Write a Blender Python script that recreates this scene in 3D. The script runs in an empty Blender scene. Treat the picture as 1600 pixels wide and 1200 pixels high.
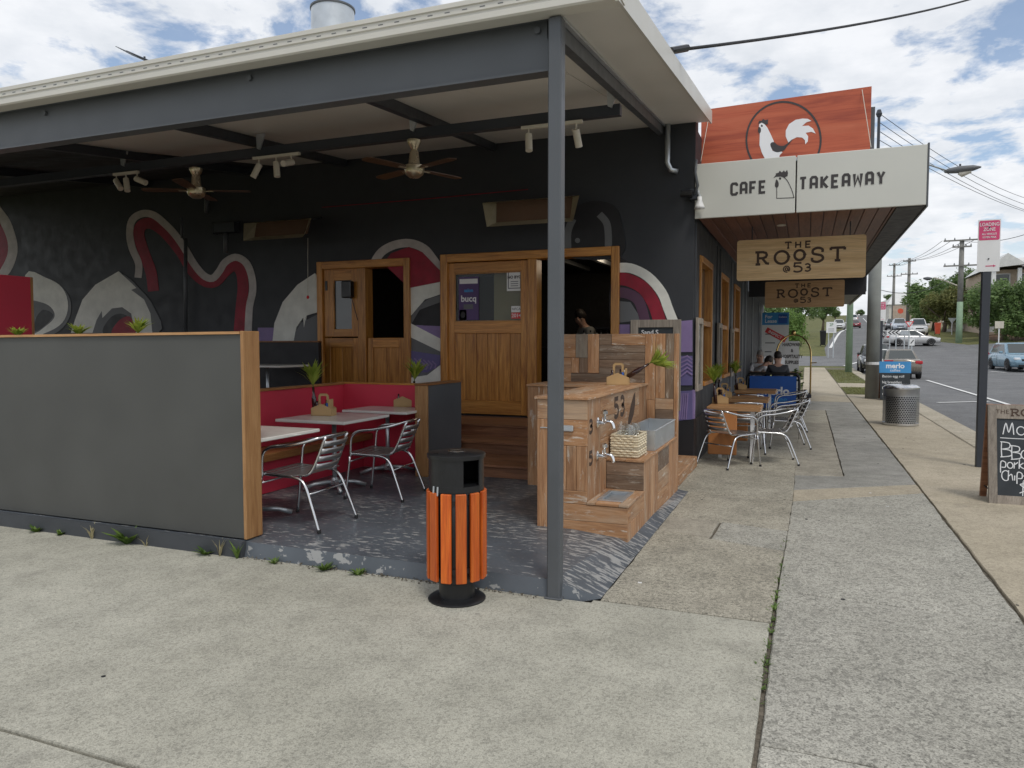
import bpy, bmesh, math, random
from mathutils import Vector as V, Matrix, noise
random.seed(7)
S = bpy.context.scene
C = S.collection
R = math.radians
PI = math.pi

# ---------------------------------------------------------------- camera, sky, sun, exposure
F, CH = 1158.0, 1.6
PIT = math.atan(62 / 1158)
YAW = math.atan(460 / 1158 * math.cos(PIT))
cd = bpy.data.cameras.new('camera')
cd.sensor_width = 36; cd.lens = F / 1600 * 36; cd.clip_start = .05; cd.clip_end = 3000
cam = bpy.data.objects.new('camera', cd); C.objects.link(cam)
cam.location = (0, 0, CH); cam.rotation_euler = (PI / 2 - PIT, 0, YAW)
S.camera = cam
SUN_EL, SUN_AZ = 58, 140            # azimuth clockwise from +Y (the street direction)
w = bpy.data.worlds.new('World'); S.world = w; w.use_nodes = True
nt = w.node_tree; N = nt.nodes; L = nt.links
bg = N['Background']
sky = N.new('ShaderNodeTexSky'); sky.sky_type = 'NISHITA'; sky.sun_disc = False
sky.sun_elevation = R(SUN_EL); sky.sun_rotation = R(SUN_AZ); sky.air_density = 1.0; sky.dust_density = .6
tc = N.new('ShaderNodeTexCoord'); sx = N.new('ShaderNodeSeparateXYZ'); L.new(tc.outputs['Generated'], sx.inputs[0])
def wm(op, a, b=None):
    n = N.new('ShaderNodeMath'); n.operation = op
    for i, q in enumerate((a, b)):
        if q is None: continue
        if isinstance(q, (int, float)): n.inputs[i].default_value = q
        else: L.new(q, n.inputs[i])
    return n.outputs[0]
zz = wm('ADD', wm('MAXIMUM', sx.outputs[2], 0.0), .16)
cx = N.new('ShaderNodeCombineXYZ')
L.new(wm('DIVIDE', sx.outputs[0], zz), cx.inputs[0]); L.new(wm('DIVIDE', sx.outputs[1], zz), cx.inputs[1])
def wnoise(scale, det, rough, dist=0.0):
    n = N.new('ShaderNodeTexNoise'); n.inputs['Scale'].default_value = scale; n.inputs['Detail'].default_value = det
    n.inputs['Roughness'].default_value = rough; n.inputs['Distortion'].default_value = dist
    L.new(cx.outputs[0], n.inputs['Vector']); return n.outputs[0]
n1 = wnoise(4.0, 9, .6, .2); n2 = wnoise(.9, 3, .5)
mixv = wm('ADD', wm('MULTIPLY', n1, .75), wm('MULTIPLY', n2, .25))
rp = N.new('ShaderNodeValToRGB'); rp.color_ramp.elements[0].position = .395; rp.color_ramp.elements[1].position = .485
L.new(mixv, rp.inputs[0])
hz = wm('SUBTRACT', 1.0, wm('MULTIPLY', wm('MINIMUM', wm('MAXIMUM', sx.outputs[2], 0.0), .22), 4.5))
cov = wm('MAXIMUM', .16, wm('MINIMUM', wm('ADD', wm('MULTIPLY', rp.outputs[0], .93), wm('MULTIPLY', hz, .9)), .97))
n3 = wnoise(4.2, 6, .6)
cr_ = N.new('ShaderNodeValToRGB')
cr_.color_ramp.elements[0].position = .3; cr_.color_ramp.elements[0].color = (5.4, 5.65, 6.0, 1)
cr_.color_ramp.elements[1].position = .62; cr_.color_ramp.elements[1].color = (6.9, 7.0, 7.2, 1)
L.new(n3, cr_.inputs[0])
sk = N.new('ShaderNodeMix'); sk.data_type = 'RGBA'; sk.blend_type = 'MULTIPLY'; sk.inputs[0].default_value = 1
L.new(sky.outputs[0], sk.inputs[6]); sk.inputs[7].default_value = (.95, .98, 1.0, 1)
mx = N.new('ShaderNodeMix'); mx.data_type = 'RGBA'
L.new(cov, mx.inputs[0]); L.new(sk.outputs[2], mx.inputs[6]); L.new(cr_.outputs[0], mx.inputs[7])
L.new(mx.outputs[2], bg.inputs[0]); bg.inputs[1].default_value = .1
sd = bpy.data.lights.new('sun', 'SUN'); sd.energy = 1.0; sd.angle = R(14); sd.color = (1, .95, .87)
so = bpy.data.objects.new('sun', sd); C.objects.link(so)
so.rotation_euler = (R(90 - SUN_EL), 0, R(180 - SUN_AZ) )
_d = V((math.sin(R(SUN_AZ)) * math.cos(R(SUN_EL)), math.cos(R(SUN_AZ)) * math.cos(R(SUN_EL)), math.sin(R(SUN_EL))))
so.rotation_euler = _d.to_track_quat('Z', 'Y').to_euler()
S.render.engine = 'CYCLES'
S.view_settings.view_transform = 'Standard'; S.view_settings.look = 'None'
S.view_settings.exposure = 0.49; S.view_settings.gamma = 1; S.view_settings.use_curve_mapping = False

# ---------------------------------------------------------------- photo pixel -> direction
_fw = V((-math.sin(YAW) * math.cos(PIT), math.cos(YAW) * math.cos(PIT), -math.sin(PIT)))
_rt = V((math.cos(YAW), math.sin(YAW), 0)); _up = _rt.cross(_fw)
EYE = V((0, 0, CH))
def ray(x, y): return _fw + _rt * ((x - 800) / F) - _up * ((y - 600) / F)
def gz(x, y, z=0.0): d = ray(x, y); return EYE + d * ((z - CH) / d.z)
def gy(x, y, Y): d = ray(x, y); return EYE + d * (Y / d.y)
def gx(x, y, X): d = ray(x, y); return EYE + d * (X / d.x)
def gd(x, y, D): return EYE + ray(x, y) * D

# ---------------------------------------------------------------- materials
def mk(name):
    m = bpy.data.materials.new(name); m.use_nodes = True
    return m, m.node_tree, m.node_tree.nodes['Principled BSDF']
def ramp(t, fac, stops):
    r = t.nodes.new('ShaderNodeValToRGB'); e = r.color_ramp.elements
    while len(e) < len(stops): e.new(.5)
    for q, (p, c) in zip(e, stops): q.position = p; q.color = (*c, 1)
    t.links.new(fac, r.inputs[0]); return r.outputs[0]
def nz(t, scale, det=4, rough=.55, stretch=None, dist=0, coord='Object', rnd=False):
    n = t.nodes.new('ShaderNodeTexNoise'); n.inputs['Scale'].default_value = scale
    n.inputs['Detail'].default_value = det; n.inputs['Roughness'].default_value = rough; n.inputs['Distortion'].default_value = dist
    c = t.nodes.new('ShaderNodeTexCoord'); mp = t.nodes.new('ShaderNodeMapping')
    if stretch: mp.inputs['Scale'].default_value = stretch
    if rnd:
        oi = t.nodes.new('ShaderNodeObjectInfo'); ml = t.nodes.new('ShaderNodeMath'); ml.operation = 'MULTIPLY'; ml.inputs[1].default_value = 37
        t.links.new(oi.outputs['Random'], ml.inputs[0]); t.links.new(ml.outputs[0], mp.inputs['Location'])
    t.links.new(c.outputs[coord], mp.inputs[0]); t.links.new(mp.outputs[0], n.inputs['Vector']); return n.outputs[0]
def mixc(t, fac, a, b, mode='MIX'):
    m = t.nodes.new('ShaderNodeMix'); m.data_type = 'RGBA'; m.blend_type = mode
    for i, q in ((0, fac), (6, a), (7, b)):
        if isinstance(q, (int, float)): m.inputs[i].default_value = q
        elif isinstance(q, tuple): m.inputs[i].default_value = (*q, 1)
        else: t.links.new(q, m.inputs[i])
    return m.outputs[2]
def bump(t, p, h, s=.3, d=.01):
    b = t.nodes.new('ShaderNodeBump'); b.inputs['Strength'].default_value = s; b.inputs['Distance'].default_value = d
    t.links.new(h, b.inputs['Height']); t.links.new(b.outputs[0], p.inputs['Normal'])
def rndval(t, lo, hi):
    oi = t.nodes.new('ShaderNodeObjectInfo'); m = t.nodes.new('ShaderNodeMapRange')
    m.inputs[3].default_value = lo; m.inputs[4].default_value = hi; t.links.new(oi.outputs['Random'], m.inputs[0]); return m.outputs[0]
def paint(name, c, rough=.5, metal=0, var=.12, scale=3, bmp=0, spec=None):
    m, t, p = mk(name)
    f = nz(t, scale, 5, .6)
    a = tuple(max(0, q * (1 - var)) for q in c); b = tuple(min(1, q * (1 + var)) for q in c)
    t.links.new(ramp(t, f, [(.3, a), (.7, b)]), p.inputs['Base Color'])
    p.inputs['Metallic'].default_value = metal
    rr = ramp(t, nz(t, scale * 4, 3), [(.3, (rough * .85,) * 3), (.7, (min(1, rough * 1.15),) * 3)])
    t.links.new(rr, p.inputs['Roughness'])
    if bmp: bump(t, p, nz(t, 60, 4), bmp, .004)
    if spec is not None: p.inputs['Specular IOR Level'].default_value = spec
    return m
def wood(name, dark, mid, light, axis=2, rough=.5, scale=5, grey=None, var=.25, fleck=0, bmp=.15):
    m, t, p = mk(name)
    st = [9, 9, 9]; st[axis] = .7
    g = nz(t, scale, 7, .62, tuple(st), .6, rnd=True)
    col = ramp(t, g, [(.28, dark), (.5, mid), (.72, light)])
    st2 = [40, 40, 40]; st2[axis] = 1.2
    fine = nz(t, scale * 1.6, 4, .7, tuple(st2), 0, rnd=True)
    col = mixc(t, .55, col, ramp(t, fine, [(.3, (.45, .42, .4)), (.6, (1, 1, 1))]), 'MULTIPLY')
    if grey:
        gm = ramp(t, nz(t, 2.2, 5, .65, tuple(1 if i != axis else .35 for i in range(3)), .4, rnd=True), [(.5, (0, 0, 0)), (.66, (.5, .5, .5))])
        col = mixc(t, gm, col, grey)
    if fleck:
        fm = ramp(t, nz(t, 9, 6, .75, tuple(2.2 if i != axis else .4 for i in range(3)), .3, rnd=True), [(.57, (0, 0, 0)), (.65, (fleck,) * 3)])
        col = mixc(t, fm, col, (.62, .58, .5))
    b = t.nodes.new('ShaderNodeHueSaturation'); t.links.new(col, b.inputs['Color']); t.links.new(rndval(t, 1 - var, 1 + var), b.inputs['Value'])
    t.links.new(b.outputs[0], p.inputs['Base Color']); p.inputs['Roughness'].default_value = rough
    bump(t, p, fine, bmp, .004); return m
def concrete(name, c1, c2, spk=.5, scale=130, stain=.25, rough=.9, tint=None):
    m, t, p = mk(name)
    a = nz(t, .55, 6, .6); b = nz(t, scale, 3, .7); v = t.nodes.new('ShaderNodeTexVoronoi'); v.inputs['Scale'].default_value = scale * .55
    c = t.nodes.new('ShaderNodeTexCoord'); t.links.new(c.outputs['Object'], v.inputs['Vector'])
    col = ramp(t, a, [(.32, c1), (.66, c2)])
    g = ramp(t, nz(t, 3.2, 7, .68), [(.32, (1 - stain,) * 3), (.6, (1, 1, 1))])
    col = mixc(t, 1.0, col, g, 'MULTIPLY')
    s = ramp(t, b, [(.33, (1 - spk,) * 3), (.5, (1, 1, 1)), (.7, (1 + spk * .5,) * 3)])
    col = mixc(t, 1.0, col, s, 'MULTIPLY')
    s2 = ramp(t, v.outputs['Color'], [(.1, (1 - spk * .6,) * 3), (.5, (1, 1, 1)), (.95, (1 + spk * .25,) * 3)])
    col = mixc(t, 1.0, col, s2, 'MULTIPLY')
    sp = t.nodes.new('ShaderNodeTexVoronoi'); sp.inputs['Scale'].default_value = 1.9; sp.inputs['Randomness'].default_value = 1; t.links.new(c.outputs['Object'], sp.inputs['Vector'])
    col = mixc(t, ramp(t, sp.outputs['Distance'], [(.022, (.45, .45, .45)), (.04, (0, 0, 0))]), col, (.12, .11, .10))
    col = mixc(t, ramp(t, nz(t, 1.7, 5, .6, dist=.6), [(.62, (0, 0, 0)), (.74, (.35, .35, .35))]), col, (.15, .14, .125))
    if tint: col = mixc(t, ramp(t, nz(t, 1.1, 4), [(.5, (0, 0, 0)), (.7, (.35,) * 3)]), col, tint)
    hs = t.nodes.new('ShaderNodeHueSaturation'); t.links.new(col, hs.inputs['Color']); t.links.new(rndval(t, .93, 1.07), hs.inputs['Value'])
    t.links.new(hs.outputs[0], p.inputs['Base Color']); p.inputs['Roughness'].default_value = rough; p.inputs['Specular IOR Level'].default_value = .25
    bump(t, p, b, .35, .004); return m
def worn_floor(name, lo=.755, hi=.785):
    m, t, p = mk(name)
    base = ramp(t, nz(t, 1.3, 6, .6), [(.3, (.072, .084, .098)), (.7, (.112, .128, .148))])
    w1 = nz(t, 9, 4, .62, (1.0, 3.4, 1), .15); w2 = nz(t, 1.1, 3, .5)
    mm = t.nodes.new('ShaderNodeMath'); mm.operation = 'MULTIPLY_ADD'; mm.inputs[1].default_value = .34; t.links.new(w2, mm.inputs[0]); t.links.new(w1, mm.inputs[2])
    f = ramp(t, mm.outputs[0], [(lo, (0, 0, 0)), (hi, (.85, .85, .85))])
    col = mixc(t, f, base, (.36, .36, .35)); t.links.new(col, p.inputs['Base Color'])
    t.links.new(ramp(t, nz(t, 5, 4), [(.3, (.28,) * 3), (.7, (.5,) * 3)]), p.inputs['Roughness'])
    bump(t, p, f, -.25, .003); return m
def glass(name, tint=(.8, .85, .85), alpha_rough=.02):
    m, t, p = mk(name); p.inputs['Base Color'].default_value = (*tint, 1); p.inputs['Roughness'].default_value = alpha_rough
    p.inputs['Transmission Weight'].default_value = 1; p.inputs['IOR'].default_value = 1.45; return m
def thin(name):
    m, t, p = mk(name); p.inputs['Roughness'].default_value = .03; p.inputs['Base Color'].default_value = (.9, .93, .93, 1)
    tr = t.nodes.new('ShaderNodeBsdfTransparent'); tr.inputs[0].default_value = (.93, .95, .95, 1); fr = t.nodes.new('ShaderNodeFresnel'); fr.inputs[0].default_value = 1.5
    mp = t.nodes.new('ShaderNodeMath'); mp.operation = 'MULTIPLY_ADD'; mp.inputs[1].default_value = 1.0; mp.inputs[2].default_value = .05; t.links.new(fr.outputs[0], mp.inputs[0])
    gl = t.nodes.new('ShaderNodeBsdfGlossy'); gl.inputs['Roughness'].default_value = .04
    ms = t.nodes.new('ShaderNodeMixShader'); ms.inputs[0].default_value = .015; t.links.new(tr.outputs[0], ms.inputs[1]); t.links.new(gl.outputs[0], ms.inputs[2]); t.links.new(ms.outputs[0], t.nodes['Material Output'].inputs[0]); return m
def darkglass(name, c=(.02, .025, .03)):
    m, t, p = mk(name); p.inputs['Base Color'].default_value = (*c, 1); p.inputs['Roughness'].default_value = .06
    p.inputs['Specular IOR Level'].default_value = .7
    bump(t, p, nz(t, 1.5, 2), .03, .02); return m
def leaf(name, a, b, tr=.35):
    m, t, p = mk(name)
    g = t.nodes.new('ShaderNodeNewGeometry')
    r = ramp(t, g.outputs['Random Per Island'], [(.0, a), (1, b)])
    big = ramp(t, nz(t, .8, 3), [(.3, (.65,) * 3), (.7, (1.2,) * 3)])
    t.links.new(mixc(t, 1.0, r, big, 'MULTIPLY'), p.inputs['Base Color']); p.inputs['Roughness'].default_value = .6
    p.inputs['Transmission Weight'].default_value = 0; p.inputs['Subsurface Weight'].default_value = 0
    d = t.nodes.new('ShaderNodeBsdfTranslucent'); d.inputs[0].default_value = (*b, 1)
    ms = t.nodes.new('ShaderNodeMixShader'); ms.inputs[0].default_value = tr
    t.links.new(p.outputs[0], ms.inputs[1]); t.links.new(d.outputs[0], ms.inputs[2])
    t.links.new(ms.outputs[0], t.nodes['Material Output'].inputs[0]); return m
M = {}
M['drive'] = concrete('driveway_concrete', (.375, .362, .30), (.46, .446, .378), .42, 150, .22)
M['slab_grey'] = concrete('grey_aggregate', (.36, .348, .30), (.45, .435, .38), .62, 100, .18)
M['slab_tan'] = concrete('tan_aggregate', (.355, .33, .265), (.45, .42, .345), .6, 100, .25)
M['slab_cream'] = concrete('cream_concrete', (.41, .36, .27), (.50, .44, .34), .3, 90, .18)
M['slab_smooth'] = concrete('smooth_grey_concrete', (.29, .285, .255), (.37, .36, .33), .3, 120, .3)
M['slab_brown'] = concrete('brown_concrete', (.33, .305, .25), (.41, .38, .315), .35, 100, .35)
M['kerb'] = concrete('kerb_concrete', (.42, .375, .29), (.5, .45, .36), .3, 60, .2)
M['bed'] = concrete('joint_soil', (.13, .115, .09), (.19, .165, .13), .5, 60, .3)
M['asphalt'] = concrete('asphalt', (.17, .172, .175), (.225, .226, .228), .4, 60, .2)
M['grass'] = concrete('grass_ground', (.10, .115, .035), (.17, .165, .06), .5, 14, .3)
M['mulch'] = concrete('mulch_ground', (.12, .075, .05), (.2, .13, .09), .6, 20, .3)
M['floor'] = worn_floor('worn_painted_floor'); M['ramp'] = worn_floor('scraped_painted_ramp', .68, .72)
M['white_line'] = paint('road_paint', (.74, .74, .72), .7, 0, .1, 5)
M['steel'] = paint('grey_painted_steel', (.085, .092, .10), .42, 0, .1, 2)
M['steel_dark'] = paint('dark_painted_steel', (.035, .04, .05), .45, 0, .1, 2)
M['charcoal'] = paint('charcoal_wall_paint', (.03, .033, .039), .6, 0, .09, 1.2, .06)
M['screen'] = paint('charcoal_screen', (.075, .076, .07), .55, 0, .13, 1.6, .05)
M['lip'] = paint('grey_plinth_paint', (.05, .055, .062), .6, 0, .2, 3, .3)
M['roofwhite'] = paint('cream_roof_metal', (.60, .58, .52), .4, 0, .05, 1.5)
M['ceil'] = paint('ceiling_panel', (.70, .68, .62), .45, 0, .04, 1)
M['redpaint'] = paint('crimson_paint', (.60, .04, .075), .5, 0, .08, 1.5)
M['wood_end'] = wood('pine_batten', (.36, .17, .06), (.50, .26, .10), (.60, .34, .15), 2, .55, 3)
M['wood_end_x'] = wood('pine_cap', (.36, .18, .07), (.5, .27, .11), (.6, .35, .17), 0, .55, 3)
M['door'] = wood('varnished_door_timber', (.27, .09, .015), (.52, .225, .045), (.68, .34, .085), 2, .35, 2.6, var=.16)
M['door_x'] = wood('varnished_rail_timber', (.3, .105, .018), (.54, .235, .05), (.68, .34, .085), 0, .35, 2.6, var=.12)
M['rec_z'] = wood('recycled_timber_upright', (.27, .13, .06), (.42, .22, .105), (.54, .33, .185), 2, .75, 3, (.42, .36, .27), .15, .7, .4)
M['rec_x'] = wood('recycled_timber_level', (.26, .125, .06), (.41, .215, .10), (.53, .32, .18), 0, .75, 3, (.42, .35, .26), .15, .75, .4)
M['rec_y'] = wood('recycled_timber_side', (.27, .13, .065), (.41, .22, .105), (.53, .33, .19), 1, .75, 3, (.44, .37, .28), .14, .75, .4)
M['rec_grey_x'] = wood('weathered_timber_level', (.13, .085, .055), (.22, .145, .095), (.32, .24, .17), 0, .8, 3, (.27, .25, .21), .22, .5, .35)
M['rec_grey_z'] = wood('weathered_timber_upright', (.14, .095, .06), (.25, .165, .105), (.34, .25, .18), 2, .8, 3, (.33, .33, .28), .2, .6, .35)
M['step'] = wood('dark_step_timber', (.15, .06, .028), (.26, .115, .055), (.34, .17, .09), 0, .5, 3)
M['bench'] = wood('bench_timber', (.2, .075, .02), (.32, .14, .045), (.4, .2, .08), 1, .45, 3)
M['sign_wood'] = wood('pale_oak', (.54, .35, .155), (.66, .45, .22), (.72, .52, .28), 0, .5, 1.6, None, .03)
M['sign_wood_shaded'] = wood('shaded_oak', (.36, .21, .09), (.46, .28, .13), (.52, .34, .17), 0, .5, 1.6, None, .03)  # darker copy of the pale oak, awning shade put into its colour
M['burn'] = paint('burnt_lettering', (.055, .03, .018), .7)
M['table_wood'] = wood('street_table_timber', (.3, .145, .055), (.42, .22, .09), (.5, .29, .14), 0, .45, 3)
M['ply'] = paint('orange_plywood', (.45, .18, .055), .5, 0, .12, 3)
M['soffit'] = wood('red_brown_soffit_timber', (.11, .042, .026), (.17, .068, .042), (.22, .095, .06), 1, .5, 2)
M['slat'] = wood('orange_stained_slat', (.40, .06, .008), (.57, .11, .012), (.70, .18, .022), 2, .4, 2.4, None, .22, 0, .12)
M['black'] = paint('black_powdercoat', (.012, .0125, .014), .32, 0, .2, 4)
M['rubber'] = paint('rubber', (.018, .018, .019), .8)
M['alu'] = paint('polished_aluminium', (.68, .68, .69), .22, 1, .06, 4)
M['alu_slat'] = paint('brushed_aluminium', (.42, .42, .42), .35, .9, .1, 6)
M['galv'] = paint('galvanised_steel', (.55, .58, .6), .38, .75, .1, 5)
M['chrome'] = paint('chrome', (.8, .8, .8), .1, 1, .03, 2)
M['tabletop'] = paint('white_laminate', (.72, .70, .65), .22, 0, .04, 2)
M['card'] = paint('brown_card', (.50, .33, .155), .85, 0, .08, 6)
M['bottle'] = darkglass('dark_bottle_glass', (.035, .012, .012))
M['glass'] = thin('clear_glass')
M['tumbler'] = thin('tumbler_glass'); M['tumbler'].node_tree.nodes['Mix Shader'].inputs[0].default_value = .3
def litmat():
    m, t, p = mk('lit_downlight'); p.inputs['Emission Color'].default_value = (1, .85, .65, 1); p.inputs['Emission Strength'].default_value = 4; return m
M['lit'] = litmat()
M['winglass'] = darkglass('window_glass', (.05, .06, .06))
M['leafy'] = leaf('bright_leaf', (.16, .28, .03), (.5, .58, .1), .4)
M['weed'] = leaf('weed_leaf', (.05, .11, .02), (.17, .26, .05), .3)
M['verge'] = leaf('verge_blade', (.12, .14, .035), (.26, .26, .09), .3)
M['dryweed'] = leaf('dry_weed', (.3, .26, .14), (.45, .4, .24), .2)
M['tree_a'] = leaf('tree_leaf_green', (.07, .13, .04), (.20, .30, .095), .3)
M['tree_b'] = leaf('tree_leaf_olive', (.10, .125, .032), (.25, .25, .08), .3)
M['tree_c'] = leaf('tree_leaf_bright', (.07, .15, .03), (.22, .34, .08), .3)
M['bark'] = paint('bark', (.13, .1, .075), .9, 0, .3, 8, .4)
M['fascia'] = paint('pale_sign_panel', (.60, .60, .545), .45, 0, .03, 1)
M['logo_dark'] = paint('charcoal_lettering', (.045, .04, .04), .6)
M['logo_white'] = paint('white_logo', (.80, .80, .80), .5, 0, .03)
def redboard():
    m, t, p = mk('red_timber_print')
    g = nz(t, 1.6, 6, .6, (.35, 1, 5), .8); f = nz(t, 3, 4, .7, (.6, 1, 30))
    c = ramp(t, g, [(.3, (.30, .05, .024)), (.5, (.48, .10, .042)), (.7, (.55, .15, .07))])
    t.links.new(mixc(t, .4, c, ramp(t, f, [(.3, (.6, .6, .6)), (.6, (1, 1, 1))]), 'MULTIPLY'), p.inputs['Base Color']); p.inputs['Roughness'].default_value = .5
    return m
M['redboard'] = redboard()
M['mwhite'] = paint('mural_white', (.74, .74, .68), .65, 0, .16, 3, .12)
M['mpink'] = paint('mural_pale', (.50, .46, .44), .65, 0, .2, 5, .12)
M['mred'] = paint('mural_red', (.27, .011, .03), .6, 0, .28, 5, .12)
M['mgrey'] = paint('mural_grey', (.14, .145, .15), .6, 0, .1, 2)
M['mdark'] = paint('mural_black', (.014, .014, .017), .55, 0, .1, 2)
M['mpurple'] = paint('mural_purple', (.25, .18, .36), .6, 0, .15, 3)
M['mindigo'] = paint('mural_indigo', (.13, .11, .26), .6, 0, .15, 3)
M['mplum'] = paint('mural_plum', (.105, .045, .085), .6, 0, .12, 3)
M['chalkboard'] = paint('chalkboard', (.03, .036, .042), .75, 0, .3, 4)
M['chalk'] = paint('chalk', (.72, .73, .74), .9, 0, .15, 30)
M['frame_grey'] = wood('weathered_grey_frame', (.2, .17, .14), (.3, .26, .215), (.4, .355, .3), 2, .8, 4)
M['blue'] = paint('blue_banner', (.018, .105, .42), .55)
M['skyblue'] = paint('light_blue_print', (.045, .27, .58), .5)
M['white'] = paint('white_paint', (.78, .78, .77), .45, 0, .04)
M['offwhite'] = paint('off_white_wall', (.62, .60, .54), .7, 0, .06)
M['brass'] = paint('polished_brass', (.72, .5, .2), .22, 1, .05)
M['fanmetal'] = paint('nickel_fan_metal', (.55, .47, .34), .3, .85, .06)
M['blade'] = wood('fan_blade_timber', (.06, .03, .016), (.10, .05, .026), (.14, .075, .04), 0, .45, 3)
M['ivory'] = paint('ivory_plastic', (.60, .56, .47), .45)
M['heater'] = paint('heater_enamel', (.42, .37, .25), .4, .3)
M['ember'] = paint('heater_ceramic', (.13, .075, .045), .8)
M['greenpole'] = paint('green_timber_pole', (.25, .35, .24), .85, 0, .12, 3)
M['pole'] = paint('weathered_timber_pole', (.22, .215, .2), .85, 0, .2, 3)
M['poleside'] = paint('grey_street_pole', (.27, .28, .26), .75, 0, .25, 1.2)
M['pinkred'] = paint('faded_red_sign', (.62, .06, .17), .5)
M['red'] = paint('bright_red_print', (.65, .04, .04), .5)
M['orangebin'] = paint('orange_red_plastic', (.65, .1, .05), .5)
M['skin'] = paint('skin', (.55, .33, .24), .55, 0, .08)
M['hair_d'] = paint('dark_hair', (.025, .018, .014), .6)
M['hair_g'] = paint('grey_hair', (.3, .27, .24), .6)
M['shirt_w'] = paint('white_shirt', (.8, .8, .81), .85)
M['shirt_g'] = paint('grey_shirt', (.38, .38, .36), .85)
M['jacket'] = paint('charcoal_jacket', (.06, .062, .068), .85)
M['trouser'] = paint('dark_trousers', (.03, .03, .038), .85)
M['basket'] = wood('woven_cane', (.5, .42, .27), (.68, .59, .42), (.76, .69, .53), 0, .7, 6)
M['curtain'] = paint('khaki_blind', (.26, .23, .12), .8, 0, .1)
M['poster_p'] = paint('purple_poster', (.10, .06, .17), .6)
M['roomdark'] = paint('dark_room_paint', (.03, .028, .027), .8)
M['brick'] = paint('tan_brick', (.46, .37, .29), .85, 0, .15)
M['rooft'] = paint('pale_metal_roof', (.62, .62, .6), .5)
M['tail'] = paint('tail_lamp', (.45, .02, .03), .2)
M['headlamp'] = paint('head_lamp', (.75, .77, .8), .12, .2)
M['wire'] = paint('black_cable', (.02, .02, .022), .7)
def carpaint(n, c):
    m = paint(n, c, .28, .25, .03, 1); m.node_tree.nodes['Principled BSDF'].inputs['Coat Weight'].default_value = .6; return m

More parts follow.
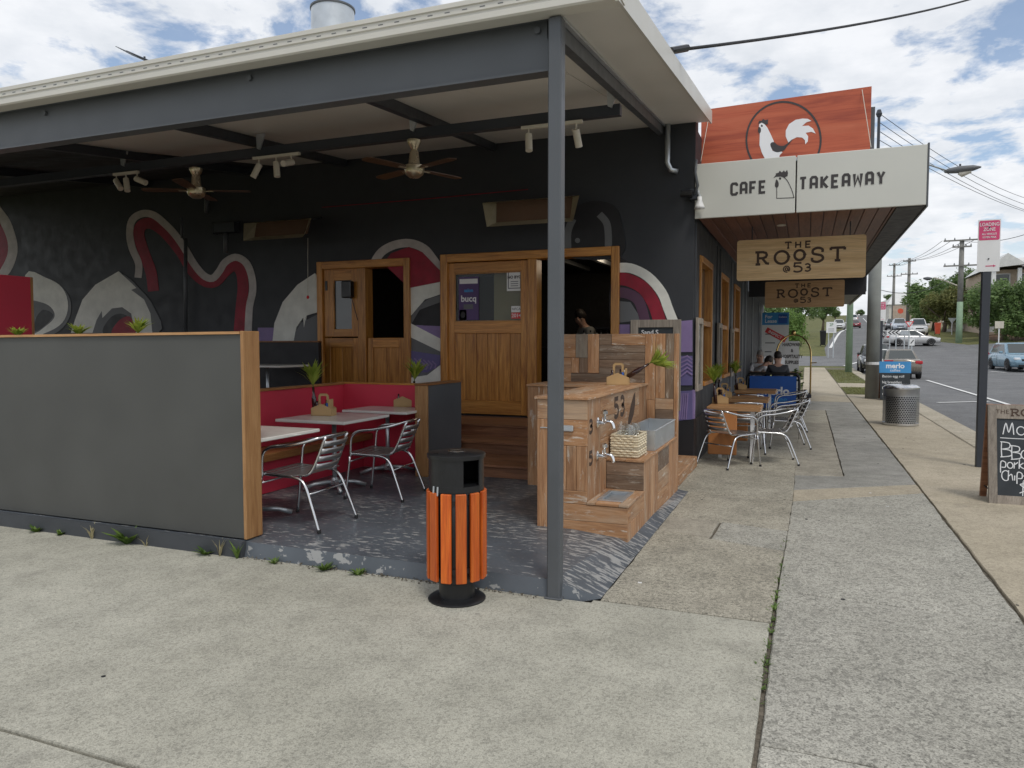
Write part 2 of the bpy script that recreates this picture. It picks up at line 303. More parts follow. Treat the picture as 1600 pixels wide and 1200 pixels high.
# ---------------------------------------------------------------- geometry helpers
class MB:
    def __init__(s): s.v = []; s.f = []
    def add(s, vs, fs):
        o = len(s.v); s.v += [V(q) for q in vs]; s.f += [tuple(i + o for i in f) for f in fs]; return s
    def box(s, a, b, m=None):
        x0, y0, z0 = a; x1, y1, z1 = b
        vs = [V(q) for q in ((x0, y0, z0), (x1, y0, z0), (x1, y1, z0), (x0, y1, z0), (x0, y0, z1), (x1, y0, z1), (x1, y1, z1), (x0, y1, z1))]
        if m: vs = [m @ q for q in vs]
        return s.add(vs, [(0, 3, 2, 1), (4, 5, 6, 7), (0, 1, 5, 4), (1, 2, 6, 5), (2, 3, 7, 6), (3, 0, 4, 7)])
    def bbox(s, a, b, c=.006, m=None):                       # box with chamfered edges
        bm = bmesh.new(); bmesh.ops.create_cube(bm, size=1)
        for q in bm.verts: q.co = V([(a[i] + b[i]) / 2 + q.co[i] * (b[i] - a[i]) for i in range(3)])
        bmesh.ops.bevel(bm, geom=bm.edges[:], offset=min(c, min(abs(b[i] - a[i]) for i in range(3)) * .45), segments=1, affect='EDGES')
        bm.verts.index_update()
        s.add([(m @ q.co) if m else q.co.copy() for q in bm.verts], [tuple(q.index for q in f.verts) for f in bm.faces]); bm.free(); return s
    def hexa(s, p):                                          # 8 corners, bottom ring then top ring
        return s.add(p, [(0, 3, 2, 1), (4, 5, 6, 7), (0, 1, 5, 4), (1, 2, 6, 5), (2, 3, 7, 6), (3, 0, 4, 7)])
    def tube(s, pts, r, n=8, cap=True, closed=False):
        pts = [V(p) for p in pts]; k = len(pts); rr = r if isinstance(r, (list, tuple)) else [r] * k
        rings = []; prev = None
        for i, p in enumerate(pts):
            if closed: t = pts[(i + 1) % k] - pts[i - 1]
            else: t = pts[min(i + 1, k - 1)] - pts[max(i - 1, 0)]
            t.normalize()
            if prev is None:
                a = V((0, 0, 1)) if abs(t.z) < .9 else V((1, 0, 0)); u = t.cross(a).normalized()
            else: u = (prev - t * prev.dot(t)).normalized()
            prev = u; q = t.cross(u)
            rings.append([p + (u * math.cos(2 * PI * j / n) + q * math.sin(2 * PI * j / n)) * rr[i] for j in range(n)])
        vs = [q for g in rings for q in g]; fs = []
        for i in range(k if closed else k - 1):
            a, b = i * n, ((i + 1) % k) * n
            fs += [(a + j, a + (j + 1) % n, b + (j + 1) % n, b + j) for j in range(n)]
        if cap and not closed: fs += [tuple(range(n))[::-1], tuple((k - 1) * n + j for j in range(n))]
        return s.add(vs, fs)
    def lathe(s, prof, c=(0, 0, 0), n=24, axis='z', cap=True):
        c = V(c); vs = []; fs = []
        for r, z in prof:
            for j in range(n):
                a = 2 * PI * j / n; x, y = r * math.cos(a), r * math.sin(a)
                vs.append(c + (V((x, y, z)) if axis == 'z' else V((z, x, y)) if axis == 'x' else V((x, z, y))))
        for i in range(len(prof) - 1):
            fs += [(i * n + j, i * n + (j + 1) % n, (i + 1) * n + (j + 1) % n, (i + 1) * n + j) for j in range(n)]
        if cap: fs += [tuple(range(n))[::-1], tuple((len(prof) - 1) * n + j for j in range(n))]
        return s.add(vs, fs)
    def poly(s, pts, m, d0=0.0, d1=.003):                    # outline in map m(u,v,depth), with thickness
        k = len(pts); s.add([m(*p, d1) for p in pts] + [m(*p, d0) for p in pts],
            [tuple(range(k)), tuple(range(2 * k - 1, k - 1, -1))] + [(i, k + i, k + (i + 1) % k, (i + 1) % k) for i in range(k)]); return s
    def strip(s, pts, wd, m, d0=0.0, d1=.003, closed=False):
        k = len(pts); P = [V((*p, 0)) for p in pts]; a = []; b = []
        for i in range(k):
            ea = (P[i] - P[i - 1]).normalized() if (i or closed) else V((0, 0, 0)); eb = (P[(i + 1) % k] - P[i]).normalized() if (i < k - 1 or closed) else V((0, 0, 0)); t = ea + eb
            if t.length == 0: t = V((1, 0, 0))
            t.normalize(); q = V((-t.y, t.x, 0)); ww = wd[i] if isinstance(wd, (list, tuple)) else wd
            e0 = (P[i] - P[i - 1]).normalized() if (i or closed) else t
            cs = max(.62, abs(q.dot(V((-e0.y, e0.x, 0)))))
            a.append(P[i] + q * ww / 2 / cs); b.append(P[i] - q * ww / 2 / cs)
        vs = [m(p.x, p.y, d1) for p in a] + [m(p.x, p.y, d1) for p in b] + [m(p.x, p.y, d0) for p in a] + [m(p.x, p.y, d0) for p in b]
        fs = []
        for i in range(k if closed else k - 1):
            j = (i + 1) % k
            fs += [(i, j, k + j, k + i), (i, 2 * k + i, 2 * k + j, j), (k + i, k + j, 3 * k + j, 3 * k + i)]
        return s.add(vs, fs)
def crv(pts, n=6, closed=False):
    out = []; k = len(pts); D = len(pts[0])
    g = (lambda i: pts[i % k]) if closed else (lambda i: pts[max(0, min(k - 1, i))])
    for i in range(k if closed else k - 1):
        p0, p1, p2, p3 = g(i - 1), g(i), g(i + 1), g(i + 2)
        for j in range(n):
            t = j / n
            out.append(tuple(.5 * (2 * p1[c] + (p2[c] - p0[c]) * t + (2 * p0[c] - 5 * p1[c] + 4 * p2[c] - p3[c]) * t * t + (3 * p1[c] - p0[c] - 3 * p2[c] + p3[c]) * t ** 3) for c in range(D)))
    if not closed: out.append(tuple(pts[-1]))
    return out
def arc(cx, cy, rx, ry, a0, a1, n=14): return [(cx + rx * math.cos(R(a0 + (a1 - a0) * i / n)), cy + ry * math.sin(R(a0 + (a1 - a0) * i / n))) for i in range(n + 1)]
def prop(o, label=None, cat=None, group=None, kind=None):
    for k, v_ in (('label', label), ('category', cat), ('group', group), ('kind', kind)):
        if v_: o[k] = v_
    return o
def meshobj(name, mb, mat, parent=None, smooth=False, world=False):
    vs = mb.v
    if parent is not None and world:
        r = parent
        while r.parent: r = r.parent
        inv = (Matrix.Translation(r.location) @ r.rotation_euler.to_matrix().to_4x4()).inverted()
        vs = [inv @ q for q in vs]
    me = bpy.data.meshes.new(name); me.from_pydata([tuple(q) for q in vs], [], mb.f)
    bm = bmesh.new(); bm.from_mesh(me); bmesh.ops.recalc_face_normals(bm, faces=bm.faces[:]); bm.to_mesh(me); bm.free()
    if smooth is True: me.shade_smooth()
    elif smooth:
        me.shade_smooth(); me.set_sharp_from_angle(angle=R(smooth))
    me.materials.append(M[mat] if isinstance(mat, str) else mat)
    o = bpy.data.objects.new(name, me); C.objects.link(o)
    if parent is not None: o.parent = parent
    return o
def part(name, mb, mat, parent, smooth=False): return meshobj(name, mb, mat, parent, smooth, False)
def wpart(name, mb, mat, parent, smooth=False): return meshobj(name, mb, mat, parent, smooth, True)
def struct(name, mb, mat, smooth=False): return prop(meshobj(name, mb, mat, None, smooth), kind='structure')
def thing(name, label, cat, loc=(0, 0, 0), rz=0, group=None):
    o = bpy.data.objects.new(name, None); o.empty_display_size = .1; C.objects.link(o)
    o.location = loc; o.rotation_euler = (0, 0, rz); return prop(o, label, cat, group)
def solo(name, mb, mat, label, cat, group=None, smooth=False): return prop(meshobj(name, mb, mat, None, smooth), label, cat, group)
def dup(root, loc, rz=0, label=None, group=None, sc=None):
    def rec(o, p):
        c = o.copy(); C.objects.link(c); c.parent = p
        for ch in list(o.children): rec(ch, c)
        return c
    kids = list(root.children); r = root.copy(); C.objects.link(r); r.location = loc; r.rotation_euler = (0, 0, rz)
    if sc: r.scale = sc
    if label: r['label'] = label
    if group: r['group'] = group
    for ch in kids: rec(ch, r)
    return r
def text(body, size, mat, parent, frame, align='CENTER', bold=0.0, space=1.0, depth=.0015, sx=1.0, name='lettering'):
    """frame = map m(u,v,d): the text's plane"""
    cu = bpy.data.curves.new('t', 'FONT'); cu.body = body; cu.size = size; cu.align_x = align; cu.offset = bold; cu.space_character = space; cu.resolution_u = 4
    o = bpy.data.objects.new('t', cu); C.objects.link(o)
    dg = bpy.context.evaluated_depsgraph_get(); me = o.evaluated_get(dg).to_mesh()
    mb = MB(); mb.v = [frame(q.co.x * sx, q.co.y, depth) for q in me.vertices]; mb.f = [tuple(p.vertices) for p in me.polygons]
    o.evaluated_get(dg).to_mesh_clear(); bpy.data.objects.remove(o); bpy.data.curves.remove(cu)
    return wpart(name, mb, mat, parent)
def frame(o, u, v):
    o, u, v = V(o), V(u).normalized(), V(v).normalized(); n = u.cross(v)
    return lambda a, b, d=0.0: o + u * a + v * b + n * d
def shift(m, du, dv): return lambda a, b, d=0.0: m(a + du, b + dv, d)
GL = {}
def glyphs():
    G = GL
    # block capitals
    G['C'] = [[(.6, .78), (.6, .9), (.5, 1), (.12, 1), (0, .88), (0, .12), (.12, 0), (.5, 0), (.6, .1), (.6, .22)]]
    G['A'] = [[(0, 0), (0, .86), (.14, 1), (.46, 1), (.6, .86), (.6, 0)], [(0, .4), (.6, .4)]]
    G['F'] = [[(0, 0), (0, 1), (.58, 1)], [(0, .5), (.48, .5)]]
    G['E'] = [[(.58, 0), (0, 0), (0, 1), (.58, 1)], [(0, .5), (.48, .5)]]
    G['T'] = [[(0, 1), (.62, 1)], [(.31, 0), (.31, 1)]]
    G['K'] = [[(0, 0), (0, 1)], [(.6, 1), (.08, .5), (.6, 0)]]
    G['W'] = [[(0, 1), (.08, 0), (.36, .75), (.64, 0), (.72, 1)]]
    G['Y'] = [[(0, 1), (.3, .48), (.6, 1)], [(.3, .5), (.3, 0)]]
    # serif set
    G['sT'] = [[(0, .97), (1, .97)], [(.5, 0), (.5, .97)], [(.02, .8), (.02, 1)], [(.98, .8), (.98, 1)], [(.3, .03), (.7, .03)]]
    G['sH'] = [[(.1, 0), (.1, 1)], [(.9, 0), (.9, 1)], [(.1, .5), (.9, .5)]]
    G['sE'] = [[(.9, .03), (.1, .03), (.1, .97), (.9, .97)], [(.1, .5), (.75, .5)]]
    G['sR'] = [[(.15, 0), (.15, 1)], [(-.08, .97), (.55, .97), (.8, .9), (.88, .75), (.8, .58), (.55, .5), (.15, .5)], [(.5, .5), (.85, .1), (1.08, .06)], [(-.05, .03), (.35, .03)]]
    G['sO'] = [arc(.5, .5, .5, .48, 0, 360, 26)]
    G['sS'] = [crv([(.92, .68), (.9, .9), (.5, 1), (.12, .85), (.15, .6), (.5, .52), (.88, .42), (.95, .18), (.55, 0), (.1, .08), (.05, .3)], 4)]
    G['s5'] = [[(.9, .97), (.18, .97), (.12, .55)], crv([(.12, .55), (.5, .62), (.9, .45), (.88, .12), (.45, 0), (.05, .1)], 4)]
    G['s3'] = [crv([(.08, .88), (.45, 1), (.82, .85), (.75, .6), (.4, .53), (.8, .46), (.9, .2), (.5, 0), (.05, .1)], 4)]
    G['s@'] = [arc(.5, .5, .48, .48, -50, 290, 24), arc(.5, .5, .2, .22, 0, 360, 14), [(.72, .72), (.72, .3), (.85, .28), (.97, .45)]]
glyphs()
def write(mb, keys, m, x, y, h, wfac, sw, gap, hs=None, depth=.003):
    k = 0
    for ch in keys:
        for st in GL[ch]:
            hh = h
            mb.strip([(x + p[0] * h * wfac, y + p[1] * hh) for p in st], sw, m, 0.0, depth + .0003 * k, closed=False); k += 1
        x += max(p[0] for st in GL[ch] for p in st) * h * wfac + gap
    return x
# ---------------------------------------------------------------- terrain, road, paving
_K = [(-200, 0), (57, 0), (68, .8), (80, 1.65), (100, 3.1), (130, 4.0), (165, 4.9), (300, 12.5), (420, 14.5), (1500, 12)]
def base(y):
    for (a, p), (b, q) in zip(_K, _K[1:]):
        if y <= b:
            t = max(0, min(1, (y - a) / (b - a))); return p + (q - p) * t
    return _K[-1][1]
def sb(y): return sum(base(y + d) for d in (-8, -4, 0, 4, 8)) / 5
def xo(y): return max(0, y - 70) * .042
_XL = [(-100, 2.96), (56, 2.96), (60, 1.5), (76, 1.6), (100, 3.2), (155, 6.7), (300, 13.5), (1500, 70)]
def xleft(y):
    for (a, p), (b, q) in zip(_XL, _XL[1:]):
        if y <= b: return p + (q - p) * max(0, (y - a) / (b - a))
def tz(x, y):
    z = sb(y); e = x - xo(y) - 15
    if e > 0 and y > 40: z += min(e * .07, 4) * min(1, (y - 40) / 30)
    return z
def grid(xs, ys, zf):
    mb = MB(); n = len(xs)
    mb.v = [V((x if not callable(x) else x(y), y, 0)) for y in ys for x in xs]
    for q in mb.v: q.z = zf(q.x, q.y)
    mb.f = [(j * n + i, j * n + i + 1, (j + 1) * n + i + 1, (j + 1) * n + i) for j in range(len(ys) - 1) for i in range(n - 1)]
    return mb
ys = [-60, -20, 0, 20, 36] + [40 + 4 * i for i in range(75)] + [380, 460, 600, 900, 1500]
g = grid([-600, -200, -80, -40, -20, -10, -4, 0, 2, 4, 8, 12, 15, 18, 22, 28, 36, 50, 70, 110, 200, 600], ys, lambda x, y: tz(x, y) - .135)
struct('ground', g, 'grass', True)
_XR = [(-100, 14.2), (80, 14.2), (85, 12.0), (100, 12.6), (155, 16), (300, 24), (1500, 80)]
def xright(y):
    for (a, p), (b, q) in zip(_XR, _XR[1:]):
        if y <= b: return p + (q - p) * max(0, (y - a) / (b - a))
def rx(o): return lambda y: o + xo(y)
g = grid([xleft, rx(6), rx(9), xright], ys[:-3], lambda x, y: tz(x, y) - .12); struct('road', g, 'asphalt', True)
g = grid([-60, -20, -4, 3.2, 4.2], [57 + i for i in range(11)], lambda x, y: sb(y) - .112); struct('side_road', g, 'asphalt', True)
g = grid([13.9, 30, 80], [60 + i * 2 for i in range(11)], lambda x, y: tz(x, y) - .112); struct('side_road', g, 'asphalt', True)
def rline(pts, wd, name='road_marking', z=-.1):
    mb = MB(); P = []
    for (a, b) in zip(pts, pts[1:]):
        k = max(1, int(math.hypot(b[0] - a[0], b[1] - a[1]) / 4)); P += [(a[0] + (b[0] - a[0]) * i / k, a[1] + (b[1] - a[1]) * i / k) for i in range(k)]
    P.append(pts[-1]); mb.strip(P, wd, lambda u, v_, d: V((u, v_, tz(u, v_) + z + d)), 0, .004)
    return struct(name, mb, 'white_line')
def gp(x, y, it=6):
    z = -.1
    for _ in range(it): p = gz(x, y, z); z = tz(p.x, p.y) - .1
    return (p.x, p.y)
a = gz(1432, 586, -.1); b = gz(1600, 641, -.1); rline([(5.35, 14), (5.35, 40)], .13)
rline([gp(1465, 629), gp(1545, 627)], .1)
for q in ((1480, 565, 1493, 568), (1549, 578, 1572, 582), (1590, 560, 1600, 562)): rline([gp(q[0], q[1]), gp(q[2], q[3])], .22)
rline([gp(1425, 560), gp(1437, 558), gp(1447, 560)], .25); rline([gp(1437, 549), gp(1439, 554), gp(1447, 559)], .3)
rline([gp(1450, 547), gp(1478, 541)], .2)
rline([gp(1520, 550), gp(1527, 558), (10.6, 42), (10.4, 30)], .13)
rline([(xleft(y) + .5, y) for y in (76, 100, 130, 160, 200, 250)], .25)
rline([(8.3 + xo(y), y) for y in (104, 130, 160, 200, 250)], .18)
rline([(2.5, 57.2), (4.2, 63), (6.2, 70)], .2)
# the left-hand lots: driveway, footpath slabs on a soil bed
bed = MB().box((-.9, -6, -.3), (2.62, 55.3, -.022)); bed.box((-16, -6, -.31), (-.9, 10.5, -.023)); bed.box((-1.4, 10.5, -.3), (-.9, 30, -.023))
struct('paving_bed', bed, 'bed')
drive = struct('driveway', MB().box((-16, -6, -.021), (-15.9, 4.3, -.02)), 'bed')
def slab(parent, pts, mat, h=.0, name='paving_slab'):
    pp = []
    for (a, b) in zip(pts, pts[1:] + pts[:1]):
        L_ = math.hypot(b[0] - a[0], b[1] - a[1]); n_ = max(1, min(40, int(L_ / .14))) if a[1] < 20 else 1
        for i in range(n_):
            f = i / n_; j = random.gauss(0, .0028) if i else 0; pp.append((a[0] + (b[0] - a[0]) * f + j * (b[1] - a[1]) / L_, a[1] + (b[1] - a[1]) * f - j * (b[0] - a[0]) / L_))
    pts = pp
    mb = MB(); k = len(pts); b_ = .006
    c = sum((V((*p, 0)) for p in pts), V()) / k
    top = [V((*p, h)) for p in pts]; inn = []
    for p in top: d = (c - p); d.z = 0; inn.append(p + d.normalized() * b_ * 1.4)
    low = [p + V((0, 0, -.008)) for p in top]; bot = [p + V((0, 0, -.06)) for p in top]
    mb.add(inn + low + bot, [tuple(range(k))] + [(i, k + i, k + (i + 1) % k, (i + 1) % k) for i in range(k)] + [(k + i, 2 * k + i, 2 * k + (i + 1) % k, k + (i + 1) % k) for i in range(k)])
    return part(name, mb, mat, parent)
slab(drive, [(-.165, 2.02), (-.165, 4.43), (-1.2, 4.43), (-1.2, 4.38), (-16, 4.38), (-16, 2.02)], 'drive')
slab(drive, [(-.165, -6), (-.165, 2.0), (-16, 2.0), (-16, -6)], 'drive')
fp = struct('footpath', MB().box((2.60, -6, -.025), (2.615, 55, -.024)), 'bed')
G = .008
def rect(x0, y0, x1, y1): return [(x0 + G, y0 + G), (x1 - G, y0 + G), (x1 - G, y1 - G), (x0 + G, y1 - G)]
# strip between building and first joint
slab(fp, [(-1.17, 4.46), (-.16, 4.46), (-.13, 6.05), (-1.17, 6.35)], 'slab_tan')
slab(fp, [(-1.17, 6.37), (-.72, 6.24), (-.70, 6.86), (-1.17, 6.9)], 'slab_brown')
slab(fp, [(-.70, 6.23), (-.13, 6.07), (-.12, 6.72), (-.68, 6.85)], 'slab_grey')
slab(fp, [(-1.17, 6.92), (-.12, 6.75), (-.10, 8.05), (-1.17, 8.1)], 'slab_tan')
slab(fp, [(-1.36, 8.13), (-.10, 8.08), (-.10, 9.9), (-1.36, 9.9)], 'slab_tan')
for i, (y0, y1) in enumerate(((9.9, 12.3), (12.3, 14.8), (14.8, 17.5), (17.5, 20.5), (20.5, 24), (24, 28))):
    slab(fp, rect(-1.37, y0, -.09, y1), ('slab_tan', 'slab_brown')[i % 2])
# main walkway between the joints
xl, xr = -.15, 1.2
slab(fp, rect(-.15, -2, 1.2, 2.4), 'slab_grey'); slab(fp, rect(-.15, 2.4, 1.2, 3.05), 'slab_grey')
slab(fp, [(-.142, 3.06), (1.19, 3.06), (1.19, 4.96), (-.14, 5.05)], 'slab_grey')
slab(fp, [(-.14, 5.07), (1.19, 4.98), (1.2, 8.98), (-.1, 8.02)], 'slab_grey')
slab(fp, [(-.1, 8.05), (.0, 8.12), (1.2, 9.01), (1.2, 9.5), (-.1, 8.65)], 'slab_cream')
slab(fp, [(-.1, 8.68), (1.2, 9.53), (1.2, 9.95), (-.1, 9.65)], 'slab_smooth')
slab(fp, [(-.1, 9.67), (.45, 9.8), (.45, 13.4), (-.1, 13.4)], 'slab_brown'); slab(fp, [(.46, 9.8), (1.2, 9.97), (1.2, 13.4), (.46, 13.4)], 'slab_smooth')
slab(fp, rect(.46, 13.4, 1.2, 15.6), 'slab_smooth'); slab(fp, rect(-.1, 13.4, .46, 16.3), 'slab_brown'); slab(fp, rect(.46, 15.6, 1.2, 19.5), 'slab_smooth'); slab(fp, rect(-.1, 16.3, .46, 19.5), 'slab_tan')
slab(fp, rect(-.1, 19.5, 1.2, 22.5), 'slab_smooth')
for i in range(11): slab(fp, rect(-.1, 22.5 + i * 3, 1.2, 25.5 + i * 3), 'slab_cream')
# kerbside strip
yy = [-2, 5.0, 8.6, 12.0, 16.8, 21.5, 26]
for a, b in zip(yy, yy[1:]): slab(fp, rect(1.21, a, 2.45, b), 'slab_cream')
kb = struct('kerb', MB().box((2.5, -6, -.3), (2.9, -5.9, -.01)), 'kerb')
for i in range(4): part('kerb_stone', MB().bbox((-6 + i * 2.2, 55.32, -.35), (-3.82 + i * 2.2, 55.75, -.004), .02), 'kerb', kb)
y = -6
while y < 53:
    y2 = y + 3.4; x2 = 2.47
    part('kerb_stone', MB().bbox((x2, y + G, -.35), (2.95, y2 - G, -.004), .02), 'kerb', kb); y = y2
vg = MB().box((1.24, 26.3, -.2), (2.45, 30.5, -.012)); vg.box((1.24, 33.5, -.2), (2.45, 52, -.0125)); vg.box((-3.2, 28.2, -.2), (-.12, 33, -.0126)); vg.box((-3.2, 36, -.2), (-.12, 55, -.0127))
struct('grass_verge', vg, 'grass')
slab(fp, rect(1.21, 30.5, 2.45, 33.5), 'slab_cream'); slab(fp, rect(-1.6, 33, -.1, 36), 'slab_cream')

# patio floor: painted slab with a ramp down to the corner
pf = MB()
A = (-1.46, 4.40); B_ = (-1.78, 5.9)
pf.add([(-16, 4.40, .12), (A[0], A[1], .11), (B_[0], B_[1], .12), (-1.9, 8.1, .12), (-1.9, 9.9, .12), (-16, 9.9, .12),
        (-16, 4.36, -.05), (A[0], 4.36, -.05), (-1.17, 4.46, .004), (-1.16, 8.12, .004), (-1.9, 8.12, .05),
        (-1.35, 5.6, .085)],
       [(0, 1, 2, 3, 4, 5), (0, 6, 7, 1), (1, 7, 8)])
struct('patio_floor', pf, 'floor')
pr_ = MB(); pr_.v = list(pf.v); pr_.f = [(1, 8, 11, 2), (8, 9, 11), (11, 9, 10, 3, 2)]; struct('patio_ramp', pr_, 'ramp')
lp = MB().box((-16, 4.34, -.04), (-3.9, 4.39, .118)); struct('patio_plinth', lp, 'lip')
dk = struct('raised_deck', MB().box((-16, 5.4, .1), (-5.36, 9.88, .53)), 'step')
for i in range(9): part('deck_board', MB().bbox((-15.9, 5.42 + i * .495, .531), (-5.37, 5.9 + i * .495, .556), .004), 'step', dk)

# ---------------------------------------------------------------- cafe building
cafe = thing('cafe_building', 'charcoal painted cafe building with letter mural wall and timber doors', 'building', (-1.38, 9.9, 0))
TK = .24
wl = MB(); y0, y1 = 9.9, 9.9 + TK
def wallbox(xa, xb, za, zb): wl.box((xa, y0, za), (xb, y1, zb))
D1 = (-5.05, -2.36, .56, 2.92); D2 = (-7.24, -5.57, .56, 2.90)
for xa, xb, za, zb in ((-16, D2[0], 0, 4.52), (D2[0], D2[1], D2[3], 4.52), (D2[0], D2[1], 0, D2[2]), (D2[1], D1[0], 0, 4.52), (D1[0], D1[1], D1[3], 4.52), (D1[0], D1[1], 0, D1[2]), (D1[1], -1.38, 0, 4.52)):
    wallbox(xa, xb, za, zb)
wpart('side_wall', wl, 'charcoal', cafe)
# street wall with its windows
WIN = [(10.45, 11.75, 1.02, 2.82), (13.05, 14.3, 1.02, 2.82), (15.6, 16.8, 1.02, 2.82)]
sw = MB(); xa, xb = -1.38 - TK, -1.381
prev = 9.9 + TK + .001
for (a, b, z0_, z1_) in WIN:
    sw.box((xa, prev, 0), (xb, a, 4.4)); sw.box((xa, a, 0), (xb, b, z0_)); sw.box((xa, a, z1_), (xb, b, 4.4)); prev = b
sw.box((xa, prev, 0), (xb, 27, 4.4)); sw.box((-16, 26.8, 0), (xa, 27, 4.4))
wpart('street_wall', sw, 'charcoal', cafe)
wpart('flat_roof', MB().box((-16, 9.95, 4.41), (-1.45, 26.9, 4.5)), 'galv', cafe)
for (a, b, z0_, z1_) in WIN:
    f = MB(); t = .09
    for q in (((-1.52, a, z0_), (-1.355, a + t, z1_)), ((-1.52, b - t, z0_), (-1.345, b, z1_)), ((-1.52, a + t, z1_ - t), (-1.345, b - t, z1_)), ((-1.52, a + t, z0_), (-1.30, b - t, z0_ + .06)), ((-1.51, a + t, 1.86), (-1.36, b - t, 1.94))): f.bbox(*q, .006)
    fo = wpart('window_frame', f, 'door', cafe)
    wpart('pane', MB().box((-1.47, a + t, z0_ + .06), (-1.462, b - t, 1.86)), 'winglass', fo); wpart('pane', MB().box((-1.47, a + t, 1.94), (-1.462, b - t, z1_ - t)), 'winglass', fo)
for yv in (9.98, 12.5, 12.95, 15.0, 17.6, 18.6, 21, 24): wpart('pilaster', MB().bbox((-1.40, yv, 0), (-1.36, yv + .22, 3.2), .01), 'charcoal' if yv < 15 else 'steel', cafe)
wpart('skirting', MB().box((-1.385, 9.9, .0), (-1.355, 26, .62)), 'mdark', cafe)
# dark room behind the openings
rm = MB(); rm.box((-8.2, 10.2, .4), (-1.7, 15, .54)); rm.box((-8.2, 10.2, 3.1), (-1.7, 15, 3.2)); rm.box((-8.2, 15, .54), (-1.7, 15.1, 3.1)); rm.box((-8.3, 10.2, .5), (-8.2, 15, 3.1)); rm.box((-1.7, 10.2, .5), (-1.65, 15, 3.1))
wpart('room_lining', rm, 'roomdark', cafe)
wpart('servery_counter', MB().bbox((-5.2, 12.2, .54), (-1.75, 12.7, 1.55), .01), 'black', cafe); wpart('back_shelf', MB().box((-4.2, 14.6, 1.9), (-1.75, 14.98, 1.95)), 'black', cafe)
for i in range(3): wpart('ceiling_batten', MB().box((-4.0 + i * .6, 10.6, 3.02), (-3.92 + i * .6, 14.0, 3.09)), 'mgrey', cafe)
for i in range(7):
    b = thing('glass_bottle', 'clear bottle on the dark servery counter inside the open door', 'bottle', (-3.55 + i * .1, 12.3 + .05 * (i % 3), 1.55), 0, 'bottles on the servery counter')
    part('bottle_body', MB().lathe([(.03, 0), (.035, .01), (.035, .15), (.012, .2), (.012, .25 + .02 * (i % 2))], n=10), 'galv', b, True); part('cap', MB().lathe([(.014, .25), (.014, .29)], n=8), 'black', b)
for x_ in (-3.15, -2.75):
    wpart('downlight', MB().lathe([(.05, 3.085), (.05, 3.099)], (x_, 12.6, 0), 12), 'lit', cafe)
    ld = bpy.data.lights.new('downlight', 'POINT'); ld.energy = 5; ld.color = (1, .82, .6); ld.shadow_soft_size = .06; lo = bpy.data.objects.new('downlight_lamp', ld); C.objects.link(lo); lo.location = (x_, 12.6, 3.02)
# doors
def frameset(name, x0, x1, z0, z1, xm, wd=.11):
    d = wpart(name, MB().bbox((x0, 9.84, z0), (x0 + wd, 10.1, z1), .008), 'door', cafe); d['label'] = 'varnished timber door set with glazed leaf'
    wpart('jamb', MB().bbox((x1 - wd, 9.84, z0), (x1, 10.1, z1), .008), 'door', d)
    wpart('head', MB().bbox((x0 + wd, 9.842, z1 - .12), (x1 - wd, 10.098, z1 - .001), .008), 'door_x', d)
    wpart('mullion', MB().bbox((xm - .07, 9.85, z0), (xm + .07, 10.08, z1 - .12), .008), 'door', d)
    return d
d1 = frameset('entry_door', *D1[:2], *D1[2:], -3.61)
def leafdoor(d, x0, x1, z0, z1, zr, glaz=True, boards=6):
    st = .1
    def pc(n, a, b, m='door'): return wpart(n, MB().bbox(a, b, .005), m, d)
    pc('stile', (x0, 9.89, z0), (x0 + st, 9.95, z1)); pc('stile', (x1 - st, 9.89, z0), (x1, 9.95, z1))
    pc('rail', (x0 + st, 9.888, z0), (x1 - st, 9.948, z0 + .2), 'door_x'); pc('rail', (x0 + st, 9.888, zr), (x1 - st, 9.948, zr + .17), 'door_x')
    w_ = (x1 - x0 - 2 * st) / boards
    for i in range(boards): pc('board', (x0 + st + i * w_ + .003, 9.905 + .002 * (i % 2), z0 + .2), (x0 + st + (i + 1) * w_ - .003, 9.94, zr))
    if glaz:
        pc('rail', (x0 + st, 9.888, z1 - .15), (x1 - st, 9.948, z1), 'door_x')
        wpart('pane', MB().box((x0 + st, 9.92, zr + .17), (x1 - st, 9.926, z1 - .15)), 'glass', d)
        wpart('glazing_bead', MB().strip([(x0 + st, zr + .17), (x1 - st, zr + .17), (x1 - st, z1 - .15), (x0 + st, z1 - .15)], .03, lambda u, v_, dd: V((u, 9.918 - dd, v_)), 0, .012, True), 'wood_end', d)
leafdoor(d1, -4.94, -3.685, .58, 2.79, 1.76)
wpart('blind', MB().box((-4.3, 10.12, 1.7), (-3.75, 10.14, 2.8)), 'curtain', d1)
# paper on the entry glass
YP = 9.914
pm = lambda u, v_, d=0.0: V((u, YP - d, v_))
def paper(x0, y0_, x1, y1_, mat, name='poster'):
    a = gy(x0, y1_, YP); b = gy(x1, y0_, YP); o = wpart(name, MB().box((a.x, YP - .003, a.z), (b.x, YP, b.z)), mat, d1); return o, a, b
o, a, b = paper(717, 432, 748, 500, 'poster_p'); wpart('poster_band', MB().box((a.x + .015, YP - .005, b.z - .1), (b.x - .015, YP - .0031, b.z - .03)), 'white', o)
for s_, z_, h_ in (('salon', .22, .07), ('bucq', .36, .13)): text(s_, h_, 'skyblue' if h_ < .1 else 'logo_white', o, shift(pm, (a.x + b.x) / 2, b.z - z_), bold=.003, depth=.005)
wpart('poster_patch', MB().box((a.x + .08, YP - .005, b.z - .47), (b.x - .09, YP - .0031, b.z - .40)), 'mgrey', o)
o, a, b = paper(792, 418, 816, 455, 'white', 'notice'); wpart('notice_border', MB().strip([(a.x + .025, a.z + .04), (b.x - .025, a.z + .04), (b.x - .025, b.z - .025), (a.x + .025, b.z - .025)], .012, pm, .003, .005, True), 'mgrey', o)
